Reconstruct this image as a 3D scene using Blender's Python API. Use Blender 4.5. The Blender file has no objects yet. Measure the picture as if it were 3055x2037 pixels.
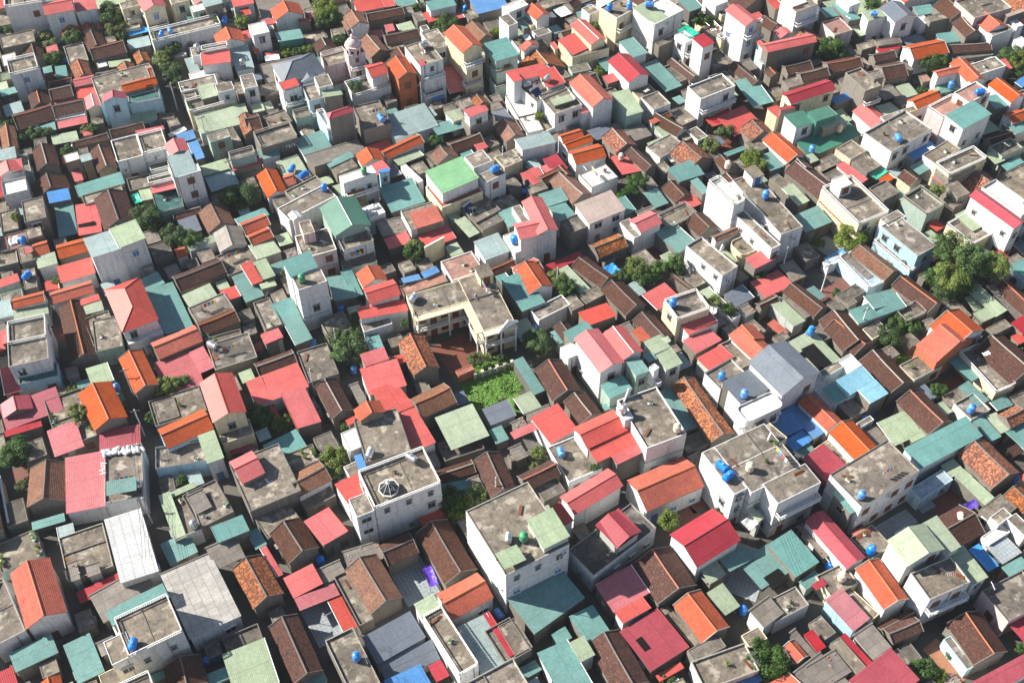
import bpy, math, random
from mathutils import Vector, Matrix
R = math.radians
sc = bpy.context.scene
# ------------------------------------------------------------------ camera, world, sun, exposure
CAM_H, PITCH, FOC = 165.0, 50.0, 3536.0
cam = bpy.data.cameras.new('camera'); camo = bpy.data.objects.new('camera', cam)
sc.collection.objects.link(camo); sc.camera = camo
camo.location = (0, 0, CAM_H); camo.rotation_euler = (R(90 - PITCH), 0, 0)
cam.sensor_width = 36.0; cam.lens = FOC / 3055.0 * 36.0; cam.clip_start = 1.0; cam.clip_end = 6000.0
SUN_EL, SUN_TO = 36.0, (-0.975, 0.22)          # where the sun stands, seen from the town
wd = bpy.data.worlds.new("World"); sc.world = wd; wd.use_nodes = True
nt = wd.node_tree; bg = nt.nodes['Background']
sky = nt.nodes.new('ShaderNodeTexSky'); sky.sky_type = 'NISHITA'; sky.sun_disc = False
sky.sun_elevation = R(SUN_EL); sky.sun_rotation = math.atan2(SUN_TO[0], SUN_TO[1])
sky.air_density = 1.0; sky.dust_density = 0.7
nt.links.new(sky.outputs[0], bg.inputs[0]); bg.inputs[1].default_value = 0.066
sl = bpy.data.lights.new('sun', 'SUN'); sl.energy = 5.0; sl.angle = R(0.53); sl.color = (1.0, 0.95, 0.86)
so = bpy.data.objects.new('sun', sl); sc.collection.objects.link(so)
ce = math.cos(R(SUN_EL)); n_ = math.hypot(*SUN_TO)
so.rotation_euler = Vector((SUN_TO[0] / n_ * ce, SUN_TO[1] / n_ * ce, math.sin(R(SUN_EL)))).to_track_quat('Z', 'Y').to_euler()
sc.view_settings.view_transform = 'Standard'; sc.view_settings.look = 'None'
sc.view_settings.exposure = 1.14; sc.view_settings.gamma = 1.0
sc.cycles.max_bounces = 6; sc.cycles.diffuse_bounces = 2; sc.cycles.glossy_bounces = 2; sc.cycles.transparent_max_bounces = 8

# ------------------------------------------------------------------ materials
MATS = {}
class NB:
    def __init__(s, name):
        s.m = bpy.data.materials.new(name); s.m.use_nodes = True
        s.t = s.m.node_tree; s.b = s.t.nodes['Principled BSDF']
    def n(s, t, **k):
        x = s.t.nodes.new('ShaderNode' + t)
        for a, v in k.items():
            if a.startswith('i_'): x.inputs[int(a[2:])].default_value = v
            else: setattr(x, a, v)
        return x
    def l(s, a, b): s.t.links.new(a, b)
    def coord(s, uv, scale=(1, 1, 1)):
        c = s.n('TexCoord'); mp = s.n('Mapping'); mp.inputs['Scale'].default_value = scale
        o = s.n('ObjectInfo'); va = s.n('VectorMath', operation='SCALE'); s.l(o.outputs['Random'], va.inputs['Scale'])
        va.inputs[0].default_value = (91, 57, 33)
        ad = s.n('VectorMath', operation='ADD'); s.l(c.outputs['UV' if uv else 'Object'], ad.inputs[0]); s.l(va.outputs[0], ad.inputs[1])
        s.l(ad.outputs[0], mp.inputs['Vector']); return mp.outputs[0]
    def noise(s, vec, scale, det=4, rough=.6, lo=.35, hi=.65):
        x = s.n('TexNoise'); x.inputs['Scale'].default_value = scale; x.inputs['Detail'].default_value = det
        x.inputs['Roughness'].default_value = rough; s.l(vec, x.inputs['Vector'])
        r = s.n('MapRange', clamp=True); r.inputs['From Min'].default_value = lo; r.inputs['From Max'].default_value = hi
        s.l(x.outputs['Fac'], r.inputs['Value']); return r.outputs[0]
    def mix(s, f, a, b, mode='MIX'):
        x = s.n('MixRGB', blend_type=mode)
        for i, v in ((0, f), (1, a), (2, b)):
            if isinstance(v, (int, float)): x.inputs[i].default_value = v
            elif isinstance(v, tuple): x.inputs[i].default_value = (*v, 1)
            else: s.l(v, x.inputs[i])
        return x.outputs[0]
    def math(s, op, a, b=0.0):
        x = s.n('Math', operation=op)
        for i, v in ((0, a), (1, b)):
            if isinstance(v, (int, float)): x.inputs[i].default_value = v
            else: s.l(v, x.inputs[i])
        return x.outputs[0]
    def vary(s, col, amt=.25):      # each object a little lighter or darker, a little yellower or bluer
        gr = s.noise(s.n('TexCoord').outputs['Object'], 2.3, 6, .85, .36, .66)
        if isinstance(col, tuple): x = s.n('RGB'); x.outputs[0].default_value = (*col, 1); col = x.outputs[0]
        col = s.mix(.42, col, s.mix(gr, (.5, .46, .43), (1.4, 1.38, 1.34)), 'MULTIPLY')
        o = s.n('ObjectInfo'); h = s.n('HueSaturation'); s.l(col, h.inputs['Color'])
        f = s.math('FRACT', s.math('MULTIPLY', o.outputs['Random'], 17.3))
        s.l(s.math('ADD', 1 - amt / 2, s.math('MULTIPLY', f, amt)), h.inputs['Value'])
        g = s.math('FRACT', s.math('MULTIPLY', o.outputs['Random'], 41.7))
        s.l(s.math('ADD', .495, s.math('MULTIPLY', g, .010)), h.inputs['Hue'])
        s.l(s.math('ADD', .85, s.math('MULTIPLY', g, .22)), h.inputs['Saturation'])
        return h.outputs[0]
    def fin(s, col, rough=.8, bump=None, dist=.02, strength=.6, spec=.3, metal=0):
        if isinstance(col, tuple): s.b.inputs['Base Color'].default_value = (*col, 1)
        else: s.l(col, s.b.inputs['Base Color'])
        s.b.inputs['Roughness'].default_value = rough; s.b.inputs['Metallic'].default_value = metal
        s.b.inputs['Specular IOR Level'].default_value = spec
        if bump is not None:
            b = s.n('Bump'); b.inputs['Distance'].default_value = dist; b.inputs['Strength'].default_value = strength
            s.l(bump, b.inputs['Height']); s.l(b.outputs[0], s.b.inputs['Normal'])
        return s.m
def ribs(nb, uv, period, axis='X'):
    sx = nb.n('SeparateXYZ'); nb.l(uv, sx.inputs[0])
    return nb.math('PINGPONG', nb.math('MULTIPLY', sx.outputs[axis], 1 / period), .5)
def sheet(name, c, dirt=(.16, .13, .10), amt=.35, period=.3, rough=.5, var=.22, fibro=False, panels=.2):
    nb = NB(name); uv = nb.coord(True)
    st = nb.noise(nb.coord(True, (1.2, .18, 1)), 1.3, 5, .65, .42, .75)
    sp = nb.noise(uv, .35, 4, .6, .35, .7)
    r = ribs(nb, uv, period)
    col = nb.mix(nb.math('MULTIPLY', st, amt), c, dirt)
    col = nb.mix(nb.math('MULTIPLY', sp, .28), col, tuple(min(1, x * 1.45 + .03) for x in c))
    fade = nb.noise(uv, .12, 2, .5, .4, .62)
    col = nb.mix(nb.math('MULTIPLY', fade, .22), col, tuple(x * .62 for x in c))
    k = nb.math('MULTIPLY', nb.math('LESS_THAN', r, .14), .55 if fibro else .3)
    col = nb.mix(k, col, tuple(x * .45 for x in c))
    sx = nb.n('SeparateXYZ'); nb.l(uv, sx.inputs[0])
    lap = nb.math('LESS_THAN', nb.math('PINGPONG', nb.math('MULTIPLY', sx.outputs['Y'], 1 / (1.5 if fibro else 3.6)), .5), .035 if fibro else .012)
    col = nb.mix(nb.math('MULTIPLY', lap, .55), col, tuple(x * .3 for x in c))
    if panels:      # each sheet of the roof weathered to its own tone
        vo = nb.n('TexWhiteNoise', noise_dimensions='2D'); sn = nb.n('VectorMath', operation='SNAP'); nb.l(uv, sn.inputs[0]); sn.inputs[1].default_value = (1.0, 1.5, 50) if fibro else (1.07, 3.6, 50)
        nb.l(sn.outputs[0], vo.inputs['Vector']); col = nb.mix(nb.math('MULTIPLY', vo.outputs['Value'], panels), col, tuple(x * .3 for x in c) if fibro else tuple(x * .55 for x in c))
    MATS[name] = nb.fin(nb.vary(col, var), rough, r, .05, .5, .35)
def tiles(name, c, c2, mott=.5, lo=.5, hi=.6, c3=None, var=.3, line=.5):
    nb = NB(name); uv = nb.coord(True)
    m = nb.noise(uv, 2.6, 6, .75, lo, hi)
    col = nb.mix(nb.math('MULTIPLY', m, mott), c, c2)
    g = nb.noise(uv, .3, 5, .65, .42, .68)
    col = nb.mix(nb.math('MULTIPLY', g, .5), col, tuple(x * .45 for x in c))
    if c3: col = nb.mix(nb.noise(uv, 5.5, 4, .7, .61, .67), col, c3)
    ru = ribs(nb, uv, .27, 'Y'); rx = ribs(nb, uv, .24)
    col = nb.mix(nb.math('MULTIPLY', nb.math('LESS_THAN', ru, .1), line), col, tuple(x * .3 for x in c))
    wn = nb.n('TexWhiteNoise', noise_dimensions='2D'); sn = nb.n('VectorMath', operation='SNAP'); nb.l(uv, sn.inputs[0]); sn.inputs[1].default_value = (.24, .27, 50)
    nb.l(sn.outputs[0], wn.inputs['Vector']); col = nb.mix(nb.math('MULTIPLY', wn.outputs['Value'], .3), col, tuple(x * .35 for x in c))
    h = nb.math('ADD', ru, nb.math('MULTIPLY', rx, .6))
    MATS[name] = nb.fin(nb.vary(col, var), .85, h, .07, .7, .2)
def paint(name, c, grime=(.10, .09, .08), amt=.55, var=.15, rough=.85):
    nb = NB(name); ob = nb.coord(False)
    st = nb.noise(nb.coord(False, (1.6, 1.6, .16)), 1.0, 5, .7, .5, .8)
    bl = nb.noise(ob, .33, 5, .65, .46, .72); fi = nb.noise(ob, 3.0, 4, .7, .55, .8)
    col = nb.mix(nb.math('MULTIPLY', st, amt), c, grime)
    col = nb.mix(nb.math('MULTIPLY', bl, amt * .45), col, tuple((x * .6 + y * .4) for x, y in zip(c, grime)))
    col = nb.mix(nb.math('MULTIPLY', fi, amt * .3), col, grime)
    MATS[name] = nb.fin(nb.vary(col, var), rough, fi, .02, .3, .2)
def deck(name, c, dark, light, tile=0):
    nb = NB(name); ob = nb.coord(False)
    a = nb.noise(ob, .22, 6, .65, .36, .62); b = nb.noise(ob, .8, 6, .72, .48, .68); d = nb.noise(ob, .5, 5, .6, .54, .64); f = nb.noise(ob, 5, 4, .7, .5, .75)
    col = nb.mix(a, c, tuple((x + y) / 2 for x, y in zip(c, dark)))
    col = nb.mix(nb.math('MULTIPLY', b, .8), col, dark)
    col = nb.mix(nb.math('MULTIPLY', d, .55), col, light)
    col = nb.mix(nb.math('MULTIPLY', f, .35), col, dark)
    if tile:
        rx = ribs(nb, ob, tile); ry = ribs(nb, ob, tile, 'Y')
        col = nb.mix(nb.math('MULTIPLY', nb.math('LESS_THAN', nb.math('MINIMUM', rx, ry), .06), .5), col, dark)
    MATS[name] = nb.fin(nb.vary(col, .3), .9, f, .02, .4, .15)
def plain(name, c, rough=.6, spec=.4, metal=0, amt=.12):
    nb = NB(name); f = nb.noise(nb.coord(False), 2.5, 4, .6, .4, .7)
    MATS[name] = nb.fin(nb.vary(nb.mix(nb.math('MULTIPLY', f, amt * 2), c, tuple(x * .5 for x in c)), amt), rough, None, 0, 0, spec, metal)
sheet('Sr', (.50, .082, .075), amt=.22, dirt=(.34, .16, .12)); sheet('Sc', (.34, .034, .052), amt=.25, dirt=(.22, .10, .09)); sheet('St', (.13, .28, .26), amt=.3)
sheet('Se', (.46, .13, .15), amt=.35, dirt=(.30, .20, .18)); sheet('Sv', (.19, .40, .20), amt=.15); sheet('Sd', (.055, .19, .135), amt=.15); sheet('Sq', (.20, .42, .53), amt=.1); sheet('Sg', (.33, .40, .27), amt=.38, dirt=(.16, .15, .10)); sheet('Sb', (.065, .23, .52), amt=.15); sheet('Sw', (.58, .585, .59), amt=.3, period=.45, fibro=True, panels=.12)
sheet('SW', (.50, .475, .43), amt=.55, period=.35, fibro=True, panels=.35); sheet('Sy', (.235, .205, .175), dirt=(.07, .06, .05), amt=.5, period=.26, fibro=True, panels=.35)
sheet('Sk', (.13, .155, .195), amt=.2); sheet('Su', (.28, .37, .365), amt=.35); sheet('So', (.55, .13, .045), amt=.2); sheet('Sp', (.40, .31, .27), amt=.2)
sheet('Sl', (.10, .30, .05), amt=.2); sheet('Sn', (.03, .22, .08), amt=.2)
tiles('To', (.52, .105, .045), (.30, .055, .022), .75, .5, .72, var=.2, line=.65); tiles('Tn', (.115, .048, .033), (.036, .026, .024), .9, .44, .6, c3=(.38, .18, .10), line=.5)
tiles('Tl', (.26, .125, .075), (.11, .06, .045), .85, .46, .6, c3=(.48, .27, .15), line=.5); tiles('Tm', (.15, .06, .04), (.60, .19, .06), .95, .49, .55, c3=(.5, .3, .18), line=.45)
deck('Dc', (.225, .19, .15), (.052, .046, .041), (.50, .45, .37)); deck('Dy', (.155, .137, .115), (.055, .05, .045), (.36, .33, .28))
deck('Dw', (.66, .65, .62), (.34, .32, .29), (.78, .78, .76)); deck('Dp', (.38, .19, .15), (.17, .11, .09), (.52, .34, .28), .4)
deck('Do', (.46, .13, .065), (.24, .08, .045), (.60, .25, .12), .4); deck('Dt', (.06, .15, .14), (.03, .06, .06), (.12, .24, .22)); deck('Dg', (.20, .26, .17), (.09, .11, .08), (.34, .38, .28))
deck('Db', (.34, .44, .50), (.15, .18, .21), (.5, .6, .65)); deck('Dr', (.36, .10, .07), (.16, .06, .05), (.48, .20, .14), .4); deck('Dk', (.07, .075, .08), (.03, .03, .03), (.16, .16, .16))
WALLC = dict(w=(.66, .665, .66), c=(.68, .59, .40), y=(.21, .188, .16), b=(.40, .60, .70), p=(.62, .48, .47), g=(.33, .44, .38), n=(.44, .47, .44), o=(.46, .15, .08), t=(.05, .20, .16))
for k, v in WALLC.items(): paint('W' + k, v, amt=.85 if k == 'y' else .6 if k != 'w' else .5)
paint('Wk', (.13, .12, .11), amt=.6); paint('coping', (.33, .31, .27), amt=.7); paint('mortar', (.17, .155, .14), amt=.6); paint('white_trim', (.72, .71, .68), amt=.25)
plain('glass', (.018, .022, .026), .3, .3); plain('frame_grey', (.25, .25, .24), .6); plain('wood', (.17, .06, .028), .6); plain('frame_white', (.7, .7, .68), .5); plain('blue_door', (.06, .16, .38), .5)
plain('tank_blue', (.025, .23, .70), .35, .5); plain('tank_ivory', (.62, .52, .42), .4, .5); plain('tank_green', (.03, .30, .12), .35); plain('steel', (.55, .56, .58), .3, .5, .75)
plain('iron', (.12, .10, .09), .6, .3, .4); plain('plastic_white', (.72, .73, .73), .5); plain('solar', (.015, .03, .09), .12, .7); plain('bark', (.10, .075, .055), .9)
plain('tarp_b', (.07, .30, .62), .45); plain('tarp_w', (.60, .63, .64), .55); plain('tarp_p', (.10, .055, .42), .5); plain('tarp_t', (.02, .36, .24), .5); plain('black', (.008, .008, .008), .9, .1)
plain('terracotta', (.42, .14, .07), .7); plain('cardboard', (.36, .27, .18), .8); plain('yellow', (.62, .42, .05), .6); plain('red', (.55, .04, .03), .5); plain('car_black', (.012, .013, .015), .2, .6); plain('rubber', (.02, .02, .02), .8)
def leafmat(name, a, b, c):
    nb = NB(name); ob = nb.coord(False); x = nb.noise(ob, .9, 3, .6, .42, .62); y = nb.noise(ob, 7, 2, .6, .4, .6)
    col = nb.mix(nb.math('MULTIPLY', y, .7), nb.mix(x, a, b), c)
    MATS[name] = nb.fin(nb.vary(col, .5), .6, None, 0, 0, .25)
    nb.b.inputs['Transmission Weight'].default_value = 0
leafmat('leaf', (.034, .082, .013), (.015, .042, .009), (.07, .13, .02)); leafmat('leaf_yellow', (.10, .15, .02), (.045, .08, .015), (.17, .21, .03)); leafmat('grass', (.09, .21, .03), (.055, .14, .02), (.16, .29, .045))
def ground_mat():
    nb = NB('alley_concrete'); c = nb.n('TexCoord').outputs['Object']
    a = nb.noise(c, .05, 6, .6, .38, .62); b = nb.noise(c, .5, 6, .7, .42, .66)
    col = nb.mix(a, (.135, .125, .112), (.08, .073, .064)); col = nb.mix(nb.math('MULTIPLY', b, .6), col, (.09, .08, .07))
    MATS['ground'] = nb.fin(col, .95, b, .03, .3, .1)
ground_mat()
def patio_mat(name, a, b, period, grout):
    nb = NB(name); ob = nb.coord(False); rx = ribs(nb, ob, period); ry = ribs(nb, ob, period, 'Y')
    d = nb.math('MAXIMUM', nb.math('ABSOLUTE', nb.math('SUBTRACT', rx, .25)), nb.math('ABSOLUTE', nb.math('SUBTRACT', ry, .25)))
    mo = nb.math('MULTIPLY', nb.math('LESS_THAN', d, .17), nb.math('GREATER_THAN', d, .09))
    col = nb.mix(mo, a, b); col = nb.mix(nb.math('MULTIPLY', nb.math('LESS_THAN', nb.math('MINIMUM', rx, ry), .035), .8), col, grout)
    col = nb.mix(nb.math('MULTIPLY', nb.noise(ob, .4, 5, .7, .45, .7), .4), col, grout)
    MATS[name] = nb.fin(nb.vary(col, .15), .5, None, 0, 0, .4)
patio_mat('P2', (.40, .44, .46), (.10, .14, .17), .62, (.16, .16, .16)); patio_mat('P3', (.20, .07, .048), (.18, .062, .043), .5, (.10, .05, .04)); patio_mat('P4', (.36, .15, .07), (.34, .14, .065), .5, (.2, .1, .06))
MATS['P1'] = MATS['Dy']

# ------------------------------------------------------------------ mesh helpers
COL = sc.collection
class MB:
    def __init__(s): s.v = []; s.f = []; s.uv = []
    def face(s, pts, uv=None):
        i = len(s.v); s.v += [tuple(p) for p in pts]; s.f.append(tuple(range(i, i + len(pts))))
        if uv is None:
            p0 = Vector(pts[0]); e = (Vector(pts[1]) - p0); e = e.normalized() if e.length > 1e-6 else Vector((1, 0, 0))
            n = e.cross(Vector(pts[2]) - p0); n = n.normalized() if n.length > 1e-9 else Vector((0, 0, 1)); g = n.cross(e)
            uv = [((Vector(p) - p0).dot(e), (Vector(p) - p0).dot(g)) for p in pts]
        s.uv += uv
    def box(s, x0, y0, z0, x1, y1, z1, bottom=True):
        a = [(x0, y0, z0), (x1, y0, z0), (x1, y1, z0), (x0, y1, z0), (x0, y0, z1), (x1, y0, z1), (x1, y1, z1), (x0, y1, z1)]
        for q in ((0, 1, 5, 4), (1, 2, 6, 5), (2, 3, 7, 6), (3, 0, 4, 7), (4, 5, 6, 7)) + (((3, 2, 1, 0),) if bottom else ()): s.face([a[k] for k in q])
    def slab(s, q, t, axis=0):      # q: four corners going round, seen from above, extruded down by t; uv x runs along edge 0-1
        q = [Vector(p) for p in q]; b = [p - Vector((0, 0, t)) for p in q]
        e = (q[1] - q[0]).normalized(); n = e.cross(q[2] - q[0]).normalized(); g = n.cross(e)
        s.face(q, [((p - q[0]).dot(e), (p - q[0]).dot(g)) for p in q]); s.face(b[::-1])
        for k in range(len(q)): s.face([b[k], b[(k + 1) % len(q)], q[(k + 1) % len(q)], q[k]])
    def bar(s, a, b, r, n=4, r2=None):
        a = Vector(a); b = Vector(b); d = (b - a).normalized(); u = d.orthogonal().normalized(); w = d.cross(u); r2 = r if r2 is None else r2
        A = [a + (u * math.cos(2 * math.pi * k / n + .785) + w * math.sin(2 * math.pi * k / n + .785)) * r for k in range(n)]
        B = [b + (u * math.cos(2 * math.pi * k / n + .785) + w * math.sin(2 * math.pi * k / n + .785)) * r2 for k in range(n)]
        for k in range(n): s.face([A[k], A[(k + 1) % n], B[(k + 1) % n], B[k]])
        s.face(A[::-1]); s.face(B)
    def lathe(s, prof, c=(0, 0, 0), n=14, axis='z'):
        def P(r, z, k):
            a = 2 * math.pi * k / n
            if axis == 'z': return (c[0] + r * math.cos(a), c[1] + r * math.sin(a), c[2] + z)
            return (c[0] + z, c[1] + r * math.cos(a), c[2] + r * math.sin(a))
        for (r0, z0), (r1, z1) in zip(prof, prof[1:]):
            for k in range(n):
                if r0 < 1e-4: s.face([P(0, z0, 0), P(r1, z1, k + 1), P(r1, z1, k)][::1 if axis == 'x' else -1])
                elif r1 < 1e-4: s.face([P(r0, z0, k), P(r0, z0, k + 1), P(0, z1, 0)])
                else: s.face([P(r0, z0, k), P(r0, z0, k + 1), P(r1, z1, k + 1), P(r1, z1, k)])
    def mesh(s, name, mat, smooth=False):
        me = bpy.data.meshes.new(name); me.from_pydata(s.v, [], s.f)
        l = me.uv_layers.new(name='UVMap'); fl = [c for u in s.uv for c in u]
        l.data.foreach_set('uv', fl); me.materials.append(MATS[mat])
        if smooth: me.polygons.foreach_set('use_smooth', [True] * len(me.polygons))
        return me
    def build(s, name, mat, parent=None, smooth=False): return link(name, s.mesh(name, mat, smooth), parent)
def link(name, data, parent=None, loc=None, rz=None):
    o = bpy.data.objects.new(name, data); COL.objects.link(o); o.parent = parent
    if loc is not None: o.location = loc
    if rz is not None: o.rotation_euler = (0, 0, rz)
    return o
def thing(name, label, cat, loc=(0, 0, 0), rz=0, group=None, data=None):
    o = link(name, data, None, loc, rz); o['label'] = label; o['category'] = cat
    if group: o['group'] = group
    return o
def copy_tree(o, parent=None):
    c = o.copy(); COL.objects.link(c); c.parent = parent
    for ch in o.children[:]: copy_tree(ch, c)
    return c

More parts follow.
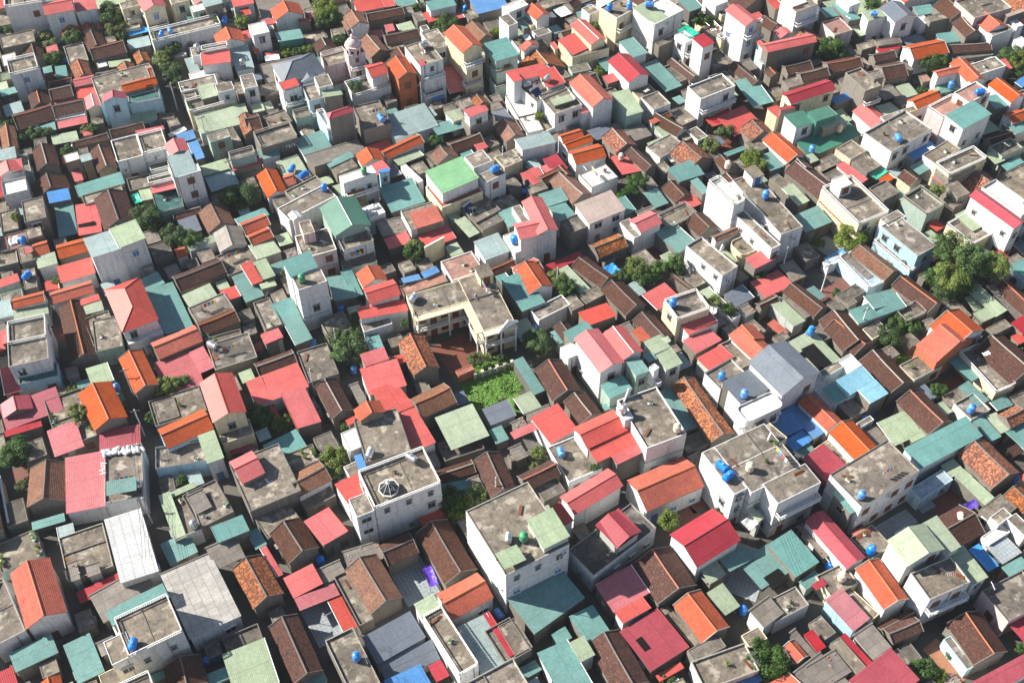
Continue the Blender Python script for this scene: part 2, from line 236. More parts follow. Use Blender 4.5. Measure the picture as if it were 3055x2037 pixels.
# ------------------------------------------------------------------ the survey of the town: one line per building
# kind+roof  x y  width depth  heading  height  wall  flags  host  relation
DATA = """Ao -70.51 84.74 5.97 10.32 0.49 5.96 w - -1 R15
Fc -75.85 81.92 4.72 10.34 0.58 5.42 w - -1 L25
St -69.67 76.24 6.26 3.2 0.52 3.66 - - -1 L15
St -62.35 75.63 3.96 6.57 0.53 3.22 - - -1 R15
Fc -51.91 77.74 7.84 6.68 0.52 9.26 w - -1 R17
Fc -55.42 74.29 3.24 4.03 0.52 9.31 w - 4 -
St -55.1 82.54 8.83 2.58 0.56 6.55 - - -1 R7
Sy -58.54 85.75 8.8 5.24 0.62 3.58 - - -1 R7
Sc -62.66 86.99 6.56 2.2 0.53 3.1 - - -1 R25
Fc -65.86 92.8 6.82 8.28 0.41 3.93 y - -1 R14
Sy -66.6 89.09 1.37 3.23 0.41 4.64 - - 9 -
Sy -63.72 89.33 1.97 1.96 0.41 4.63 - - 9 -
Sw -58.63 93.23 5.65 12.19 0.42 5.25 w - -1 R15
St -73.38 98.75 5.07 1.53 0.35 2.98 - - -1 R14
Fc -76.9 93.73 6.54 5.4 0.5 2.61 g P -1 L27
St -51.9 94.13 4.64 4.14 0.54 2.78 - - -1 R43
SW -46.75 85.15 7.96 12.4 0.54 4.5 w - -1 R41
Sy -44.16 92.54 4.82 4.09 0.52 4.18 - - -1 R41
An -46.95 72.84 5.47 4.74 0.39 3.68 - - -1 R41
Sg -37.53 73.45 6.34 7.06 0.42 4.6 - - -1 R41
St -42.41 73.08 3 2.03 0.46 2.76 - - -1 R5
St -43.81 96.22 5.07 3.3 0.51 5.15 - - -1 R15
Sc -73.14 72.65 2.9 2.8 0.5 2.76 - - -1 L25
Ao -66.47 71.97 3.23 1.25 0.48 2.76 - - -1 R7
Fc -57.55 72.91 3.64 2.72 0.52 2.76 c - -1 R15
St -51.79 72.74 3.84 1.31 0.42 2.76 - - -1 L15
Am -38.57 87.7 4.91 7.95 0.56 3.99 y - -1 R23
An -33.85 94.77 5.31 6.48 0.59 3.91 y - -1 R41
Sr -29.17 97.14 4.55 5.63 0.68 4.3 - - -1 R5
Sr -37.04 91.43 1.04 5.88 0.59 3.49 - - -1 R17
Sr -31.78 88.03 4.91 3.85 0.54 3.53 - - -1 R22
Se -29.44 85.57 6.42 2.31 0.5 3.11 - - -1 R15
Sr -25.31 82.67 2.19 5.81 0.51 3.14 - - -1 R15
P2 -28.6 82.91 4.49 7.06 0.54 0 - - -1 -
P2 -15.35 90.11 5.47 7.77 0.5 0 - - -1 -
Kp -12.64 90.06 1.5 3.78 0.4 1.5 - - -1 R20
Al -21.02 87.51 5.37 8.73 0.55 3.56 y - -1 R17
Bn -17.59 93.53 5.2 3.97 0.48 3.48 - - -1 R17
An -10.2 93.05 5.55 10.2 0.5 3.68 - - -1 R20
Sy -23.11 92.85 5.7 3.14 0.35 2.78 - - -1 R17
Sy -27.7 90.01 3.69 2.63 0.5 2.63 - - -1 R4
Bo -7.06 85 7.16 4.94 0.55 4.46 w - -1 R19
Sg -12.49 82.63 3.33 2.4 0.53 5.92 w - -1 R20
Fc -8.93 77 3.12 10.66 0.56 6.08 w - -1 R34
Sk -17.33 78.62 8.08 4.79 0.56 3.83 w - -1 R15
Sk -14.99 75.31 8.39 3.27 0.45 2.94 w - -1 R15
Sb -14.92 71.73 5.82 3.75 0.53 3.5 - - -1 R15
Sc -10.59 73.56 2.11 2.76 0.51 3.49 - - -1 R34
Fc -22.89 74.07 4.34 9.63 0.5 5.52 y - -1 R41
An -31.61 76.93 4.51 10.1 0.49 3.68 y - -1 R19
St -28.6 72.23 3.81 1.65 0.51 2.76 - - -1 R19
Su -4.06 77.52 4.84 8.13 0.48 4.12 w - -1 R15
Sc -1.9 78.88 1 7.82 0.53 4.36 - - -1 R15
Fc 0.45 78.41 2.89 5.33 0.51 4.54 y - -1 R15
Fc -37.38 99.4 5.85 5.63 0.62 3.42 y - -1 R41
St -39.98 95.69 1.96 3.42 0.57 3.01 - - -1 R41
Fc -23.98 85.56 2.28 9.38 0.52 2.86 y - -1 R11
Fc 0.76 92.34 10.72 12.44 0.51 11.91 w - -1 R17
Sg 5.34 91.12 4.47 5.17 0.51 13.73 n - 57 -
Sg -0.21 86.48 3.6 2.91 0.51 13.48 - - 57 -
Sr 7.71 97.49 1.85 3.88 0.57 7.44 n - -1 R19
St 5.02 84.7 9.66 7.01 0.65 4.5 y - -1 R25
Fc -0.62 77.77 4.32 6.03 0.55 4.57 y - -1 R27
Fy 15.54 94.39 13.1 5.75 0.69 5.24 w - -1 R17
Sc 16.27 94.61 4.75 5.1 0.69 7.91 - - 63 -
Ac 16.28 94.69 4.75 5.1 0.64 7.78 n - -1 R17
St 11.43 80.69 4.18 4.87 0.51 4.06 - - -1 R41
St 7.57 73.68 5.03 7.64 0.47 4.14 w - -1 R41
Sg 10.17 76.38 2.5 3.31 0.49 4.74 w - -1 R41
An 15.33 74.74 5.26 8.98 0.44 3.68 y - -1 R19
Se 16.66 86.5 6.61 5.2 0.53 4 - - -1 R41
Sr 17.97 82.79 5.16 2.21 0.56 4.2 w - -1 R41
An 23.19 88.94 6.89 7.6 0.48 3.72 y - -1 R11
Ao 28.14 82.06 5.07 7.22 0.54 3.79 y - -1 R15
Fc 25.02 81.2 1.53 7.52 0.63 2.35 y - -1 L19
Sc 20.86 78.39 7.14 7.56 0.59 3.66 - - -1 R41
Xk 19.17 77.57 1.05 2.21 0.59 3.81 - - 75 -
Sr 22.88 73.76 4.34 1.09 0.52 2.76 - - -1 R5
Bc 29.67 94.05 8.67 6.84 0.58 6.13 w - -1 R6
Sg 30.71 89.57 3.12 2.95 0.56 3.68 - - -1 R4
St 34.64 91.71 5.11 2.6 0.57 3.75 - - -1 R5
P2 34.86 92.37 9.14 9.46 1.16 0 - - -1 -
Sy 37.78 82.37 4.05 3.31 0.63 4.48 w - -1 R19
Fc 28.37 76.77 5.38 2.13 0.49 4.1 y - -1 L17
Fc 30.71 73.99 8.64 4.53 0.35 4.14 w - -1 R15
Sb 34.18 72.31 3.54 1.49 0.49 2.76 - - -1 R15
St 2.56 74.19 3.07 1.87 0.57 2.57 - - -1 R27
St 7.31 79.3 2.5 2.01 0.52 2.89 - - -1 A41
Fc 35.82 79.21 3.15 2.23 0.49 2.71 c - -1 R15
P3 28.75 101.09 3.59 3.53 0.78 0 - - -1 -
Kw 38.3 98.58 4.59 1.92 0.66 4.26 - - -1 R6
St 43.32 92.34 4.84 6.54 0.58 4.36 - - -1 R41
Sy 47.09 95.25 1.48 6.55 0.51 3.12 - - -1 R41
Ac 49.99 94.54 3.91 9.89 0.54 4.78 w - -1 R17
St 38.84 90.72 6.22 5.67 0.58 3.18 - - -1 R41
Xk 40.25 88.51 2.97 2.34 0.58 3.17 - - 94 -
St 45.58 88.42 3.5 1.66 0.64 3.08 - - -1 R41
Fc 40.94 83.9 6.05 3.42 0.48 4.01 w - -1 R17
Fc 49.5 88.27 5.09 3.84 0.47 3.53 c - -1 L18
Sc 46.6 87.33 2.25 1.15 0.55 3.69 - - -1 R41
Ao 55.5 86.56 4.41 7.5 0.42 5.32 w - -1 R15
Se 50.01 83.06 3.6 5.98 0.63 4.03 b - -1 R15
Fc 52.04 84.69 2.4 6.52 0.68 2.85 c - -1 L5
Ag 60.15 90.29 6.9 4.94 0.44 10.38 w - -1 R15
Sg 64.67 92.42 2.97 5.67 0.51 9.62 w - -1 R15
Sg 68.45 88.74 2.99 5.87 0.46 7.15 w - -1 R35
Fc 63.19 85.7 7.22 4.72 0.41 8.75 w - -1 R25
Bn 57.88 80.1 5.45 2.73 0.4 3.25 y - -1 R17
Bn 57.44 81.46 6.42 1.69 0.48 2.88 - - -1 R15
An 68.21 78.59 5.68 7.03 0.37 3.83 y - -1 R14
Fc 75.24 84.81 7.7 5.75 0.46 4.91 p - -1 R41
Sc 76.35 80.19 4.42 4.13 0.54 3.62 - - -1 R5
Sc 70.08 72.06 9.91 2.64 0.46 5.06 w - -1 R17
Sc 52.76 71.27 8.64 5.69 0.62 5.52 w - -1 R17
Sc 50.2 76.69 1.23 5.64 0.63 3.65 - - -1 R15
Sy 52.94 78.13 3.67 4.37 0.56 3.46 - - -1 R7
Fc 48.81 75.77 1.8 5.57 0.57 4.03 y - -1 R7
Sy 44.55 72.26 5.4 6.2 0.64 3.86 y - -1 R1
Sy 45.7 73.65 5.13 3.84 0.53 3.96 - - -1 R25
Sc 44.48 78.27 1.81 3.12 0.55 3.44 - - -1 R25
Sy 42.78 78.05 1.04 4.56 0.63 3.09 - - -1 R15
Ao 41.47 76.68 2.07 3.16 0.58 3.28 - - -1 R15
St 68.86 87.71 3.01 1.2 0.46 2.64 - - -1 R5
P4 64.49 76.6 3.23 6.9 0.64 0 - - -1 -
Fc 65.47 76.73 1.33 5.34 0.45 2.74 b - -1 R14
Fw 75.8 96.24 4.43 1.72 0.55 3.43 w - -1 R5
Kb 72.77 92.05 2.19 4.43 0.5 3.49 - - -1 R19
P2 76.53 93.83 4.14 3.7 0.53 2.95 - - -1 -
St 77.19 90.39 4.08 1.87 0.49 3.67 - - -1 R19
Fc 76.85 98.73 3.16 1.74 0.62 4.68 w - -1 R19
Fc 79.48 97.19 2.1 3.74 0.56 4.71 w - -1 R15
P2 61.36 99.74 7.76 2.92 0.53 0 - - -1 -
P3 80.4 97.47 1.86 2.23 0.62 0 - - -1 -
Fc -84.13 132.22 6.58 9.98 0.31 7.49 w - -1 R4
Ft -82.04 127.63 6.52 3.11 0.31 4.34 b - 133 -
Sc -87.01 127.51 3.27 5.66 0.38 2.78 - - -1 L15
Sr -91.18 135.22 1.17 2.97 0.55 3.1 - - -1 L15
An -77.72 138.14 5.15 13.97 0.4 3.13 y - -1 R17
Fc -72.07 136.73 4.68 7.54 0.31 4.26 g - -1 R5
Sg -71.82 128.32 3.76 4.54 0.48 3.16 - - -1 R41
St -74.14 126.7 2.79 1.53 0.52 2.69 - - -1 R7
St -68.48 125.48 1.29 5.18 0.55 2.39 - - -1 R41
Ao -64.56 127.69 4.26 9.01 0.52 4.76 y - -1 R19
Bo -59.3 134.74 8.22 4.37 0.54 4.28 y - -1 R41
Se -58.05 128.56 6.77 7.82 0.45 3.18 - - -1 R25
Se -54.53 131.47 2.74 5.28 0.55 3.45 - - -1 R11
Ar -47.88 119.04 5.69 9.01 0.41 8.79 c - -1 R15
Fc -45.8 115 5.35 3.31 0.41 4.9 c - 146 -
Fc -56.98 121.34 8.73 5.79 0.41 3.39 y - -1 R7
Fc -58.76 120.49 3.69 4.49 0.41 3.42 - - 148 -
Bo -54.03 115.05 8.09 4.63 0.55 5.45 b - -1 R7
Fc -54.19 110.82 8.41 4.35 0.2 4.29 b - -1 R15
Sg -49.12 111.06 2.84 5.83 0.43 6.04 w - -1 R15
Sc -81.59 120.67 9.59 5.09 0.47 3.64 - - -1 R6
Sc -82.06 116.64 5.92 1.43 0.47 3.25 - - -1 R14
Ac -83.96 120.74 4.95 3.25 0.44 4.02 y - -1 L7
Ao -68.84 119.85 5.75 8.84 0.53 5.39 y - -1 R15
Fc -74.49 118.57 6.39 11.22 0.46 3.68 y P -1 R7
Se -74.11 114.09 4.88 5.53 0.46 4.02 - - 157 -
Sc -65.09 114.27 6.67 3.91 0.21 4.09 - - -1 R7
Fc -76.95 125.1 3.08 2.53 0.62 2.39 y P -1 R7
Al -74.85 105.15 5.89 7.63 0.19 3.88 y - -1 L11
Se -68.68 105.36 6.22 10.29 0.23 4.4 w - -1 R20
Fc -62.63 106.65 5.99 10.48 0.22 5.05 w - -1 R11
St -61.57 102.64 4.66 2.59 0.22 7.34 - - 163 -
Sr -43.48 124.18 2.79 5.27 0.47 3.59 - - -1 R17
Br -42.39 106.48 4.03 5.09 0.57 6.83 y - -1 R19
Fc -39.64 105.49 8.49 10.3 0.48 5.62 y - -1 R2
Fc -52.54 99.81 4.33 8.67 0.46 3.86 w - -1 R11
Sg -53.57 99.09 1.93 8.79 0.46 4.2 - - 168 -
Fc -48.42 101.51 5.76 7.22 0.57 3.92 y - -1 R15
Sy -49.66 101.62 2.64 3.74 0.57 4.4 - - 170 -
Sg -53.37 103.69 5.47 1 0.52 4.12 - - -1 R14
Sc -45.26 113.43 3.58 1.86 0.4 2.46 - - -1 R19
St -64.47 135.86 1.71 2.2 0.51 2.32 - - -1 R15
P3 -81.31 108.85 2.49 4.49 0.42 0 - - -1 -
P1 -63.42 103.97 5.25 2.34 0.38 0 - - -1 -
Fy -49.25 132.67 7.47 6.15 0.4 4.31 y - -1 R11
Sc -46.32 134.69 3.6 1.66 0.48 2.33 - - -1 R14
Sr -23.97 130.6 4.48 2.74 0.39 5.21 w - -1 R15
Sr -22.19 126.51 6.75 6.02 0.35 4.76 w - -1 R5
Sr -20.33 121.87 4.84 6.51 0.57 4.82 - - -1 R25
Sr -16.39 115.24 4.45 7.91 0.51 4.91 w - -1 R41
Sr -42.74 136.4 3.26 2.79 0.46 3.86 - - -1 o4
Fc -33.95 130.33 5.46 7.5 0.39 3.94 y - -1 R5
Bn -41.34 130.51 6.99 3.46 0.46 3.54 y - -1 R7
Sr -40.45 125.88 9.39 5.69 0.47 3.59 w - -1 R4
Sr -35.84 120.81 4.25 8.32 0.46 3.64 - - -1 R24
So -40.52 120.79 1 3.25 0.48 2.3 - - -1 R2
St -37.54 112.85 6.11 4.55 0.58 3.3 - - -1 R27
Fc -34.87 110.6 5.74 3.55 0.48 3.31 y P -1 R14
Bl -32.6 105.7 5.89 4.32 0.6 4.61 w - -1 R15
Fc -31.28 103.32 5.24 2.66 0.56 3.04 y - -1 R15
An -30.42 122.73 4.06 7.86 0.49 3.62 y - -1 R15
Fc -33.85 122.32 1 3.4 0.53 2.4 y - -1 R24
Am -16.42 131.79 4.89 8.28 0.4 4.32 y - -1 R4
St -24.37 135.15 2.51 3.2 0.36 3.49 - - -1 A17
Sr -19.67 131.86 1.36 1.94 0.46 3.12 - - -1 L22
Bl -13.41 121.69 6.72 4.76 0.54 4.41 y - -1 R4
Sg -8.39 116.8 6.95 7.06 0.44 3.68 - - -1 R4
Ao -23.52 117.06 4.67 2.73 0.45 7.7 y - -1 R4
Fc -21.29 112.99 7.39 8.95 0.32 6.63 y - -1 R28
Fw -26.04 113.02 2.88 4.08 0.5 5.45 w - -1 R14
Sb -24.47 108.07 1.24 2.9 0.41 6.07 - - -1 R14
Fc -25.82 107.95 2.39 2.41 0.53 4.15 w - -1 R20
Sr -24.98 103.51 5.04 4.43 0.6 5.61 w - -1 R15
Sr -26.87 117.8 1.96 1.24 0.65 4.04 - - -1 L41
Fc -17.58 102.59 10.91 7.4 0.44 9.65 w B -1 R1
Fc -23.09 97.68 2.88 3.58 0.44 9.67 w - 207 -
Sr -13.14 100.6 4.08 3.53 0.57 2.56 - - -1 B41
Bn -9.32 107.96 6.58 2.58 0.37 3.33 y - -1 R35
St -9.53 105.3 5.68 2.07 0.33 2.93 - - -1 R35
An -2.68 106.86 4.52 7.75 0.37 4.19 y - -1 R41
Sy -5.83 105.9 1.82 2.54 0.43 3.01 - - -1 R41
Fc -8.51 113.65 6.95 3.8 0.38 2.47 y - -1 R17
Sy -26.42 124.31 1.58 4.59 0.47 2.79 - - -1 R5
P3 -9.7 135.44 6.9 7.53 0.55 0 - - -1 -
Fr -8.28 130 3.09 1.28 0.51 2.3 o - -1 R15
Pr -3.65 129.19 10.81 8.79 0.57 0 - - -1 -
P2 -37.63 113.55 6.13 4.14 0.84 0 - - -1 -
Ar 14.89 129.22 4.95 8.75 0.5 8.59 w - -1 R28
Ar 19.09 131.06 4.13 6.77 0.5 8.54 w - 220 -
St 17.68 123.35 4.51 3.15 0.51 6.07 g - -1 R5
St 21.34 126.12 2.79 3.49 0.48 8.15 g - -1 R28
Fw 10.41 132.2 2.94 2.88 0.49 5.19 w - -1 R41
Sg 25.21 132.09 3.61 3.16 0.52 6.84 w - -1 A36
Sg 26.95 129.23 3.35 3.82 0.5 6.43 w - -1 R36
St 23.73 129.18 1.76 1.71 0.49 6.87 - - -1 R15
Fw 24.03 125.37 1.27 1.15 0.72 8.85 w - -1 R41
Fc 22.87 115.29 7.21 10.48 0.41 8.44 w - -1 R41
Tw 19.26 119.93 3.1 0.97 1.08 10.05 - - 229 -
Fw 18.53 115.96 1.61 3.07 0.41 8.88 w - 229 -
St 28.33 120.83 4 9.16 0.39 3.24 - - -1 R35
Am 32.2 120.08 4.48 13.12 0.43 4.07 y - -1 R41
Fy 30.84 114.56 5.36 2.87 0.46 2.79 y - -1 R35
Sk 39.21 122.37 6.34 5.18 0.55 7.63 w - -1 R22
Fw 40.9 117.51 7.43 3.49 0.49 8.33 w R -1 R22
Fc 36.52 126 5.89 4.2 0.6 6.39 w - -1 R27
Sr 33.8 135.46 6.18 3.7 0.61 3.89 - - -1 A4
Sr 35.64 131.47 5.81 3.49 0.63 3.92 - - -1 L32
Ao 42.24 134.49 4.57 5.61 0.61 4.28 w - -1 A34
Fc 39.43 132.62 3.24 6.26 0.52 3.6 y - -1 R4
Br 14.51 114.18 7.91 4.82 0.51 6.58 w - -1 R4
Sr 16.92 111.32 8.85 2.94 0.48 6.04 - - -1 R15
Sr 18.87 109.74 5.32 1.77 0.5 5.93 - - -1 R15
Fc 10.29 110.43 6.2 7.6 0.46 3.75 w - -1 R14
Br 12.62 102.71 9.69 4.07 0.6 5.63 w - -1 R14
Bo 24.61 104.82 10.72 6.53 0.46 4.65 w - -1 R2
Bn 4.39 106.74 6.42 3.22 0.52 4.18 y - -1 R5
Fy 6.17 104.59 4.01 2.93 0.53 3.37 y - -1 R5
Fr 3.44 97.79 1 4.47 0.49 11.09 o - -1 R15
An 7.9 126.76 5.42 7.48 0.43 3.58 y - -1 R41
An 11.99 120.69 4.35 5.5 0.53 3.63 y - -1 R4
St 2.89 128.08 2.08 7.92 0.5 3.17 - - -1 R30
Sg 2.63 122.43 3.48 3.63 0.51 2.89 - - -1 R34
Sy 4.71 120.28 4.66 1.89 0.51 2.74 - - -1 R17
Sy 1.18 118.16 2.36 1.61 0.55 2.59 - - -1 R19
Sr 7.06 117.13 5.61 5.88 0.6 4.08 w - -1 R4
Sr 2.11 116.06 4.75 1.58 0.5 3.58 - - -1 R41
Sy 1.06 112.07 2.27 2.68 0.5 2.96 - - -1 L15
Fy 4.18 113.61 3.47 1 0.56 0.4 y - -1 R41
Pr 0.23 125.86 2.22 7.7 0.46 0 - - -1 -
P1 5.17 134.41 5.79 1.41 0.5 0 - - -1 -
St 16.82 121.59 2.9 1.22 0.48 3.2 - - -1 R5
P3 31.49 103.97 5.42 1.63 0.49 0 - - -1 -
P1 27.4 104.08 6.22 1.5 0.46 0 - - -1 -
Fc 0.05 111.4 1 1.52 0.51 2.47 y - -1 R15
Ak 45.89 125.02 8.58 8.68 0.59 9.14 w - -1 R34
Sk 39.25 122.37 6.34 5.18 0.59 7.63 - - 267 -
Sg 52.19 135.34 5.77 2.94 0.6 3.88 - - -1 R14
Sg 55.41 132.89 2.35 5.6 0.52 3.9 - - -1 R19
Xk 53.45 131.67 2.76 5.28 0.52 3.37 - - 270 -
Fc 56.75 129.7 7.61 1.56 0.59 3.93 w - -1 R19
Fw 59.11 130.08 2.84 2.81 0.59 4.07 w - 272 -
Sq 58.83 125.29 6.04 3.49 0.55 5.29 b - -1 R41
Sq 61.33 122.93 4.22 3.29 0.55 5.29 - - 274 -
St 55.41 123.51 3.23 3.7 0.54 4.31 w - -1 R28
Fw 53.74 124.49 2.59 5.85 0.52 3.2 w - -1 R32
Sy 57.74 121.11 3.54 3.69 0.55 3.22 - - -1 R25
Fc 59.26 117.57 3.13 1 0.56 4.04 w - -1 R25
Ao 51.8 118.96 3.53 7.22 0.59 4.86 w - -1 R1
Ao 56.44 112.94 5.02 7.19 0.53 4.94 w - -1 R15
Sb 45.97 117.2 5.11 4.36 0.49 4.06 - - -1 R22
Sb 49.11 117.86 2.5 7.35 0.63 3.74 - - -1 R1
Sb 47.67 114.1 4.17 2.44 0.63 3.44 - - 283 -
Fc 53.11 111.73 3.47 5.16 0.64 2.97 c - -1 R14
St 48.88 112.18 3.07 2.25 0.57 2.8 - - -1 R15
Sc 51.14 109.14 5.03 5.72 0.66 4.16 - - -1 R41
Sc 50.7 107.09 2.44 2.33 0.64 2.84 - - -1 R14
An 59.89 136.38 4.72 7.4 0.64 3.88 y - -1 A31
An 64.98 128.32 5.19 8.28 0.49 3.96 y - -1 R31
An 69.56 119.55 5.33 7.93 0.53 4.21 y - -1 R17
Sg 64.96 116.58 5.94 4.89 0.46 3.58 - - -1 R25
Sg 67.45 115.03 3.03 1.59 0.46 3.57 - - 292 -
Sy 61.33 114.91 2.53 4.39 0.57 2.94 - - -1 R25
St 70.93 112.55 13.54 4.27 0.51 5.17 w - -1 R19
Fc 57.2 104.23 12.4 7.14 0.57 8.67 w - -1 R15
St 52.22 100.16 1.74 4.27 0.57 6.79 - - 296 -
Fc 33.19 103.77 2.4 8.89 0.49 10.05 w N -1 R15
Fc 37.55 108.42 9.76 4.88 0.49 9.95 w N 298 -
Fc 39.97 104.27 9.78 5.38 0.49 10.03 w N 298 -
Fc 43.38 101.32 8.22 4.05 0.49 10.09 w N 298 -
Tc 40.91 109.47 0.44 4.61 0.47 12.15 - - 298 -
Fc 42.29 113.37 2.22 5.26 0.69 7.16 c - -1 R15
Sg 38.16 98.94 1.21 2.76 0.67 5.08 - - -1 R6
Fc 71.53 130 6.57 3.85 0.53 3.55 c - -1 R17
Pr 68.8 135.84 2.24 6.38 0.66 0 - - -1 -
Ao 76.05 133.52 9.86 4.76 0.59 5.74 o - -1 R28
St 79.32 129.76 3.69 5.88 0.59 3.55 - - -1 R15
St 79.2 123.89 2.59 4.87 0.59 3.5 - - 308 -
Fc 82.61 128.95 4.23 9.85 0.43 3.97 c B -1 R41
An 86.56 130.95 7.09 8.99 0.54 4.26 y - -1 R25
Fc 78.25 121.05 4.44 4.09 0.53 3.61 w - -1 R15
St 83.57 121.95 3.69 2.07 0.46 3.2 - - -1 R15
St 79.63 116.76 2.44 4.83 0.48 3.26 - - -1 R41
Sg 81.92 117.81 2.31 3.99 0.44 3.4 - - -1 R41
Bm 84.36 118.5 4.13 3.16 0.5 4.04 y - -1 R19
St 85.37 115.13 4.08 4.14 0.54 3.27 - - -1 R19
Sn 83.72 112.86 2.45 1.71 0.53 2.46 - - -1 R22
Am 77.87 109.26 6.12 7.75 0.53 3.84 y - -1 R19
Sg 72.13 108.95 2.98 2.55 0.54 2.99 - - -1 R27
Sg 74.58 105.03 2.31 6.43 0.64 3.36 - - -1 R0
Fb 67.88 105.56 7.14 2.42 0.56 3.36 b - -1 R27
P3 70.85 104.94 6.56 3.49 0.62 0 - - -1 -
P2 66.55 105.05 2.89 5.18 0.5 0 - - -1 -
Kp 73.7 102.18 2.29 1.32 0.43 2.5 - - -1 R0
Am 81.55 102.78 3.86 4.03 0.61 3.38 - - -1 R15
Fc 77.3 100.73 4.87 3.29 0.64 3.82 y - -1 R5
P3 77.69 129.06 5.33 2.2 0.5 0 - - -1 -
P1 74.8 136.88 1.77 2.58 0.52 0 - - -1 -
Sr -93.97 149.79 4.91 2.04 0.49 3.74 - - -1 A27
Fc -91.78 146.13 3.77 2.43 0.39 3.77 g - -1 L25
Fc -95.78 156.47 4.07 4.99 0.37 3.69 y - -1 L15
Fc -91.65 156.49 2.74 4.64 0.4 4.42 y - -1 R15
Sr -91.03 156.33 1.34 1.52 0.4 5.4 - - 333 -
Fc -89.91 151 2.32 5.37 0.36 3.36 y - -1 R17
Fc -92.18 166.31 4.03 6.23 0.36 6.37 y - -1 R27
Fc -91.17 161.06 2.86 2.81 0.41 5.35 y - -1 R29
Fp -94.76 160.15 5.54 4.4 0.35 4.02 y - -1 R27
Fc -97.35 165.32 3.13 5.8 0.35 4.33 y P -1 L15
Sb -89.5 172.47 4.11 3.52 0.4 4.26 y - -1 R15
St -87.18 167.13 3.59 8.51 0.32 2.9 - - -1 R15
Sr -82.65 167.06 4.38 9.01 0.31 3.26 - - -1 R41
Xk -82.54 165.19 3.11 1 0.31 3.39 - - 342 -
Sr -102.9 180.54 1 3.71 0.1 3.49 - - -1 A7
Ar -100.23 178.14 4.37 3.42 0.44 6.22 w - -1 R4
Fw -98.05 173.61 4.64 4.31 0.38 5.74 w - -1 R7
Sc -102.52 176.36 1.42 6.76 0.42 3.53 - - -1 L28
Fc -89.1 182.51 1.76 3.26 0.36 2.78 - - -1 A1
Sr -87.94 179.8 1.76 3.3 0.45 2.8 - - -1 L41
St -82.42 176.5 9.2 3.46 0.46 3.53 c - -1 R4
An -77.54 168.49 6.3 9.52 0.43 3.98 y - -1 R41
Fc -81.2 173.55 7.8 2.85 0.44 3.55 c - -1 R1
Sg -72.66 173.48 2.24 3.32 0.41 3.54 - - -1 R5
Kt -74.55 172.81 1.5 2.93 0.51 3.19 - - -1 R5
Ft -68.26 172.63 5.3 9.12 0.36 4.28 g - -1 R19
Sr -68.5 173.44 5.27 2.41 0.36 5.74 - - 355 -
Fw -62.72 172.71 4.61 2.16 0.44 10.63 w - -1 R19
Su -64.06 174.39 4.4 6.24 0.44 10.87 - - 357 -
Su -58.77 178.83 5.81 6.66 0.46 3.52 - - -1 R36
Al -57.63 167.11 5.48 6.49 0.48 3.18 y - -1 R34
Bn -63.8 169.01 5.43 2.35 0.36 2.87 - - -1 R15
St -50.9 167.89 6.33 2.37 0.55 2.88 - - -1 R20
Bo -49.85 165.11 5.29 3.52 0.54 3.62 y - -1 L15
Bo -48.45 161.87 4.53 3.33 0.57 3.5 y - -1 L17
Sg -47.12 158.83 4.81 4.3 0.57 3.23 - - -1 R15
Ay -53.99 160.97 5.35 5.59 0.38 3.65 w - -1 R19
Sg -59.22 160.78 6.33 1.83 0.54 2.92 w - -1 R25
Bo -62.92 157.8 1.96 2.59 0.46 3.23 w - -1 R14
Fc -51.77 155.78 6.38 5.97 0.54 3.34 y - -1 R15
Bn -58.31 151.78 9.26 4.23 0.54 3.59 y - -1 R17
Sg -57.47 146.67 5.58 3.12 0.59 3.47 c - -1 R41
Fc -54.52 142.79 7.05 5.49 0.57 3.82 y - -1 L14
Bn -52.91 139.82 7.05 3.81 0.54 3.85 y - -1 R25
Fc -51.04 135.46 6.26 3.35 0.36 3.87 y - -1 R25
Sr -51.9 147.1 3.05 3.1 0.53 3.46 - - -1 A17
St -48.99 148.99 3.55 6.74 0.53 3.39 - - -1 R4
Sr -48.41 151.38 2.19 5.4 0.55 4.47 - - -1 L17
Sg -46.07 152.39 2.35 4.82 0.5 4.46 - - -1 R15
Su -75.5 154.08 5.48 5.67 0.51 9.4 w - -1 R25
Sg -71.32 156.58 5.08 5.16 0.54 9.51 w - -1 R27
Bo -83.49 158.55 5.85 4 0.39 3.67 y - -1 R17
Bo -89.2 157.84 2.8 3.56 0.41 4.4 y - -1 R15
Sg -87.54 154.94 3.61 3.01 0.39 4.13 w - -1 R15
Sr -81.39 152.44 6.4 4.14 0.41 4.09 w - -1 R4
Bo -80.94 147.1 7.68 3.33 0.41 3.77 w - -1 R4
Bo -88.08 144.47 5.9 2.63 0.36 4.53 w - -1 R15
Sg -87.31 142.4 5.96 2.68 0.36 3.8 w - -1 R27
Su -92.27 143.09 2.92 4 0.34 3.8 w - -1 L25
Fc -84.8 134.79 6.38 5.04 0.29 7.41 w - -1 R19
Sr -77.28 145.3 3.49 1.43 0.45 3.77 - - -1 R7
Sc -79.84 143.77 2.39 2.92 0.38 3.03 - - -1 R19
Sg -76.55 143.77 3.65 2.83 0.41 3.49 w - -1 R7
Fc -73.78 138.62 4.61 7.19 0.49 3.55 y - -1 R5
Am -77.87 138.23 3.09 5.66 0.38 2.93 - - -1 R17
Hr -68.17 141.42 6.64 11.63 0.49 6.77 w - -1 R19
St -67.98 149.35 6.34 3.18 0.61 3.45 - - -1 R27
St -62.6 143.78 5.17 12.39 0.49 3.23 - - -1 R3
Fw -65.48 136.71 6.25 2.52 0.46 4.24 w P -1 R15
Fc -69.33 174.99 5 1.88 0.38 6.25 w B -1 R41
P3 -82.5 140.18 3.34 3.52 0.47 0 - - -1 -
Sr -90.47 136.25 1.21 2.94 0.38 3.86 - - -1 A4
Ao -47.84 175.9 4.21 7.36 0.44 4.25 w - -1 R15
Fc -45.19 171.17 3.22 3.23 0.51 4.13 y - -1 R41
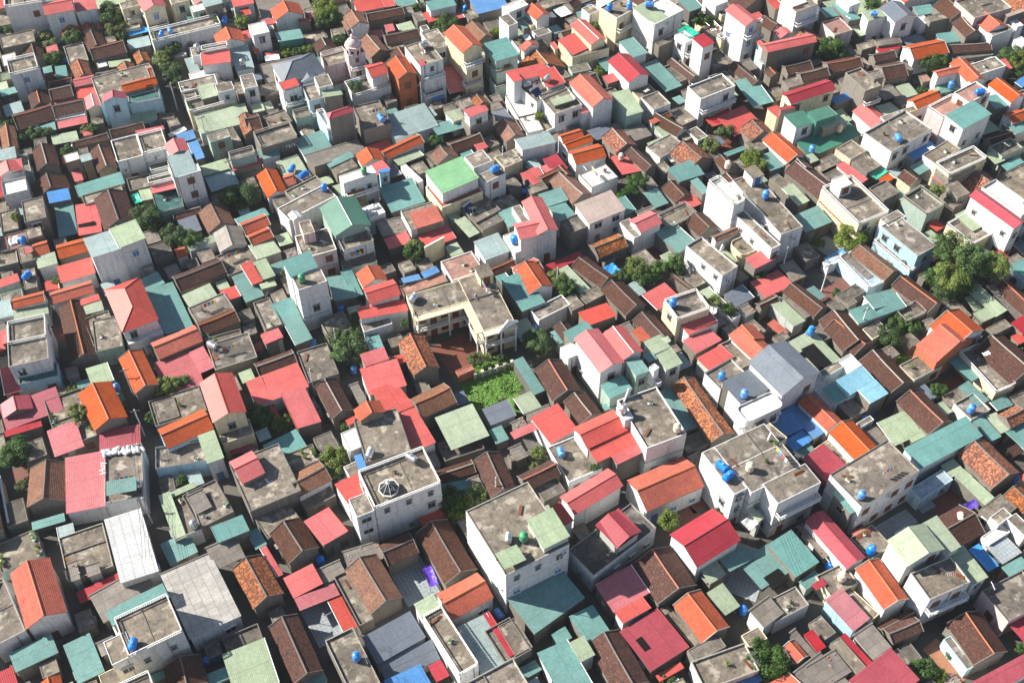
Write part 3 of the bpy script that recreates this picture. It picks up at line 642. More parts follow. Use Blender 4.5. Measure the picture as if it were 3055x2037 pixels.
Bo -44.82 177.85 1.83 3.32 0.45 3.51 w - -1 R25
Fc -39.9 168.89 10.79 4.13 0.68 5.83 w - -1 R15
Fc -40.96 173.67 7.3 3.07 0.68 5.24 - - 405 -
Aw -41.62 164.57 2.15 2.11 0.6 6.38 w - -1 R25
Ad -31.74 163.1 7.41 8.6 0.44 7.59 g - -1 R34
Fc -29.49 158.14 5.94 3.68 0.43 6.48 w - -1 R15
Fc -36.73 156.53 6.4 6.14 0.37 7.08 p - -1 R17
Fc -38.27 158.34 2.17 3.56 0.37 9.45 p - 410 -
Sy -41.32 155.51 2.09 1.93 0.5 5.42 - - -1 R19
St -37.83 146.5 5.34 4.09 0.49 11.89 w - -1 R41
Fc -35.86 143.33 5.34 3.32 0.44 11.28 w - -1 R17
St -40.93 142.4 3.96 5.46 0.5 3.66 - - -1 R15
St -38.62 138.62 3.3 6.37 0.51 3.24 - - -1 R4
Sr -42.69 136.12 3.48 2.33 0.52 4.24 - - -1 o3
Fc -44.28 141.86 3.14 7.19 0.45 3.83 y - -1 R14
Fw -30.08 173.38 6.87 2.41 0.47 9.02 w - -1 R15
Fo -30.88 171.72 3.79 2.28 0.47 6.29 - - 419 -
Sb -25.31 176.3 2.3 1.02 0.41 7.35 b - -1 R36
St -21.79 172.61 7.11 7.14 0.44 4.28 - - -1 R28
Fw -26.89 167.79 3.44 3.3 0.52 4.78 w - -1 R9
St -28.26 158.23 3.78 2.73 0.38 2.94 w - -1 R15
St -31.48 148.65 4.34 6.26 0.33 3.47 - - -1 R27
St -29.75 149.93 2.04 6.64 0.43 3.3 - - -1 R27
Fc -29.19 156.17 6.45 4.83 0.3 3.69 g - -1 R15
Sg -45.18 149.08 2.95 1.52 0.48 3.74 - - -1 R41
Ao -26.03 150.37 4.83 3.96 0.46 4.48 w - -1 R41
Br -23.57 144.59 5.98 4.17 0.42 6.67 w - -1 R41
Sr -23.28 141.41 8.82 3.01 0.31 5.6 w - -1 R19
Fc -24.52 139.56 5.26 3.27 0.39 4.29 w - -1 R19
St -24.92 136.78 2.17 3.24 0.32 3.09 - - -1 A41
Fc -12.61 143.33 11.87 5.24 0.37 6.71 c GN -1 R14
Fc -4.68 142.44 5.96 13.25 0.37 6.78 c GNV 434 -
Tc -0.71 136.19 4.52 0.32 0.68 8.48 - - 434 -
Sb -18.82 151.28 3.6 1.5 0.44 2.98 - - -1 R2
Sb -15.33 152.79 3.29 1.58 0.55 3.12 - - -1 R1
Fp -16.48 150.19 8.73 2.53 0.44 2.7 y - -1 R1
Fp -9.42 154.52 6.38 5.49 0.45 2.98 w - -1 R1
Sv -11.77 173.63 8.33 6.75 0.57 8.65 w - -1 R17
Fo -11.36 172.59 9.09 6.82 0.53 5.78 c - -1 R28
Fc -3.99 175.2 4.88 2.63 0.61 7.38 w - -1 R21
Fc -6.39 169.37 6.04 5.91 0.66 3.88 y - -1 R19
Fy -4.38 166.2 5.47 3.16 0.62 3.61 y - -1 R19
Sg -11.28 167.45 1.94 2.84 0.63 3.3 - - -1 R41
Sg -8.69 164.34 2.47 5.04 0.63 3.62 - - -1 L41
Sy -23.28 164.34 4.96 4.2 0.4 3.62 - - -1 R15
Fc -17.42 165.67 6.57 5.77 0.41 5.33 w - -1 R17
So -16.49 164.92 5.47 4.37 0.41 5.75 - - 449 -
Sr -21.88 160.81 4.72 2.97 0.42 3.5 - - -1 L4
Sr -14.41 161.57 6.39 3.9 0.5 3.65 - - -1 R4
St -0.15 167.15 3.52 4.64 0.49 3.6 - - -1 R19
Su -3.87 159 5.33 4.95 0.49 3.67 w - -1 R19
Bn -1.81 153.81 5.22 2.18 0.53 3.41 y - -1 R29
Bo 3 152.95 4.92 4.12 0.54 3.72 w - -1 R5
St 0.25 147.95 2.31 9.52 0.55 3.33 - - -1 R15
Fc -23.65 154.24 2.76 2.41 0.48 2.5 y - -1 A2
Fw -20.16 179.08 1.16 6.28 0.66 4.2 w - -1 R1
P3 -19.04 161.4 9.37 6.99 0.49 0 - - -1 -
Fc -16.1 139.44 2.24 2.27 0.45 0.4 y - -1 A22
Ar 5.26 162.85 4.22 9.56 0.32 8.01 w - -1 R15
Br 3.52 159.82 5.81 4.43 0.32 7.62 w - 462 -
Fc 1.77 166.16 1.76 4.92 0.42 5.31 w - -1 R41
St 0.05 166.68 2.68 3.94 0.43 3.6 - - -1 R19
Fw 0.69 159.47 2.79 5.25 0.47 4.4 w - -1 R27
St 8.09 171.99 4.99 3.65 0.43 4.26 - - -1 L20
St 9.83 167.42 3.97 4.38 0.51 4.69 - - -1 R2
Fy 12.22 164.28 4.62 3.99 0.5 4.73 y - -1 R2
Al 11.66 175.05 4.79 7.99 0.6 3.9 y - -1 R41
Bn 7.94 178.84 5.27 2.98 0.61 3.51 - - -1 R4
Fc 5.05 174.76 3.72 2.23 0.48 4.23 y - -1 R14
Sr 4.45 179.02 3.24 3.94 0.66 3.5 - - -1 o4
Sr 7.31 181.39 2.46 2.26 0.53 3.48 - - -1 R27
Fw 17.27 177.78 6.31 4.72 0.54 4.69 w - -1 R20
Sp 17.04 166.97 8.31 5.53 0.51 6.38 w - -1 R41
St 28.48 172.58 3.28 4.42 0.5 3.56 - - -1 L4
An 32.72 174.21 4.18 4.89 0.52 3.55 y - -1 L41
Sr 35 171.29 3.96 2.83 0.54 3.56 - - -1 R41
St 37.18 174.18 1.82 4.23 0.53 5.22 - - -1 R5
St 34.94 179.04 6.2 4.44 0.48 4.68 - - -1 o6
Sy 26.05 167.75 3.84 1 0.52 4.68 g - -1 R41
Br 25.52 163.42 5.13 4.07 0.56 5.87 w - -1 R15
Fc 22.99 162.8 2.34 4.92 0.55 4.84 w - -1 R14
Fc 32.05 167.08 7.01 3.9 0.58 3.97 y B -1 R17
St 31.4 161.41 4.91 6.68 0.66 3.66 - - -1 R2
An 36.65 164.96 4.62 4.77 0.56 3.62 y - -1 R15
An 32.44 149.08 1 8.08 0.73 3.45 y - -1 R4
Bm 18.41 159.44 6.6 3.81 0.49 3.37 y - -1 R7
Fy 18.05 157.37 2.81 2 0.68 2.3 - - -1 R7
Kb 18.74 154.43 2.44 2.34 0.61 2.3 - - -1 R5
Fc 37.13 153.69 3.93 9.7 0.66 6.56 w - -1 R41
Fc 38.11 150.22 1 1.99 0.62 5.47 c - -1 R15
Bl 41.15 160.9 6.77 1.74 0.52 5.36 w - -1 R5
Fc 44.42 158.49 5.09 4.34 0.54 4.79 c R -1 R20
Tc 39.31 156.25 2.51 0.56 1.02 7.05 - - 495 -
Sr 46.73 154.32 5.83 3.01 0.56 5.44 - - -1 R19
Fw 40.75 166.55 2.75 7.75 0.56 10.8 w - -1 R41
Fc 45.27 160.33 2.15 13.73 0.56 8.1 w - 498 -
Sc 9.6 155.84 8.51 1.89 0.51 2.52 - - -1 R25
An 15.19 152.5 3.86 7.5 0.78 3.58 y - -1 R19
An 20.41 145.84 4.7 7.54 0.59 3.79 y - -1 R15
Fc 14.67 146.95 4.44 2.64 0.6 3.32 y - -1 R25
Sg 11.69 150.71 2.2 7.96 0.6 3.15 - - -1 R25
Ao 3.9 150.02 4.96 7.02 0.45 4.49 w - -1 R5
St 1.97 146.75 4.86 8.51 0.49 4.54 - - -1 R41
Fc 6.98 143.35 6.94 2.86 0.58 3.82 w - -1 R41
Fc 11.17 144.59 2.69 3.23 0.57 3.79 y - -1 R25
Sr 15.39 141.38 6.06 3.58 0.47 4.19 - - -1 L24
An 9.6 137.83 3.03 3.66 0.5 3.54 - - -1 L41
St 8.09 136.91 1.41 3.07 0.46 3.09 - - -1 L41
St 11.81 136 5.03 2.7 0.59 5.68 - - -1 R5
Sr 27.39 146.45 5.55 4.35 0.64 3.41 - - -1 R4
Fc 31.28 141.5 6.61 4.96 0.42 6.49 c - -1 R4
Sr 33.17 139.25 6.34 3.8 0.51 4.81 w - -1 R5
Fc 33.23 139.42 6.34 4.03 0.49 4.45 w - -1 R5
Fc 38.96 144.04 2.05 6.08 0.63 3.04 w P -1 R4
Ao 41.74 136.06 5.28 3.76 0.51 4.24 w - -1 R17
Bn 46.81 144.94 4.36 1.82 0.54 3.4 y - -1 R17
Fc 43.62 139.02 2.72 3.35 0.61 3.07 y - -1 R17
Sg 25.54 132.5 4.32 1.23 0.43 6.81 - - -1 B4
So 22.72 135.36 2.1 2.94 0.57 5.67 - - -1 R17
P3 28.63 161.7 5.3 4.39 0.73 0 - - -1 -
Fc 48.94 166.37 4.95 16.7 0.45 8.01 w - -1 R15
St 58.39 166.51 6.48 4.57 0.5 3.61 - - -1 R34
Sg 56.2 173.18 2.9 5.2 0.58 3.9 - - -1 R34
Fc 54.63 176.35 2.42 6.45 0.64 3.53 y - -1 R17
An 60.05 177.83 5.22 9.88 0.61 3.54 y - -1 R15
Fc 66.52 168.8 7.26 11.42 0.49 6.39 c B -1 R41
Fw 64.13 171.72 2.8 2.89 0.49 8.64 w - 529 -
Fo 63.38 167.25 1.44 10.41 0.49 3.61 c G 529 -
Fy 65.05 180.19 4.95 3.04 0.57 3.49 y - -1 R5
Sr 68.77 178.91 2.15 5.46 0.67 4.2 - - -1 R4
Fc 73.44 172.95 4.43 4.14 0.57 5.23 y - -1 R4
Kt 74.08 179.85 3.81 1.89 0.69 3.5 - - -1 R4
So 75.27 178.19 3.08 1.63 0.62 3.5 - - -1 R4
An 79.42 177.04 3.47 3.5 0.63 4.69 c - -1 R27
Sr 85.74 177.24 2.27 2.95 0.68 4.21 - - -1 R5
Fc 88.51 178.41 7.36 3.69 0.56 5.69 y B -1 R41
Fc 80.32 169.79 5.1 6.27 0.62 5.28 g B -1 R41
Fc 87.57 172.79 3.01 4.13 0.45 5.75 y - -1 R4
Fc 86.91 171.02 2.45 3.01 0.53 4.27 y - -1 R5
Ac 91.83 163.45 3.21 10.97 0.61 9.25 w - -1 R19
Fw 95.02 166.91 3.95 9.66 0.61 9.02 w - 543 -
Sg 88.57 165.12 3.81 4.91 0.55 4.82 - - -1 R4
Fc 88.06 162.99 5.9 6.6 0.57 4.35 c B -1 R4
Fc 74.61 158.45 5.09 9.45 0.58 7.08 b - -1 R17
Fc 72.76 156.93 2.62 9.55 0.58 3.7 b B 547 -
Fc 72.64 163.23 4.65 2.25 0.6 7.09 w - -1 R15
P2 61.6 162.46 4.32 4.87 0.75 0 - - -1 -
Kb 61.61 157.81 4.69 1.34 0.59 2.3 - - -1 R15
Fw 61.32 156.78 4.61 1.49 0.56 2.3 w - -1 R15
Al 68.22 154.7 3.96 8.76 0.62 3.87 y - -1 R0
Sy 64.91 154.11 1.48 6.73 0.63 3.41 - - -1 L20
Fb 65.66 153.37 4.03 8.93 0.48 3.14 b B -1 R28
P3 61.29 150.82 7.92 4.57 0.56 0 - - -1 -
Fc 56.24 158.37 3.23 3.99 0.49 2.94 y - -1 L28
Fy 62.56 147.78 5.26 2.46 0.6 2.71 - - -1 A14
Fy 62.16 145.42 2.18 1.37 0.63 3.02 - - -1 R14
An 53.66 145.28 3.8 7.84 0.67 3.8 y - -1 R5
Sg 49.99 142.81 2.94 7.05 0.57 3.36 - - -1 R5
Sy 52.18 143.85 1.05 5.7 0.55 3.42 - - -1 R5
An 59.41 137.71 5.77 7.77 0.42 3.86 y - -1 A5
Fc 54.82 137.19 3.24 3.32 0.5 3.53 y - -1 R14
St 67.56 144.89 6.2 3.38 0.42 4.38 w - -1 R14
St 66.23 142.6 10.43 3.37 0.42 4.35 - - 565 -
Fc 65.27 138.29 3.98 2.74 0.55 3.46 c - -1 R5
An 74.41 146.68 4.25 8.54 0.65 3.79 y - -1 R0
Fc 72.39 142.47 4.81 2.95 0.5 3.43 y B -1 R41
Ao 78.52 136.31 7.53 6.01 0.57 6.24 w - -1 R17
Fw 75.55 134.52 1.4 1.46 0.49 5.14 w - -1 R15
Sg 86.86 145.15 2.94 7.33 0.57 3.79 - - -1 R19
Sg 84.86 145.14 2.38 3.3 0.34 3.03 - - -1 L17
Sg 85.54 141.72 3.26 2.5 0.53 3.66 - - -1 A5
Sy 90.16 144.89 1.84 8.11 0.47 3.8 - - -1 R19
An 92.4 145.43 3.89 8.35 0.51 3.95 y - -1 R17
Fc 86.98 137.97 4.46 1.85 0.51 4.6 y - -1 R25
Sc 91.41 138.5 3.3 3.01 0.58 4.6 - - -1 R15
Sr 90.84 136.25 3.89 2.08 0.51 3.86 - - -1 R15
St 95.46 152.8 3.51 3.85 0.57 3.72 b - -1 R17
Fc 94.89 155.28 3.99 2.67 0.54 3.4 y - -1 R7
Sc 93.3 157.49 1.33 2.34 0.58 2.93 - - -1 R22
Sg 81.05 162.46 2.51 3.02 0.58 2.91 - - -1 A4
So 47.98 139.29 1.85 3.7 0.7 2.76 - - -1 R15
Fy 48.18 136.9 2.62 1.74 0.57 3.09 y - -1 R15
P3 48.24 144.93 4.59 2.65 0.55 0 - - -1 -
P3 61.29 167.09 6.4 2.82 0.54 0 - - -1 -
Fc -111 232.87 8.28 6.02 0.29 8.92 w - -1 R5
Sr -119.14 237.01 2.49 4.08 0.43 4.65 - - -1 L27
Br -102.91 230.98 6.52 5.05 0.34 7.84 w - -1 R17
Sr -97.73 233.53 4.82 4.71 0.32 6.7 w - -1 R5
St -106.07 240.85 6.55 2.03 0.28 3.72 - - -1 R17
Ao -100.76 228.65 4.2 3.84 0.32 3.18 w - -1 R17
Ao -97.07 229.3 2.82 2.74 0.4 3.17 w - -1 R25
Ao -94.6 229.96 1.5 2.36 0.39 3.17 - - -1 R25
An -94.5 224.61 4.33 6.4 0.44 2.89 y - -1 R25
Sr -110.91 226.26 4.99 1.39 0.26 3.82 - - -1 L4
Fc -111.4 223.7 7.32 4.81 0.38 4.3 y - -1 R15
An -107.14 220.43 4 5.26 0.41 2.91 - - -1 R28
Fw -111.49 216.85 3.19 4.38 0.42 3.9 - - -1 A12
Fc -105.62 210.04 5.97 5.48 0.4 7.35 w - -1 R28
St -102.85 214.75 1.94 2.13 0.39 2.61 - - -1 R28
St -99.67 214.14 2.4 4.13 0.33 2.62 - - -1 R41
Fc -87.59 233.75 4.23 2.82 0.46 6.7 c - -1 R19
Ar -82.11 232.53 5.35 5.82 0.46 7.83 c - 604 -
Fc -87.16 232.55 2.87 2.38 0.46 3.78 c B 604 -
Fc -80.9 229.49 4.57 2.03 0.46 3.8 c B 604 -
Fc -87.38 230.39 3.56 2.26 0.38 3.17 c - -1 R25
Kb -85.73 229.12 4.67 2.24 0.44 2.54 - - -1 R15
Fc -73.85 226.17 15.55 4.13 0.42 5.24 w BP -1 R17
Fc -76.38 234.89 4.15 3.26 0.41 7.42 c - -1 R5
Fc -76.6 234.99 3.86 2.82 0.41 4.66 c B 611 -
Fw -71.23 232.42 4.28 2.77 0.45 6.71 g - -1 R15
Su -68.31 232.66 4.22 3.09 0.43 8.18 - - -1 R28
Ft -72.97 231.22 3.85 3.39 0.49 4.7 g - -1 R5
Sr -62.28 236.23 4.87 2.9 0.34 5.62 - - -1 R14
Sr -61.62 234.1 2.12 3.41 0.41 4.67 - - -1 R14
Ao -63.09 221.86 6.1 4.8 0.39 5.77 w - -1 R15
Fc -69.69 217.11 2.22 3.4 0.35 5.8 w - -1 R22
Sr -64.8 214.13 6.24 4.14 0.22 6.36 w - -1 R17
Su -59.81 216.85 4.01 8.01 0.32 4.36 w - -1 R4
Su -70.51 214.62 2.32 5.2 0.4 3.91 - - -1 R14
Fw -67.57 211.81 6.17 2.04 0.38 3.93 w - -1 R14
Fc -65.37 216.86 5.62 1.69 0.32 6.87 w B -1 R17
Sr -59.87 224.76 2.3 2.66 0.36 4.74 - - -1 R17
Fw -56.68 224.16 3.78 4.35 0.4 6.81 w - -1 R17
Fc -65.3 231.02 3.53 1.8 0.25 3.78 y - -1 R28
Bn -90.64 221.01 7.5 5.2 0.41 3.24 y - -1 R15
Fw -91.35 216.97 2.2 2.74 0.43 2.6 - - -1 R22
Sg -87.28 217.17 4.66 2.22 0.38 2.6 - - -1 R22
Am -82.59 218.37 3.03 4.28 0.44 2.92 - - -1 R19
Bn -89.08 212.71 4.56 2.49 0.32 2.95 - - -1 R2
Am -85.11 214.42 3.6 3.43 0.41 3.01 - - -1 R28
Am -94.83 213.47 3.87 6.04 0.46 3.28 w - -1 R41
Br -92.99 209.05 4.52 2.94 0.37 3.95 y - -1 R5
Sr -91.97 206.97 4.49 5.65 0.33 3.32 - - -1 R4
Bn -98.52 209.51 4.98 2.07 0.35 3.29 - - -1 R19
Bn -97.42 206 4.69 4.47 0.36 3.32 - - -1 o4
Sr -96.64 204.54 5.19 2.41 0.37 2.66 - - -1 R27
An -101.6 203.64 4.22 5.13 0.41 3.08 - - -1 A19
Bn -94.38 200.66 6.39 4.34 0.35 3.36 w - -1 L6
Ar -89.11 201.13 3.32 4.33 0.38 4.48 c - -1 R5
Fw -94.01 198.92 6.18 2.05 0.31 2.96 w - -1 R41
Sr -93 196.66 6.09 2.31 0.34 2.71 - - -1 R41
Bn -101.27 197.99 8.1 5.8 0.48 3.12 y - -1 R15
St -98.85 195.01 5.14 3.5 0.38 2.72 - - -1 R20
St -108.95 206.19 3.42 2.05 0.48 3.31 - - -1 L5
Fg -110.95 211.68 2.63 2.84 0.38 3.28 - - -1 L19
Su -106.43 200.62 3.87 3.6 0.47 3.09 - - -1 L5
Sr -89.44 194.24 1.88 2.96 0.4 2.45 - - -1 R4
Fc -82.89 205.63 12.57 9.56 0.43 5.99 b - -1 R5
Bo -79.29 203.9 7.26 3.18 0.43 7.04 - - 651 -
Bo -77.37 207.22 1.05 6.06 0.43 7.14 - - 651 -
Ac -83.08 198.06 4.87 2.35 0.27 8.24 b - -1 R2
Ft -78.21 201.88 6.5 4.77 0.31 5.97 b - -1 R15
Sg -78.64 199.72 5.22 6.95 0.35 3.37 b - -1 R6
Fy -74.03 198.51 4.18 1.93 0.27 2.69 - - -1 R6
Bn -80.61 193.64 7.02 2.74 0.4 3.4 y - -1 A34
Sr -75.25 192.03 5.61 1.38 0.41 4.45 - - -1 R5
Fc -73.21 186.17 5.01 6.29 0.39 6.15 w - -1 R15
Fc -71.62 181.87 3.79 2.53 0.39 3.48 w B 660 -
Fc -78.08 184.42 5.16 7.04 0.4 6.17 w - -1 R5
Ar -65.92 179.07 3.99 4.1 0.44 10.92 w - -1 R15
Fc -64.08 174.94 5.28 4.45 0.42 10.21 w - -1 R14
Sb -67.68 190.82 3.61 2.62 0.44 3.82 - - -1 R14
Sb -64.86 186.48 2.14 5.32 0.43 3.8 - - -1 R2
Bn -87.6 190.37 7.4 2.31 0.42 3.15 - - -1 L34
An -83.22 183.78 4 7.24 0.44 3.76 y - -1 o7
Fw -89.21 182.89 2.94 2.68 0.45 5.12 - - -1 R4
Su -86.28 182.72 2.16 1.89 0.45 5.12 - - -1 R28
Fc -87.61 185.57 1.77 2.61 0.37 4.13 - - -1 R28
An -95.31 184.44 4.5 6.97 0.41 3.48 y - -1 L28
Al -104.55 190.6 3.12 7.83 0.36 3.43 - - -1 L14
Fc -99.38 182.56 2.22 6.18 0.4 3.49 g - -1 R4
Sr -100.03 178.63 4.49 3.61 0.3 6.22 w - -1 R4
Su -102.51 183.92 3.27 3.06 0.33 5.12 w - -1 R15
Fc -100.35 187.15 2.48 1.87 0.4 2.76 - - -1 L14
Fc -67.78 207.04 7.91 3.51 0.37 4.9 w - -1 R14
Fc -69.19 204.18 2.46 3.28 0.41 4.44 p - -1 R40
Sg -64.87 203.03 3.41 4.36 0.38 5.95 - - -1 R15
Fc -60.97 202.96 3.55 2.87 0.37 7.03 w - -1 R19
Fc -64.3 201.49 9.93 4.14 0.43 4.48 c BP -1 R15
Sg -61.08 196.69 10.9 5.91 0.38 3.73 w - -1 R1
Fc -57.68 206.89 4.27 3.75 0.42 3.97 y - -1 L17
Fc -56.38 205.8 2.92 4.78 0.36 6.45 w - -1 L34
Sy -55.57 205.8 3.98 3.23 0.47 3.32 - - -1 L17
Sg -54.39 201.17 2.63 2.75 0.35 2.95 - - -1 L17
Am -55.29 194.92 3.81 6.24 0.4 3.4 y - -1 R15
Fc -58.58 192.21 2 7.69 0.51 3.42 y - -1 L22
Fc -60.11 188.3 4.31 2.66 0.46 6.1 g - -1 R2
Fc -54.45 182.54 5.07 2.25 0.42 6.17 g B -1 R19
Sg -59.98 180.91 5.32 2.93 0.44 4.18 - - -1 R36
Sr -53.92 181.94 5.87 2.16 0.36 4.17 y - -1 R27
Sy -54.09 181.47 4.1 1.76 0.37 2.79 - - -1 R1
Kw -70.26 193.56 3.95 1.26 0.67 2.72 - - -1 R14
Fw -74.52 220.26 2.96 1.82 0.35 2.58 - - -1 R22
Ao -51.51 231.98 6.81 4.65 0.39 5.67 w - -1 R4
Sr -54.78 229.92 4.8 2.08 0.3 4.7 - - -1 R41
Sc -47.42 230.26 2.82 1.24 0.36 4.69 - - -1 R25
Fw -55.83 225.7 4.28 1.7 0.31 5.71 - - -1 R28
St -50.09 224.43 5.66 3.71 0.36 4.75 t - -1 R5
Bn -55.99 224.81 5.03 2.24 0.31 3.2 y - -1 R4
Sr -57.43 221.04 1.15 2.21 0.36 3.22 - - -1 R25
Sr -53.91 220.77 3.53 1 0.33 2.58 - - -1 R4
Kw -53.71 219.22 3.24 2.18 0.29 2.59 - - -1 R27
Fc -39.56 227.12 3.01 2.72 0.31 3.81 - - -1 A34
Al -35.44 228.69 4.36 5.04 0.45 5.71 w - -1 R27
Al -37.51 227.97 1.24 4.1 0.42 4.72 - - -1 R15
Sr -33.16 236.55 6.6 4.04 0.32 4.66 w - -1 R14
Sr -28.77 237.69 2.59 3.71 0.3 4.64 - - -1 A19
Bn -29.37 234.08 8.71 3.31 0.32 3.78 y - -1 R27
Bn -24.97 225.39 7.94 3.49 0.36 3.84 y - -1 A15
Fc -26.36 222.7 3.89 2.17 0.37 3.21 - - -1 R20
Sr -27.91 228.62 2.09 2.41 0.32 3.8 - - -1 B17
Bn -42.47 240.4 6.71 2.82 0.35 3.11 - - -1 R15
Fc -46.68 235.2 2.88 2.85 0.36 3.76 - - -1 R25
Sr -45.94 233.22 1.79 1.58 0.26 3.77 - - -1 R7
An -42.14 222.14 4.64 3.28 0.41 3.47 - - -1 R41
Al -31 221.38 4.72 6.93 0.53 3.88 y - -1 R34
Fc -38.5 213.17 5.4 4.27 0.43 6.93 p - -1 R41
Fc -33.94 211.84 3.74 3 0.43 9.95 p - 720 -
Fc -39.35 215.62 5.21 1.64 0.45 6.89 p - -1 R33
Hk -45.66 207.47 9.62 7.6 0.47 8.55 w - -1 R17
Ak -44.02 206.36 3.92 5.65 0.47 8.23 w - 723 -
Fc -47 202.4 4.13 3.62 0.46 8.2 w - -1 R17
Sr -46.86 201.9 3.66 2.45 0.46 8.73 w - 725 -
Fc -41.89 200.43 3.27 5.56 0.38 7.84 b - -1 R35
Fc -39.55 201.64 3.04 3.91 0.38 9.66 w - 727 -
Sg -37.81 199.43 4.09 3.2 0.38 8.62 - - 727 -
Fc -44.19 197.21 3.53 2.57 0.43 4.5 g B -1 R15
Fc -35.27 191.72 5.38 1.76 0.49 9.11 w - -1 R0
Hc -35.21 191.5 5.55 2.13 0.49 9.51 - - 731 -
Fb -38.71 193.13 1.57 6.67 0.47 6.07 b B -1 R15
Fc -31.1 206.44 8.72 5.12 0.46 4.92 w B -1 R41
Br -29.09 207.45 3.93 4.68 0.46 8.13 w - 734 -
Ao -23.62 207.82 4.63 6.34 0.46 8.14 o - -1 R19
Fc -18.99 211.32 5.38 7.92 0.49 9.62 w - -1 R5
Fc -17.7 209.24 5.1 4.95 0.49 5.89 w B 737 -
Fc -17.12 206.72 4.89 3.26 0.49 3.05 w B 737 -
Sr -19.2 207.68 1.23 2.02 0.36 9.84 - - -1 R5
Fc -16.88 219.08 3.9 6.74 0.46 7.62 w - -1 R17
Ao -10.6 215.14 5.08 8.39 0.55 10.31 c - -1 R20
Fc -8.5 210.59 4.01 1.65 0.55 6.93 c B 742 -
Fc -8.57 209.31 4.38 1.73 0.55 3.29 c B 742 -
Sr -12.55 211.04 4.65 8.52 0.31 3.04 - - -1 R4
Al -7.5 225.8 3.76 6.68 0.54 4.75 - - -1 R25
St -2.34 213.79 5.54 6.33 0.43 8.82 g - -1 R15
Ft -2.22 211.44 3.98 3.38 0.43 5.85 g B 747 -
Ft -2.85 209.65 3.07 3.76 0.43 3.03 g B 747 -
Fc -0.78 225.22 2.43 4.04 0.57 8.27 w - -1 R14
Sr -17.46 233.64 5.52 3.46 0.45 3.78 - - -1 R15
Sr -12.29 233.11 2.33 1.68 0.4 3.77 - - -1 R4
St -16.41 235.32 6.46 3.64 0.37 5.64 w - -1 R15
Fc -21.43 232.99 2.19 3.69 0.38 3.78 - - -1 R5
Sb -5.37 236.99 7.82 5.23 0.4 4.66 - - -1 R15
Fc -9.6 233.87 2.64 3.59 0.5 3.77 - - -1 R4
Fc -19.93 228.63 1.71 1.8 0.42 3.8 w - -1 R19
Fc -52.53 207.42 3.44 3.63 0.44 2.65 - - -1 R17
Sy -53.58 208.01 5.64 2.44 0.44 2.65 - - -1 R17
Sg -53.24 201.87 3.79 2.29 0.43 2.68 - - -1 o3
Fc -49.3 196.11 4.78 4.29 0.49 4.06 y - -1 R5
Bn -54.51 195.47 3.17 5.67 0.38 3.39 y - -1 R22
Fc -48.77 189.51 7.81 5.19 0.46 5.08 y B -1 R5
St -49.97 186.18 4.04 2.87 0.41 3.45 w - -1 R4
Sr -51.82 183.42 1.85 2.16 0.44 3.47 - - -1 R4
Fc -29.24 194.95 5.89 8.11 0.38 6.06 y - -1 R34
St -40.94 188.62 6.31 6.69 0.5 3.45 w - -1 R15
Sy -35.98 185.18 12.06 4.23 0.58 4.18 - - -1 R41
St -34.92 182.92 5.89 1.7 0.65 4.35 - - -1 R41
Su -21.4 195.34 9.97 7.31 0.48 4.09 w - -1 R41
Su -17.56 198.49 2.34 2.97 0.62 3.76 - - -1 R8
Sg -11.84 197.41 3.52 3.52 0.58 4.04 w - -1 R27
St -13.18 194.55 7.07 3.64 0.48 3.4 - - -1 R27
Sr -7.43 194.27 4.72 2.52 0.54 7.92 w - -1 R17
Fc -9.4 197.86 2.35 2.52 0.5 7.08 y - -1 R17
Am -6.69 197.45 2.97 3.05 0.49 7.56 - - -1 R15
Fc -7.29 194.98 5.63 3.5 0.59 4.54 y B -1 R41
Ao -28.73 182.72 4.86 3.85 0.44 5.13 w - -1 R15
Bo -22.64 187.12 9.29 2.98 0.64 4.14 w - -1 R4
Sg -21.3 184.78 6.09 2.68 0.63 3.47 - - -1 R1
Sr -26.45 178.46 3.36 3.07 0.65 6.21 - - -1 R36
Fc -33.93 181.08 4.8 2.76 0.59 4.18 - - -1 L36
Su -44.9 201.05 3.62 1 0.36 3.34 - - -1 R15
Bn -9.64 189.33 7.06 3.47 0.51 3.44 y - -1 R20
Al -13.87 184.99 4.87 3.64 0.53 3.74 y - -1 R14
Fy -16.33 185.24 2.24 3.93 0.61 2.77 - - -1 R19
Sr -6.5 188.46 2.48 2.41 0.54 3.43 - - -1 R5
Al -0.51 192.59 4.41 5.94 0.44 3.69 - - -1 R4
Fc -6.78 181.16 4.26 3.95 0.53 6.19 w - -1 R41
Fc -0.72 182.36 4.3 3.79 0.57 5.14 c - -1 R15
Sb -15.98 204.93 3.05 1 0.42 2.66 - - -1 R8
Fk -21.35 201.5 3.02 1.6 0.42 2.68 - - -1 R41
Fc -16.12 202.45 2.47 2.48 0.41 2.67 - - -1 R8
Sr 0.43 203.78 2.2 3.89 0.5 9.32 w - -1 L4
Ao 5.81 231.98 3.98 4.78 0.58 5.67 w - -1 R41
Fc 4.17 231.88 3.18 4.61 0.66 3.79 c - -1 R41
Fw 0.71 233.08 5.35 3.01 0.61 6.71 w - -1 R1
St 2.37 231.88 3.09 5.8 0.58 3.79 - - -1 R35
Kw 11.76 235.89 3.17 3.54 0.55 3.14 - - -1 R34
Fc 8.02 238.11 3.66 3.21 0.61 3.75 - - -1 R28
Bn 14.03 238.34 3.15 3.55 0.84 3.74 y - -1 R34
Fc 18.01 233.1 2.95 2.93 0.64 5.65 w - -1 R5
St 16.24 234.12 1.58 3.27 0.48 3.15 - - -1 R34
Fw 22.28 235.09 4.98 2.88 0.51 6.69 w - -1 R15
Fc 24.09 229.09 6.88 5.53 0.73 8.98 c - -1 R15
Fc 24.19 228.44 2.64 3.99 0.73 3.18 c B 805 -
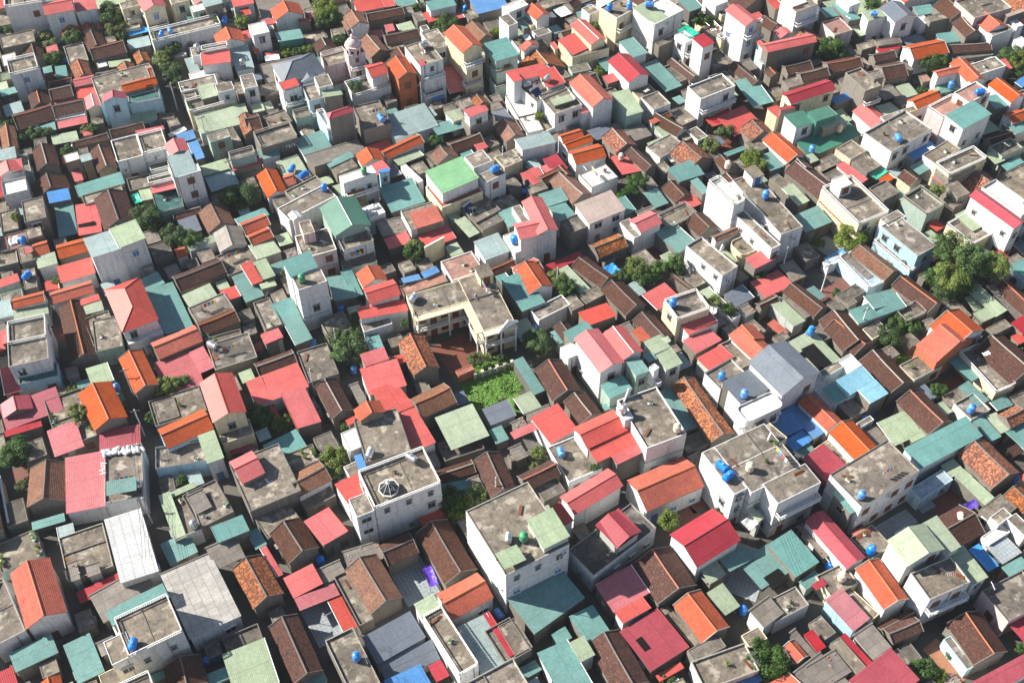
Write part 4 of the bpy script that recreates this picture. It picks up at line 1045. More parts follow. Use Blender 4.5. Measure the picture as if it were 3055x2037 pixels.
Fw 32.84 227.21 8.83 6.67 0.68 9.39 w - -1 R5
Sg 30.84 226.03 4.64 6.88 0.68 9.61 w - 807 -
Fc 34.23 228.4 7 2.28 0.68 3.81 w B 807 -
Al 12.75 229.96 1.35 1.97 0.56 3.17 - - -1 R41
Ar 17.05 223.43 4.14 8.56 0.54 6.29 c - -1 R5
Bn 12.52 227.04 3.51 2.68 0.54 3.57 - - -1 R41
Sr 14.25 221.56 5.9 5.87 0.63 4.79 c - -1 R4
Fc 16.29 220.99 9.15 6.13 0.42 4.6 c - -1 R4
Sr 9.51 222.7 1.09 2.49 0.48 3.21 c - -1 R15
Fy 6.8 227.11 3.73 2.45 0.51 3.82 w - -1 R15
Ao 3.79 219.66 4.32 1.89 0.6 5.27 w - -1 R41
Fc 2.81 222.21 4.78 4.69 0.45 4.77 w - -1 R41
St 0.18 220.16 3.73 2.17 0.1 3.86 - - -1 R20
Kw 3.31 222.31 1.5 2.03 0.36 5.75 - - -1 R19
Fc 14.99 214.49 4.51 2.55 0.33 3.26 g - -1 R15
Sr 3.89 206.95 8.35 3.93 0.48 7.92 w - -1 R4
Sr 8.25 205.21 4.25 5.71 0.44 7.94 w - -1 R15
Fc 6.24 204.42 9.09 9.47 0.6 7.08 w - -1 R17
Fc 10.11 198.57 6.59 7.11 0.49 7.11 w - -1 R28
Sg 10.56 197.61 4.77 1.94 0.47 7.87 - - -1 R28
Ao 16.65 200.5 5.34 9.32 0.52 7.87 w - -1 R19
Sr 15.27 196.64 2.41 1.7 0.49 6 w - -1 L19
St 26.77 218.54 3.78 6.07 0.49 5.8 w - -1 R15
Ac 25.34 211.02 5.52 8.67 0.51 5.88 w - -1 R41
Sr 21.87 210.13 3.7 2.58 0.48 3.94 - - -1 R5
St 32.65 211.86 4.45 10.01 0.53 3.31 - - -1 R6
Sg 24.37 199.23 4.05 7.19 0.41 6 g - -1 R15
Fc 30.57 201.09 4.34 4.81 0.52 4.96 w - -1 R19
Fc 28.59 206.19 4.62 3.39 0.5 3.32 c - -1 R4
Fc 34.83 221.25 6.46 1.52 0.6 5.77 y - -1 R14
Kt 39.23 222.26 3.1 3.95 0.68 7.26 - - -1 R15
Sc 41.65 215.95 3.42 3.84 0.6 9.5 w - -1 R15
Fw 38.32 220.46 2.94 3.64 0.64 7.22 w - -1 R15
Fc 38.48 220.58 2.52 3.19 0.74 6.98 w - -1 R14
Fy 36.9 213.62 5.06 6.13 0.51 3.01 y - -1 R41
An 37.6 213.71 2.38 7.96 0.6 3.41 y - -1 R14
Fc 42.15 202.22 8.95 4.79 0.52 7.82 w - -1 R15
St 52.05 205.34 4.91 8.78 0.36 4 - - -1 R19
An 50.99 211.22 3.24 8.27 0.55 3.95 y - -1 R15
St 36.09 204.15 2.23 2.56 0.57 2.67 - - -1 R19
St 41.17 235.32 3.8 4.48 0.54 5.64 - - -1 R36
Fw 47.2 237.34 3.58 4.66 0.57 5.62 w - -1 R41
Ft 48.25 235.2 1.54 3.16 0.54 3.76 c - -1 R41
Ar 50.9 223.67 4.11 7.29 0.56 10.52 w - -1 R40
Fc 53.79 223.53 4.46 1 0.56 8.28 c B 850 -
Fc 47.32 224.77 1.37 1.75 0.56 3.83 c B 850 -
Fc 44.55 233.03 4.47 3.17 0.59 2.53 c - -1 R19
An 59.18 230.13 2.42 5.12 0.51 3.81 - - -1 L15
Ar 55.43 217.47 1.6 4.38 0.4 6.87 b - -1 R14
An 56.97 211.82 2.64 2.52 0.42 3.93 - - -1 R17
Sc 44.05 197.49 6.48 2.32 0.61 3.38 - - -1 R15
Sr 43.21 196.19 3.8 2.18 0.52 3.24 - - -1 L4
Sr 48.01 196.68 7.6 6.17 0.58 3.14 - - -1 R7
An 32.95 195.1 3.58 7.42 0.81 3.4 w - -1 R24
So 30.4 196.01 3.27 1.41 0.5 3.91 - - -1 R19
Sg 32.02 193.43 2.84 4.13 0.54 3.13 - - -1 L4
Fc 36.1 191.8 1.83 2.45 0.65 3 - - -1 L15
Fc 38.66 192.21 2.62 3.76 0.59 3.41 w - -1 R15
Sg 29.95 190.33 3.97 1.11 0.56 2.74 - - -1 A5
Fc 31.69 188.28 6.75 4.37 0.65 3.44 w - -1 R19
Am 36.59 184.72 6.34 6.27 0.58 3.82 y - -1 R15
Fc 35 186.26 2.46 1.82 0.72 4.13 - - -1 L5
Sr 36.84 184.46 1.56 2.75 0.45 3.46 - - -1 R19
Kw 33.23 185.41 2.38 1.99 0.48 2.76 - - -1 R5
P3 44.99 193.54 3.62 5.52 0.59 0 - - -1 -
Su 4.8 187.32 7.83 3.7 0.44 5.6 w - -1 R20
Fc 0.86 185.2 5.12 2.49 0.56 4.15 w - -1 R15
Bo 12.19 190.12 4.9 2.53 0.43 4.57 w - -1 R17
Bo 13.55 188.71 6.19 2.49 0.48 4.12 w - -1 R17
Bo 15.34 184.85 6.8 4.27 0.38 4.16 w G -1 R7
Sc 8.8 182.72 3.45 4.54 0.52 3.48 - - -1 R4
Sr 4 179.71 4.42 2.07 0.46 3.49 - - -1 A4
Am 22.08 188.88 5.1 5.77 0.5 4.13 y - -1 R34
An 26.17 183.12 3.04 6.89 0.58 4.18 y - -1 R4
Sr 23.61 183.05 5.43 6.01 0.39 3.34 - - -1 R28
An 10.29 179.4 2.26 3.17 0.55 4.19 - - -1 R5
St 34.8 179.81 6.04 3.52 0.49 4.57 - - -1 o5
An 43.4 181.77 2.98 4.34 0.5 4.17 y - -1 R4
St 45.99 187.33 4.87 1.18 0.48 2.76 - - -1 R14
Fc 51.04 188.81 4.52 3.55 0.53 3.44 y - -1 R5
Am 51.04 192.59 5.56 4.45 0.45 3.68 - - -1 R4
Fw 2.61 198.65 3.72 13.31 0.35 3.73 w - -1 R34
Fc 5.6 197.84 3.86 10 0.53 3.4 w P -1 R28
An 1.46 194.35 2.58 3.84 0.38 3.12 - - -1 R20
Bm 32.02 197.87 3.29 1.99 0.55 3.37 - - -1 R24
Fc 65.18 230.89 6.3 4.96 0.53 8.93 w - -1 R4
Fw 63.85 231.56 4.09 4.06 0.53 9.21 w - 892 -
Sr 61 237.23 2.44 3.97 0.51 4.65 - - -1 R5
An 59.21 229.91 3.68 3.63 0.67 3.81 y - -1 A17
Ar 60.94 223.99 3.63 2.68 0.51 5.73 w - -1 R4
Br 60.91 217.63 12.05 3.22 0.32 7.63 y - -1 R19
Fb 55.52 216.05 1.52 1.83 0.41 3.89 w - -1 R17
St 72.61 231.99 3.45 3.82 0.36 5.67 - - -1 R34
St 76.51 232.42 3.31 7.29 0.4 5.68 - - -1 R19
Fp 73.42 226.54 4.86 5.38 0.42 5.72 p - -1 R22
Sg 78.57 228.83 2.14 6.21 0.38 3.82 - - -1 R22
Fw 77.11 234.21 3.15 4.27 0.52 7.43 w - -1 R19
Ak 87.11 228.78 5.86 6.14 0.41 7.87 w - -1 R5
Sg 82.28 228.7 6.13 2.84 0.41 7.48 w - 904 -
St 95.68 235.65 4.51 3.15 0.24 3.76 - - -1 R19
An 100.87 233.07 5.98 6.15 0.48 5.67 y - -1 R41
Fc 96.84 230.02 5.01 2.21 0.34 5.68 y - -1 R28
Fw 93.86 230.36 2.38 2.96 0.33 4.7 w - -1 R32
Fc 106.93 231.26 10.35 7.25 0.4 8.24 p - -1 R4
Ao 107.62 226.07 5.5 5.37 0.41 6.79 w - -1 R5
Fw 113.35 226.96 1.7 4.09 0.37 6.77 w - -1 R41
Sp 113.3 228.05 5.19 1 0.47 8.23 - - -1 R41
Fc 109.15 223.53 6.1 1.84 0.47 6.81 w - -1 R5
An 102.49 225.67 4.22 5.54 0.31 5.74 y - -1 R41
St 99.08 224.98 5.65 3.37 0.18 3.83 b - -1 R25
Fw 113.61 220.83 2.32 2.78 0.52 5.77 w - -1 R25
Bo 92.27 219.72 8.85 5.2 0.31 4.34 w - -1 R7
Bn 102.31 221.19 9.84 3.29 0.11 3.86 y - -1 R41
Fy 102.75 219.17 9.6 1.63 0.2 3.23 - - -1 R15
Sc 84.58 221.86 5.42 1.84 0.34 3.22 - - -1 R15
Fc 80.17 223.12 4.64 2.5 0.43 3.21 - - -1 R14
Fy 84.88 223.5 5.81 2.22 0.23 3.84 - - -1 R15
Bn 82.48 217.88 5.52 2.98 0.33 3.89 y - -1 R14
Bn 72.97 214.82 8.1 3.97 0.29 3.91 y - -1 A14
Bn 62.71 213.81 6.37 3.52 0.35 3.92 y - -1 R0
Bn 65.76 211.41 6.81 3.49 0.34 3.94 y - -1 L14
Fc 67.51 216.71 2.94 1.77 0.41 3.24 - - -1 L14
Bn 83.05 212.13 5.65 5.31 0.28 4.3 y - -1 R35
Fc 61.06 208.65 3.7 2.75 0.39 3.95 - - -1 R41
Bc 62.65 201.4 11.48 3.86 0.44 7.07 c - -1 R34
Sc 57.79 197.02 4.19 1 0.44 6.44 - - 931 -
Sr 55.76 197.52 2.91 3.41 0.54 4.99 c - -1 R4
Sb 70.89 203.24 5.1 2.21 0.43 3.99 - - -1 R41
Fc 74.45 204.13 4.1 6.86 0.46 8.19 y - -1 R14
Sy 77.3 204.78 2.95 2.38 0.46 8.84 - - 935 -
Bo 94.49 209.84 6.44 2.3 0.35 5.88 w - -1 R29
Ao 98.64 209.82 4.22 7.55 0.34 5.9 w - -1 L27
Fc 103.3 211.81 7.78 3.66 0.43 5.87 w - -1 R14
Sr 108.17 213.79 2.1 3.25 0.26 4.83 - - -1 R27
St 94.75 208.14 5 3.49 0.29 3.3 - - -1 R19
Sg 91.65 206.78 2.92 1 0.46 3.31 - - -1 L37
Fp 90.39 210.9 2.08 2.31 0.29 3.28 - - -1 R14
Bo 87.72 201.46 6.89 3.31 0.51 4.96 w - -1 L41
Fp 95.81 198.22 6.65 4.09 0.6 9.42 w - -1 R15
Fp 90.45 195.67 7.06 4.28 0.6 7.52 p B 945 -
St 93.03 190.63 8.52 5.04 0.6 9.71 w - 945 -
Fc 91.11 191.76 2.14 5.1 0.6 4.09 w B 945 -
Ao 105.33 203.2 4.06 6.91 0.5 5.96 w - -1 L1
St 103.14 200.91 3.77 3.9 0.37 4.95 - - -1 R19
Sb 110.97 208.65 3.31 2 0.69 3.95 - - -1 R25
Bo 106.41 197.03 5.08 3.33 0.44 4.05 w - -1 A5
St 106.37 194.37 4.25 2.95 0.49 3.4 - - -1 R5
Bn 101.3 190.77 6.26 2.66 0.41 3.42 - - -1 R27
Fc 101.62 187.12 5.81 3.66 0.5 4.13 g - -1 R15
Sg 98.75 184.61 2.45 3.07 0.5 3.46 - - 955 -
Sd 59.58 193.01 5.17 4.48 0.48 6.6 w - -1 R4
Sd 64.2 193.85 5.41 3.4 0.48 7.38 t - 957 -
Sg 66.9 193.3 6.66 1.82 0.48 5.63 - - 957 -
Sd 66 190.88 13.8 4.52 0.54 3.03 - - -1 R25
Ar 75.83 197.52 4.98 6.27 0.49 3.66 w - -1 R19
Fc 80.17 195.5 5.35 2.77 0.43 5 w - -1 R2
Fc 78.91 188.5 12.22 7.35 0.63 7.26 w - -1 R2
Sb 84.19 187.21 7.26 3.75 0.58 3.46 - - -1 R15
Fc 87.39 184.42 7.79 3.4 0.64 5.13 w - -1 R1
Fc 89.62 179.66 10.04 3.87 0.52 6.77 c B -1 R15
St 83.01 181.7 4.03 2.75 0.63 3.49 - - -1 R27
Fc 69.52 186.24 4.79 4.14 0.65 4.14 c - -1 R14
Fc 71.92 182.1 4.07 4.33 0.59 4.17 y - -1 R4
Fc 83.23 197.73 4.47 1.41 0.46 4.97 c - -1 R15
Ao 55.74 186.94 4.47 8.39 0.54 4.15 w - -1 R28
Sg 61.23 184.45 2.24 2.3 0.5 3.46 - - -1 R25
Fy 65.11 183.75 3.33 2.89 0.6 3.47 - - -1 R19
Al 58.39 181.7 4.61 3.64 0.46 3.49 - - -1 R41
Fc 63.96 181.7 4.47 2.69 0.59 3.49 - - -1 R19
Sr 67.78 179.93 2.25 4.92 0.59 4.19 - - -1 R15
Fw 54.08 186.85 1.45 8.55 0.48 3.05 y - -1 R15
St 53.21 184.37 3.75 4.72 0.46 2.78 - - -1 R41
Fc 84 203.32 2.42 3.1 0.39 3.33 y - -1 R17
St 102.34 183.51 4.97 1.82 0.54 2.78 - - -1 A14
P1 90.5 213 2.5 5.08 -0.08 0 - - -1 -
Fc 38.5 57.7 10.53 8.13 0.53 8 w - -1 -
Sy -9.9 251.3 10.08 8.3 0.5 2.8 y - -1 R17
Am 115.5 262.3 11.72 7.89 0.4 3 y - -1 o8
Ao -35.2 256.8 10.33 8.29 0.4 3.7 w - -1 R17
Sg 126.5 199.6 12.04 7.31 0.49 4.5 c - -1 R17
Fc 19.8 261.2 12.09 8.4 0.56 3 c - -1 A5
Ar 88 86.3 10.61 7.96 0.53 3.3 c - -1 R7
Ar -85.8 246.9 10.19 8.69 0.38 4.5 w - -1 R19
Am 37.4 259 11.9 8.73 0.54 3.1 y - -1 R15
Fc -133.1 256.8 10.88 7.81 0.45 3 y - -1 L41
Sc -126.5 231.5 10.32 7.37 0.43 4.3 y - -1 L15
Fc 2.2 61 10.45 8.52 0.52 3.6 w - -1 B27
Fc 140.8 256.8 11.71 8.04 0.4 5.5 c - -1 A4
Sc 99 253.5 11.23 7.5 0.38 3.5 w - -1 R28
Fc 104.5 156.7 12.05 7.71 0.52 3 c - -1 R34
Ar -70.4 243.6 11.79 8.64 0.44 3.9 w - -1 L4
An -36.3 64.3 11.88 8.41 0.49 3.4 w - -1 B41
Br -49.5 251.3 10.76 7.81 0.45 4.1 y - -1 R4
Fc 122.1 228.2 10.29 7.26 0.37 3.6 w - -1 A17
Sc -104.5 135.8 10.93 8.08 0.4 4.1 w - -1 L17
Fc -102.3 116 10.65 8.01 0.42 8 w - -1 o1
Br 99 98.4 12.04 7.22 0.58 4.5 w - -1 o11
Am 119.9 239.2 10.77 7.69 0.43 3.1 - - -1 R41
Ao 96.8 107.2 11.36 7.38 0.56 4.1 y - -1 R22
An 95.7 264.5 10.54 8.13 0.42 4.4 y - -1 A19
Fc 20.9 58.8 10.65 8.14 0.47 5.5 y - -1 B15
Fc 136.4 234.8 11.62 8.5 0.37 8 c - -1 R22
Fc 80.3 260.1 11.36 8.2 0.42 3 c - -1 o6
Bn -111.1 254.6 11.85 7.5 0.39 3.6 w - -1 R5
Fc 38.5 243.6 10.62 8.71 0.59 3.6 c - -1 R19
St 23.1 249.1 12.07 8.72 0.53 4.3 c - -1 R15
Ao -128.7 219.4 11.3 8.39 0.43 4.2 y - -1 L19
Ao 121 179.8 10.48 8.67 0.47 4.2 y - -1 R19
Br -62.7 63.2 11.62 8.45 0.46 3.7 c - -1 B19
Sg -146.3 260.1 10.05 7.99 0.41 3 w - -1 L5
Ao -91.3 260.1 11.97 8.68 0.44 3.6 c - -1 A15
Bo 75.9 248 11.36 8.75 0.39 4.1 c - -1 R4
Am -89.1 86.3 10.2 7.39 0.44 3.3 w - -1 o2
Fc -108.9 124.8 11.23 7.48 0.43 5.5 c - -1 o1
Fc -124.3 199.6 11.99 7.69 0.44 8 w - -1 L15
Fc -90.2 73.1 10.41 8.17 0.43 3.6 y - -1 o1
An 3.3 257.9 10.49 8.68 0.47 3 w - -1 L28
Fc -138.6 231.5 10.49 7.41 0.46 5.5 c - -1 L4
Fc 126.5 209.5 11.74 8.12 0.47 3 w - -1 R17
Sr -107.8 166.6 10.85 7.95 0.39 3.7 y - -1 L27
Fc 128.7 255.7 10.49 7.46 0.36 8 y - -1 A22
Sr -24.2 249.1 10.89 7.41 0.46 3.5 y - -1 R14
Ao 118.8 249.1 11.22 7.2 0.41 3.6 c - -1 R15
Am 52.8 252.4 10.03 7.92 0.53 4.1 w - -1 R36
Sc -115.5 189.7 10.79 8 0.44 3.8 c - -1 L20
Sc 130.9 244.7 11.52 8.01 0.39 3.3 y - -1 R22
Bn -94.6 98.4 10.78 7.49 0.43 3.2 y - -1 o2
An -17.6 265.6 11.26 7.94 0.48 2.8 y - -1 o10
Fc -70.4 265.6 10.6 7.74 0.39 5.5 w - -1 A27
Fc -116.6 176.5 11.13 7.81 0.42 5.5 w - -1 L7
Sc 80.3 61 10.03 7.54 0.52 2.9 c - -1 o8
Am 136.4 265.6 10.19 7.55 0.42 4.3 w - -1 A22
Fc 107.8 147.9 10.54 7.29 0.51 8 y - -1 R41
Bn -88 58.8 11.05 7.32 0.48 3.5 c - -1 o1
Fc -50.6 264.5 10.29 8.12 0.44 3.6 y - -1 o5
Fc -96.8 129.2 11.64 7.25 0.42 8 w - -1 L4
Fc 108.9 171 10.46 8.4 0.55 8 c - -1 R15
An 60.5 63.2 11.6 8.29 0.55 4.4 w - -1 B15
Am 83.6 72 12.02 7.31 0.52 3.1 w - -1 R7
Ar -92.4 109.4 11.42 7.97 0.45 2.9 c - -1 o2
Ao 95.7 243.6 11.99 7.7 0.36 4.1 w - -1 R28
Br -129.8 209.5 10.97 7.82 0.4 3.5 w - -1 L19
Fc -25.3 58.8 10.5 7.91 0.53 8 y - -1 B41
Sy 95.7 123.7 10.52 7.86 0.51 3.6 c - -1 R22
Ao 111.1 139.1 11.96 8.32 0.53 4.3 y - -1 -
Bn -73.7 255.7 10.95 7.29 0.38 3.1 w - -1 R15
Ar -79.2 66.5 9.94 7.72 0.52 4.4 c - -1 o1
Ao 117.7 163.3 11.4 8.47 0.48 3.6 y - -1 R34
Fc -108.9 150.1 11.77 8.35 0.43 3.6 y - -1 L17
Fc -134.2 245.8 10.75 7.67 0.39 8 y - -1 L5
Sg 50.6 263.4 11.43 7.5 0.52 4.1 y - -1 A28
Bn 105.6 117.1 11.45 8.02 0.54 3.5 y - -1 o15
Fc -12.1 64.3 10.95 7.53 0.48 3 c - -1 B1
Am -121 261.2 10.22 8.25 0.42 3.5 w - -1 o3
Ar -73.7 57.7 10.05 7.6 0.46 4 y - -1 o1
Br -119.9 163.3 10.7 8.06 0.39 4 w - -1 o1
Fc 92.4 64.3 10.78 7.73 0.48 8 w - -1 o6
Fc 114.4 189.7 10.92 7.85 0.47 5.5 w - -1 R19
Bo 8.8 246.9 9.93 7.38 0.52 3.8 y - -1 R1
Fc 64.9 253.5 11.34 8.37 0.43 8 w - -1 A5
Fc 68.2 265.6 11.35 8.32 0.46 3.6 w - -1 A4
Fc -2.2 265.6 10.7 8.75 0.46 5.5 w - -1 A1
Ar 126.5 220.5 11.58 8.43 0.42 4.2 y - -1 R41
An -55 56.6 10.39 7.6 0.47 3.3 c - -1 -
Fc 68.2 56.6 11.7 8.8 0.5 5.5 w - -1 -
An 56.1 242.5 11.44 8.44 0.53 2.9 - - -1 R27
Fc -103.4 103.9 11.52 7.24 0.47 3 w - -1 o1
Am -100.1 249.1 10.47 8.43 0.38 4.2 y - -1 R35
Ar -135.3 265.6 10.92 8.17 0.4 4.2 w - -1 A35
Bo 143 246.9 10.88 7.93 0.36 4.4 w - -1 R22
Bn -110 265.6 10.91 8.15 0.45 2.9 y - -1 A19
Sy -53.9 240.3 11.92 8.1 0.36 2.5 - - -1 R4
Sy -61.6 256.8 10.39 8.52 0.45 4.1 y - -1 L5
Sc -122.1 251.3 9.95 7.29 0.42 4 c - -1 A4
Bo 37.4 67.6 9.93 7.8 0.49 3.4 c - -1 R15
Fc 104.5 178.7 11.47 7.77 0.5 3 y - -1 R22
Sg 83.6 241.4 10.2 7.72 0.39 2.4 - - -1 R28
Ar 95.7 78.6 11.18 8.48 0.47 4.1 c - -1 o7
Fc 115.5 204 10.55 8.44 0.41 3.6 w - -1 R25
Br 86.9 252.4 10.44 8.65 0.43 4.2 y - -1 R34
Sc -125.4 183.1 11.62 8.31 0.42 4.1 w - -1 o1
St -144.1 251.3 11.7 8.07 0.45 4.4 w - -1 L5
Ar -35.2 245.8 9.97 8.78 0.41 3.7 c - -1 R5
Fc -111.1 245.8 10.09 7.29 0.36 3.6 y - -1 R35
Fc -38.5 265.6 11.55 7.47 0.42 8 c - -1 A5
Bn -8.8 56.6 12.04 7.37 0.48 4.1 y - -1 -
Ao 50.6 58.8 5.81 12.02 0.54 4.4 c - -1 B15
Br -26.4 261.2 5.78 13.26 0.44 3.5 y - -1 A41
Ao -117.7 211.7 5.72 12.19 0.37 4 w - -1 L19
Sy -42.9 56.6 5.8 12.45 0.46 3 c - -1 -
Am 103.4 131.4 5.77 13.4 0.53 3 y - -1 R4
An -84.7 100.6 5.98 12.4 0.43 4.3 y - -1 L14
Br 107.8 243.6 5.97 11.83 0.43 2.8 w - -1 R41
Sg -82.5 264.5 6.29 13.79 0.4 4 w - -1 A15
Fc 147.4 265.6 5.81 14.07 0.41 3.6 c - -1 -
An 30.8 239.2 5.82 12.37 0.56 2.8 - - -1 R19
Sk 68.2 240.3 5.68 12.84 0.46 2.5 - - -1 R4
Am -108.9 180.9 5.61 11.82 0.42 4.5 y - -1 L15
An -121 242.5 8.2 5.79 0.4 2.9 - - -1 L2
Ao 126.5 263.4 8.58 5.97 0.36 3.9 y - -1 A22
Fc -2.2 68.7 8.67 5.96 0.52 8 w - -1 R7
Sg -95.7 241.4 8.1 5.98 0.44 2.8 - - -1 R4
Ao 19.8 66.5 8.34 5.51 0.48 3.3 c - -1 R41
Sr -2.2 245.8 9.15 6.13 0.54 2.8 y - -1 R41
Sg -93.5 122.6 9.36 5.6 0.39 3.5 c - -1 L6
Sr -115.5 156.7 9.04 5.41 0.42 4.3 c - -1 L27
Am -13.2 257.9 9.58 5.41 0.52 3.6 y - -1 R4
Sc 125.4 190.8 8.4 5.44 0.46 2.9 c - -1 R17
Fc 11 265.6 8.93 6.37 0.55 3.6 c - -1 o3
Am 6.6 216.1 9.29 5.96 0.47 2.5 - - -1 R4
Bn -102.3 144.6 9.45 5.5 0.38 3.6 c - -1 L27
An -24.2 217.2 8.58 5.57 0.45 2.6 - - -1 R19
Ar -60.5 248 8.76 5.52 0.39 3.9 w - -1 R27
Bn 69.3 97.3 8.46 5.84 0.51 3 - - -1 R19
Fc 85.8 94 9 6.25 0.51 3.6 c - -1 R28
Sy -50.6 215 9.86 5.95 0.38 2.5 - - -1 R34
Fc 136.4 226 8.59 6.38 0.41 3 w - -1 R41
An -81.4 240.3 8.43 5.66 0.41 3.1 - - -1 R15
Bn -17.6 242.5 8.2 5.77 0.43 2.8 - - -1 R4
An 30.8 265.6 9.2 6.07 0.49 3.5 c - -1 o12
Fc -129.8 239.2 9.21 5.64 0.41 3 c - -1 L4
Fc 29.7 64.3 5.45 9.73 0.5 5.5 w - -1 B1
Fc -97.9 84.1 6.22 9.74 0.47 3.6 c - -1 o1
Fc -113.3 200.7 6.33 9.28 0.37 5.5 c - -1 L19
An -81.4 76.4 5.43 9.64 0.45 3.3 c - -1 L7
Ao 102.3 165.5 5.41 8.34 0.54 3.8 w - -1 R14
Sc 107.8 255.7 5.68 8.56 0.36 2.9 y - -1 L22
Fc 116.6 152.3 6.3 8.71 0.54 5.5 c - -1 o5
Am 11 64.3 6.35 9.88 0.5 3.9 w - -1 L15
Br -119.9 224.9 5.97 8.7 0.44 3.9 c - -1 L4
Fc 99 144.6 5.92 9.13 0.48 3.6 y - -1 B41
Fc 47.3 229.3 6.63 4.88 0.49 2.5 y - -1 R15
Fc -8.8 204 7.28 4.87 0.47 2.4 y - -1 R17
Ar 73.7 67.6 6.85 4.86 0.55 4.4 w - -1 R17
Ao -97.9 265.6 7.62 4.76 0.38 4.4 w - -1 A19
Fc 40.7 207.3 6.53 4.65 0.5 2.3 y - -1 R41
Fc -101.2 257.9 6.92 5.42 0.43 8 w - -1 A19
Bn 91.3 112.7 7.25 4.95 0.5 3.2 y - -1 R13
Fc -52.8 67.6 6.91 4.91 0.49 8 c - -1 R15
Am 67.1 224.9 6.62 4.85 0.48 2.9 - - -1 R2
Bn 15.4 209.5 6.64 5.45 0.51 3 - - -1 R15
Fc -105.6 160 6.95 4.7 0.41 8 c - -1 L27
Fc 117.7 255.7 7.51 4.71 0.4 3 y - -1 A27
Fc 97.9 88.5 6.65 4.76 0.48 3.6 w - -1 o3
Bo 134.2 216.1 7.08 5.1 0.48 4.5 w - -1 R41
Bo -26.4 67.6 6.64 4.66 0.53 4.1 y - -1 R19
An 44 176.5 7.36 4.72 0.48 2.8 - - -1 R34
Fc -45.1 245.8 6.41 4.62 0.41 5.5 c - -1 R4
Sy -13.2 179.8 7.37 4.62 0.55 2.4 - - -1 R15
An 88 235.9 6.97 4.91 0.37 2.7 - - -1 R19
Ar 117.7 213.9 6.3 4.92 0.46 4.1 y - -1 R17
An -92.4 176.5 6.65 4.52 0.45 2.8 - - -1 R28
Ar 59.4 260.1 6.51 5.19 0.49 3.1 y - -1 L19
Bn -113.3 140.2 6.32 5.2 0.41 3.7 c - -1 o1
Fc 20.9 239.2 7.29 4.87 0.56 2.3 y - -1 R15
Am -135.3 224.9 7.44 5.14 0.41 3 c - -1 o1
Bn -103.4 237 7.16 5.05 0.42 2.3 - - -1 R2
An -74.8 161.1 7.39 5.18 0.48 3 - - -1 R25
Al -13.2 224.9 6.31 5.36 0.43 2.4 - - -1 R17
Sr 48.4 150.1 6.95 4.59 0.56 2.9 - - -1 R15
Am 94.6 176.5 6.89 5.28 0.53 3 - - -1 R17
Ao -91.3 64.3 6.53 4.55 0.49 3.6 y - -1 -
Fc 104.5 264.5 4.17 6.78 0.43 3 y - -1 A41
Br 85.8 105 4.4 6.97 0.57 3.5 c - -1 R22
Fc -96.8 139.1 4.66 7.15 0.43 3.6 w - -1 L17
Fc 44 251.3 4.29 7.78 0.56 5.5 w - -1 R35
Fc -97.9 220.5 4.3 7.26 0.41 2.7 y - -1 R4
Sy 42.9 224.9 4.14 6.77 0.55 2.3 - - -1 R15
Fc -141.9 242.5 4.55 7.67 0.4 5.5 w - -1 L5
Am 72.6 256.8 4.2 7.73 0.41 4 c - -1 R27
Am 84.7 157.8 4.22 8.14 0.57 2.3 - - -1 R4
An 25.3 139.1 4.17 6.85 0.56 2.9 - - -1 R24
Am -101.2 154.5 4.61 6.87 0.43 3.8 y - -1 L17
Fc 16.5 242.5 4.51 4.52 0.56 2.7 y - -1 R34
Br 94.6 132.5 4.95 4.87 0.57 3.3 w - -1 A41
Fc 56.1 95.1 4.54 4.56 0.55 3 y - -1 R6
Fc 46.2 210.6 4.54 4.91 0.46 3 y - -1 L17
Ar -60.5 265.6 4.91 5.47 0.37 3 w - -1 o7
Fy 46.2 218.3 4.8 4.89 0.5 2.6 y - -1 R5
Fc -31.9 140.2 4.69 4.63 0.49 2.8 y - -1 R41
Fc -70.4 68.7 5.03 5.36 0.48 3 w - -1 L19
Am -45.1 67.6 4.56 4.64 0.48 3.7 c - -1 R15
Fc 20.9 205.1 5.2 4.98 0.47 2.8 y - -1 R25
Fc -6.6 219.4 4.53 4.52 0.51 2.7 y - -1 R20
Fc -85.8 254.6 5.41 4.5 0.41 8 c - -1 A5
Ao -34.1 56.6 4.72 4.57 0.51 4.2 w - -1 -
Fc -126.5 190.8 5.15 5.49 0.42 8 y - -1 L15
Sy -70.4 221.6 4.57 4.77 0.38 2.3 - - -1 R15
Fy 97.9 172.1 4.81 4.93 0.54 2.5 y - -1 R19
Fc 77 210.6 5.06 4.91 0.37 2.8 y - -1 R14
St -25.3 241.4 4.86 4.6 0.47 2.5 - - -1 R4
Sr 86.9 56.6 5.31 4.9 0.55 3.5 w - -1 -
Sg -45.1 183.1 4.84 5.12 0.5 2.5 - - -1 R4
Sy -90.2 237 4.59 3.29 0.36 2.5 - - -1 R19
Fc 2.2 242.5 4.63 3.52 0.53 2.6 y - -1 R1
Sk 91.3 224.9 5.12 3.71 0.43 2.8 - - -1 R14
Ao -92.4 92.9 4.55 3.43 0.46 3.6 c - -1 L15
Sk 18.7 193 5.03 3.91 0.52 3.1 - - -1 R25
Sg -33 176.5 4.86 3.42 0.54 2.7 - - -1 R19
Sg 51.7 130.3 4.94 3.44 0.55 2.5 - - -1 R32
Fy -39.6 78.6 5.42 3.39 0.45 2.9 y - -1 R15
Sy 19.8 138 5.02 3.47 0.48 2.8 - - -1 R15
St 22 217.2 4.83 3.8 0.49 2.5 - - -1 R4
Sg 80.3 200.7 4.61 3.6 0.51 3 - - -1 R2
Sy -112.2 238.1 4.59 3.83 0.35 2.4 - - -1 R27
Bn 80.3 77.5 4.54 3.56 0.53 3.3 w - -1 R7
Fc -93.5 117.1 4.59 3.29 0.43 5.5 y - -1 L14
Su -84.7 224.9 4.81 3.27 0.37 2.4 - - -1 R15
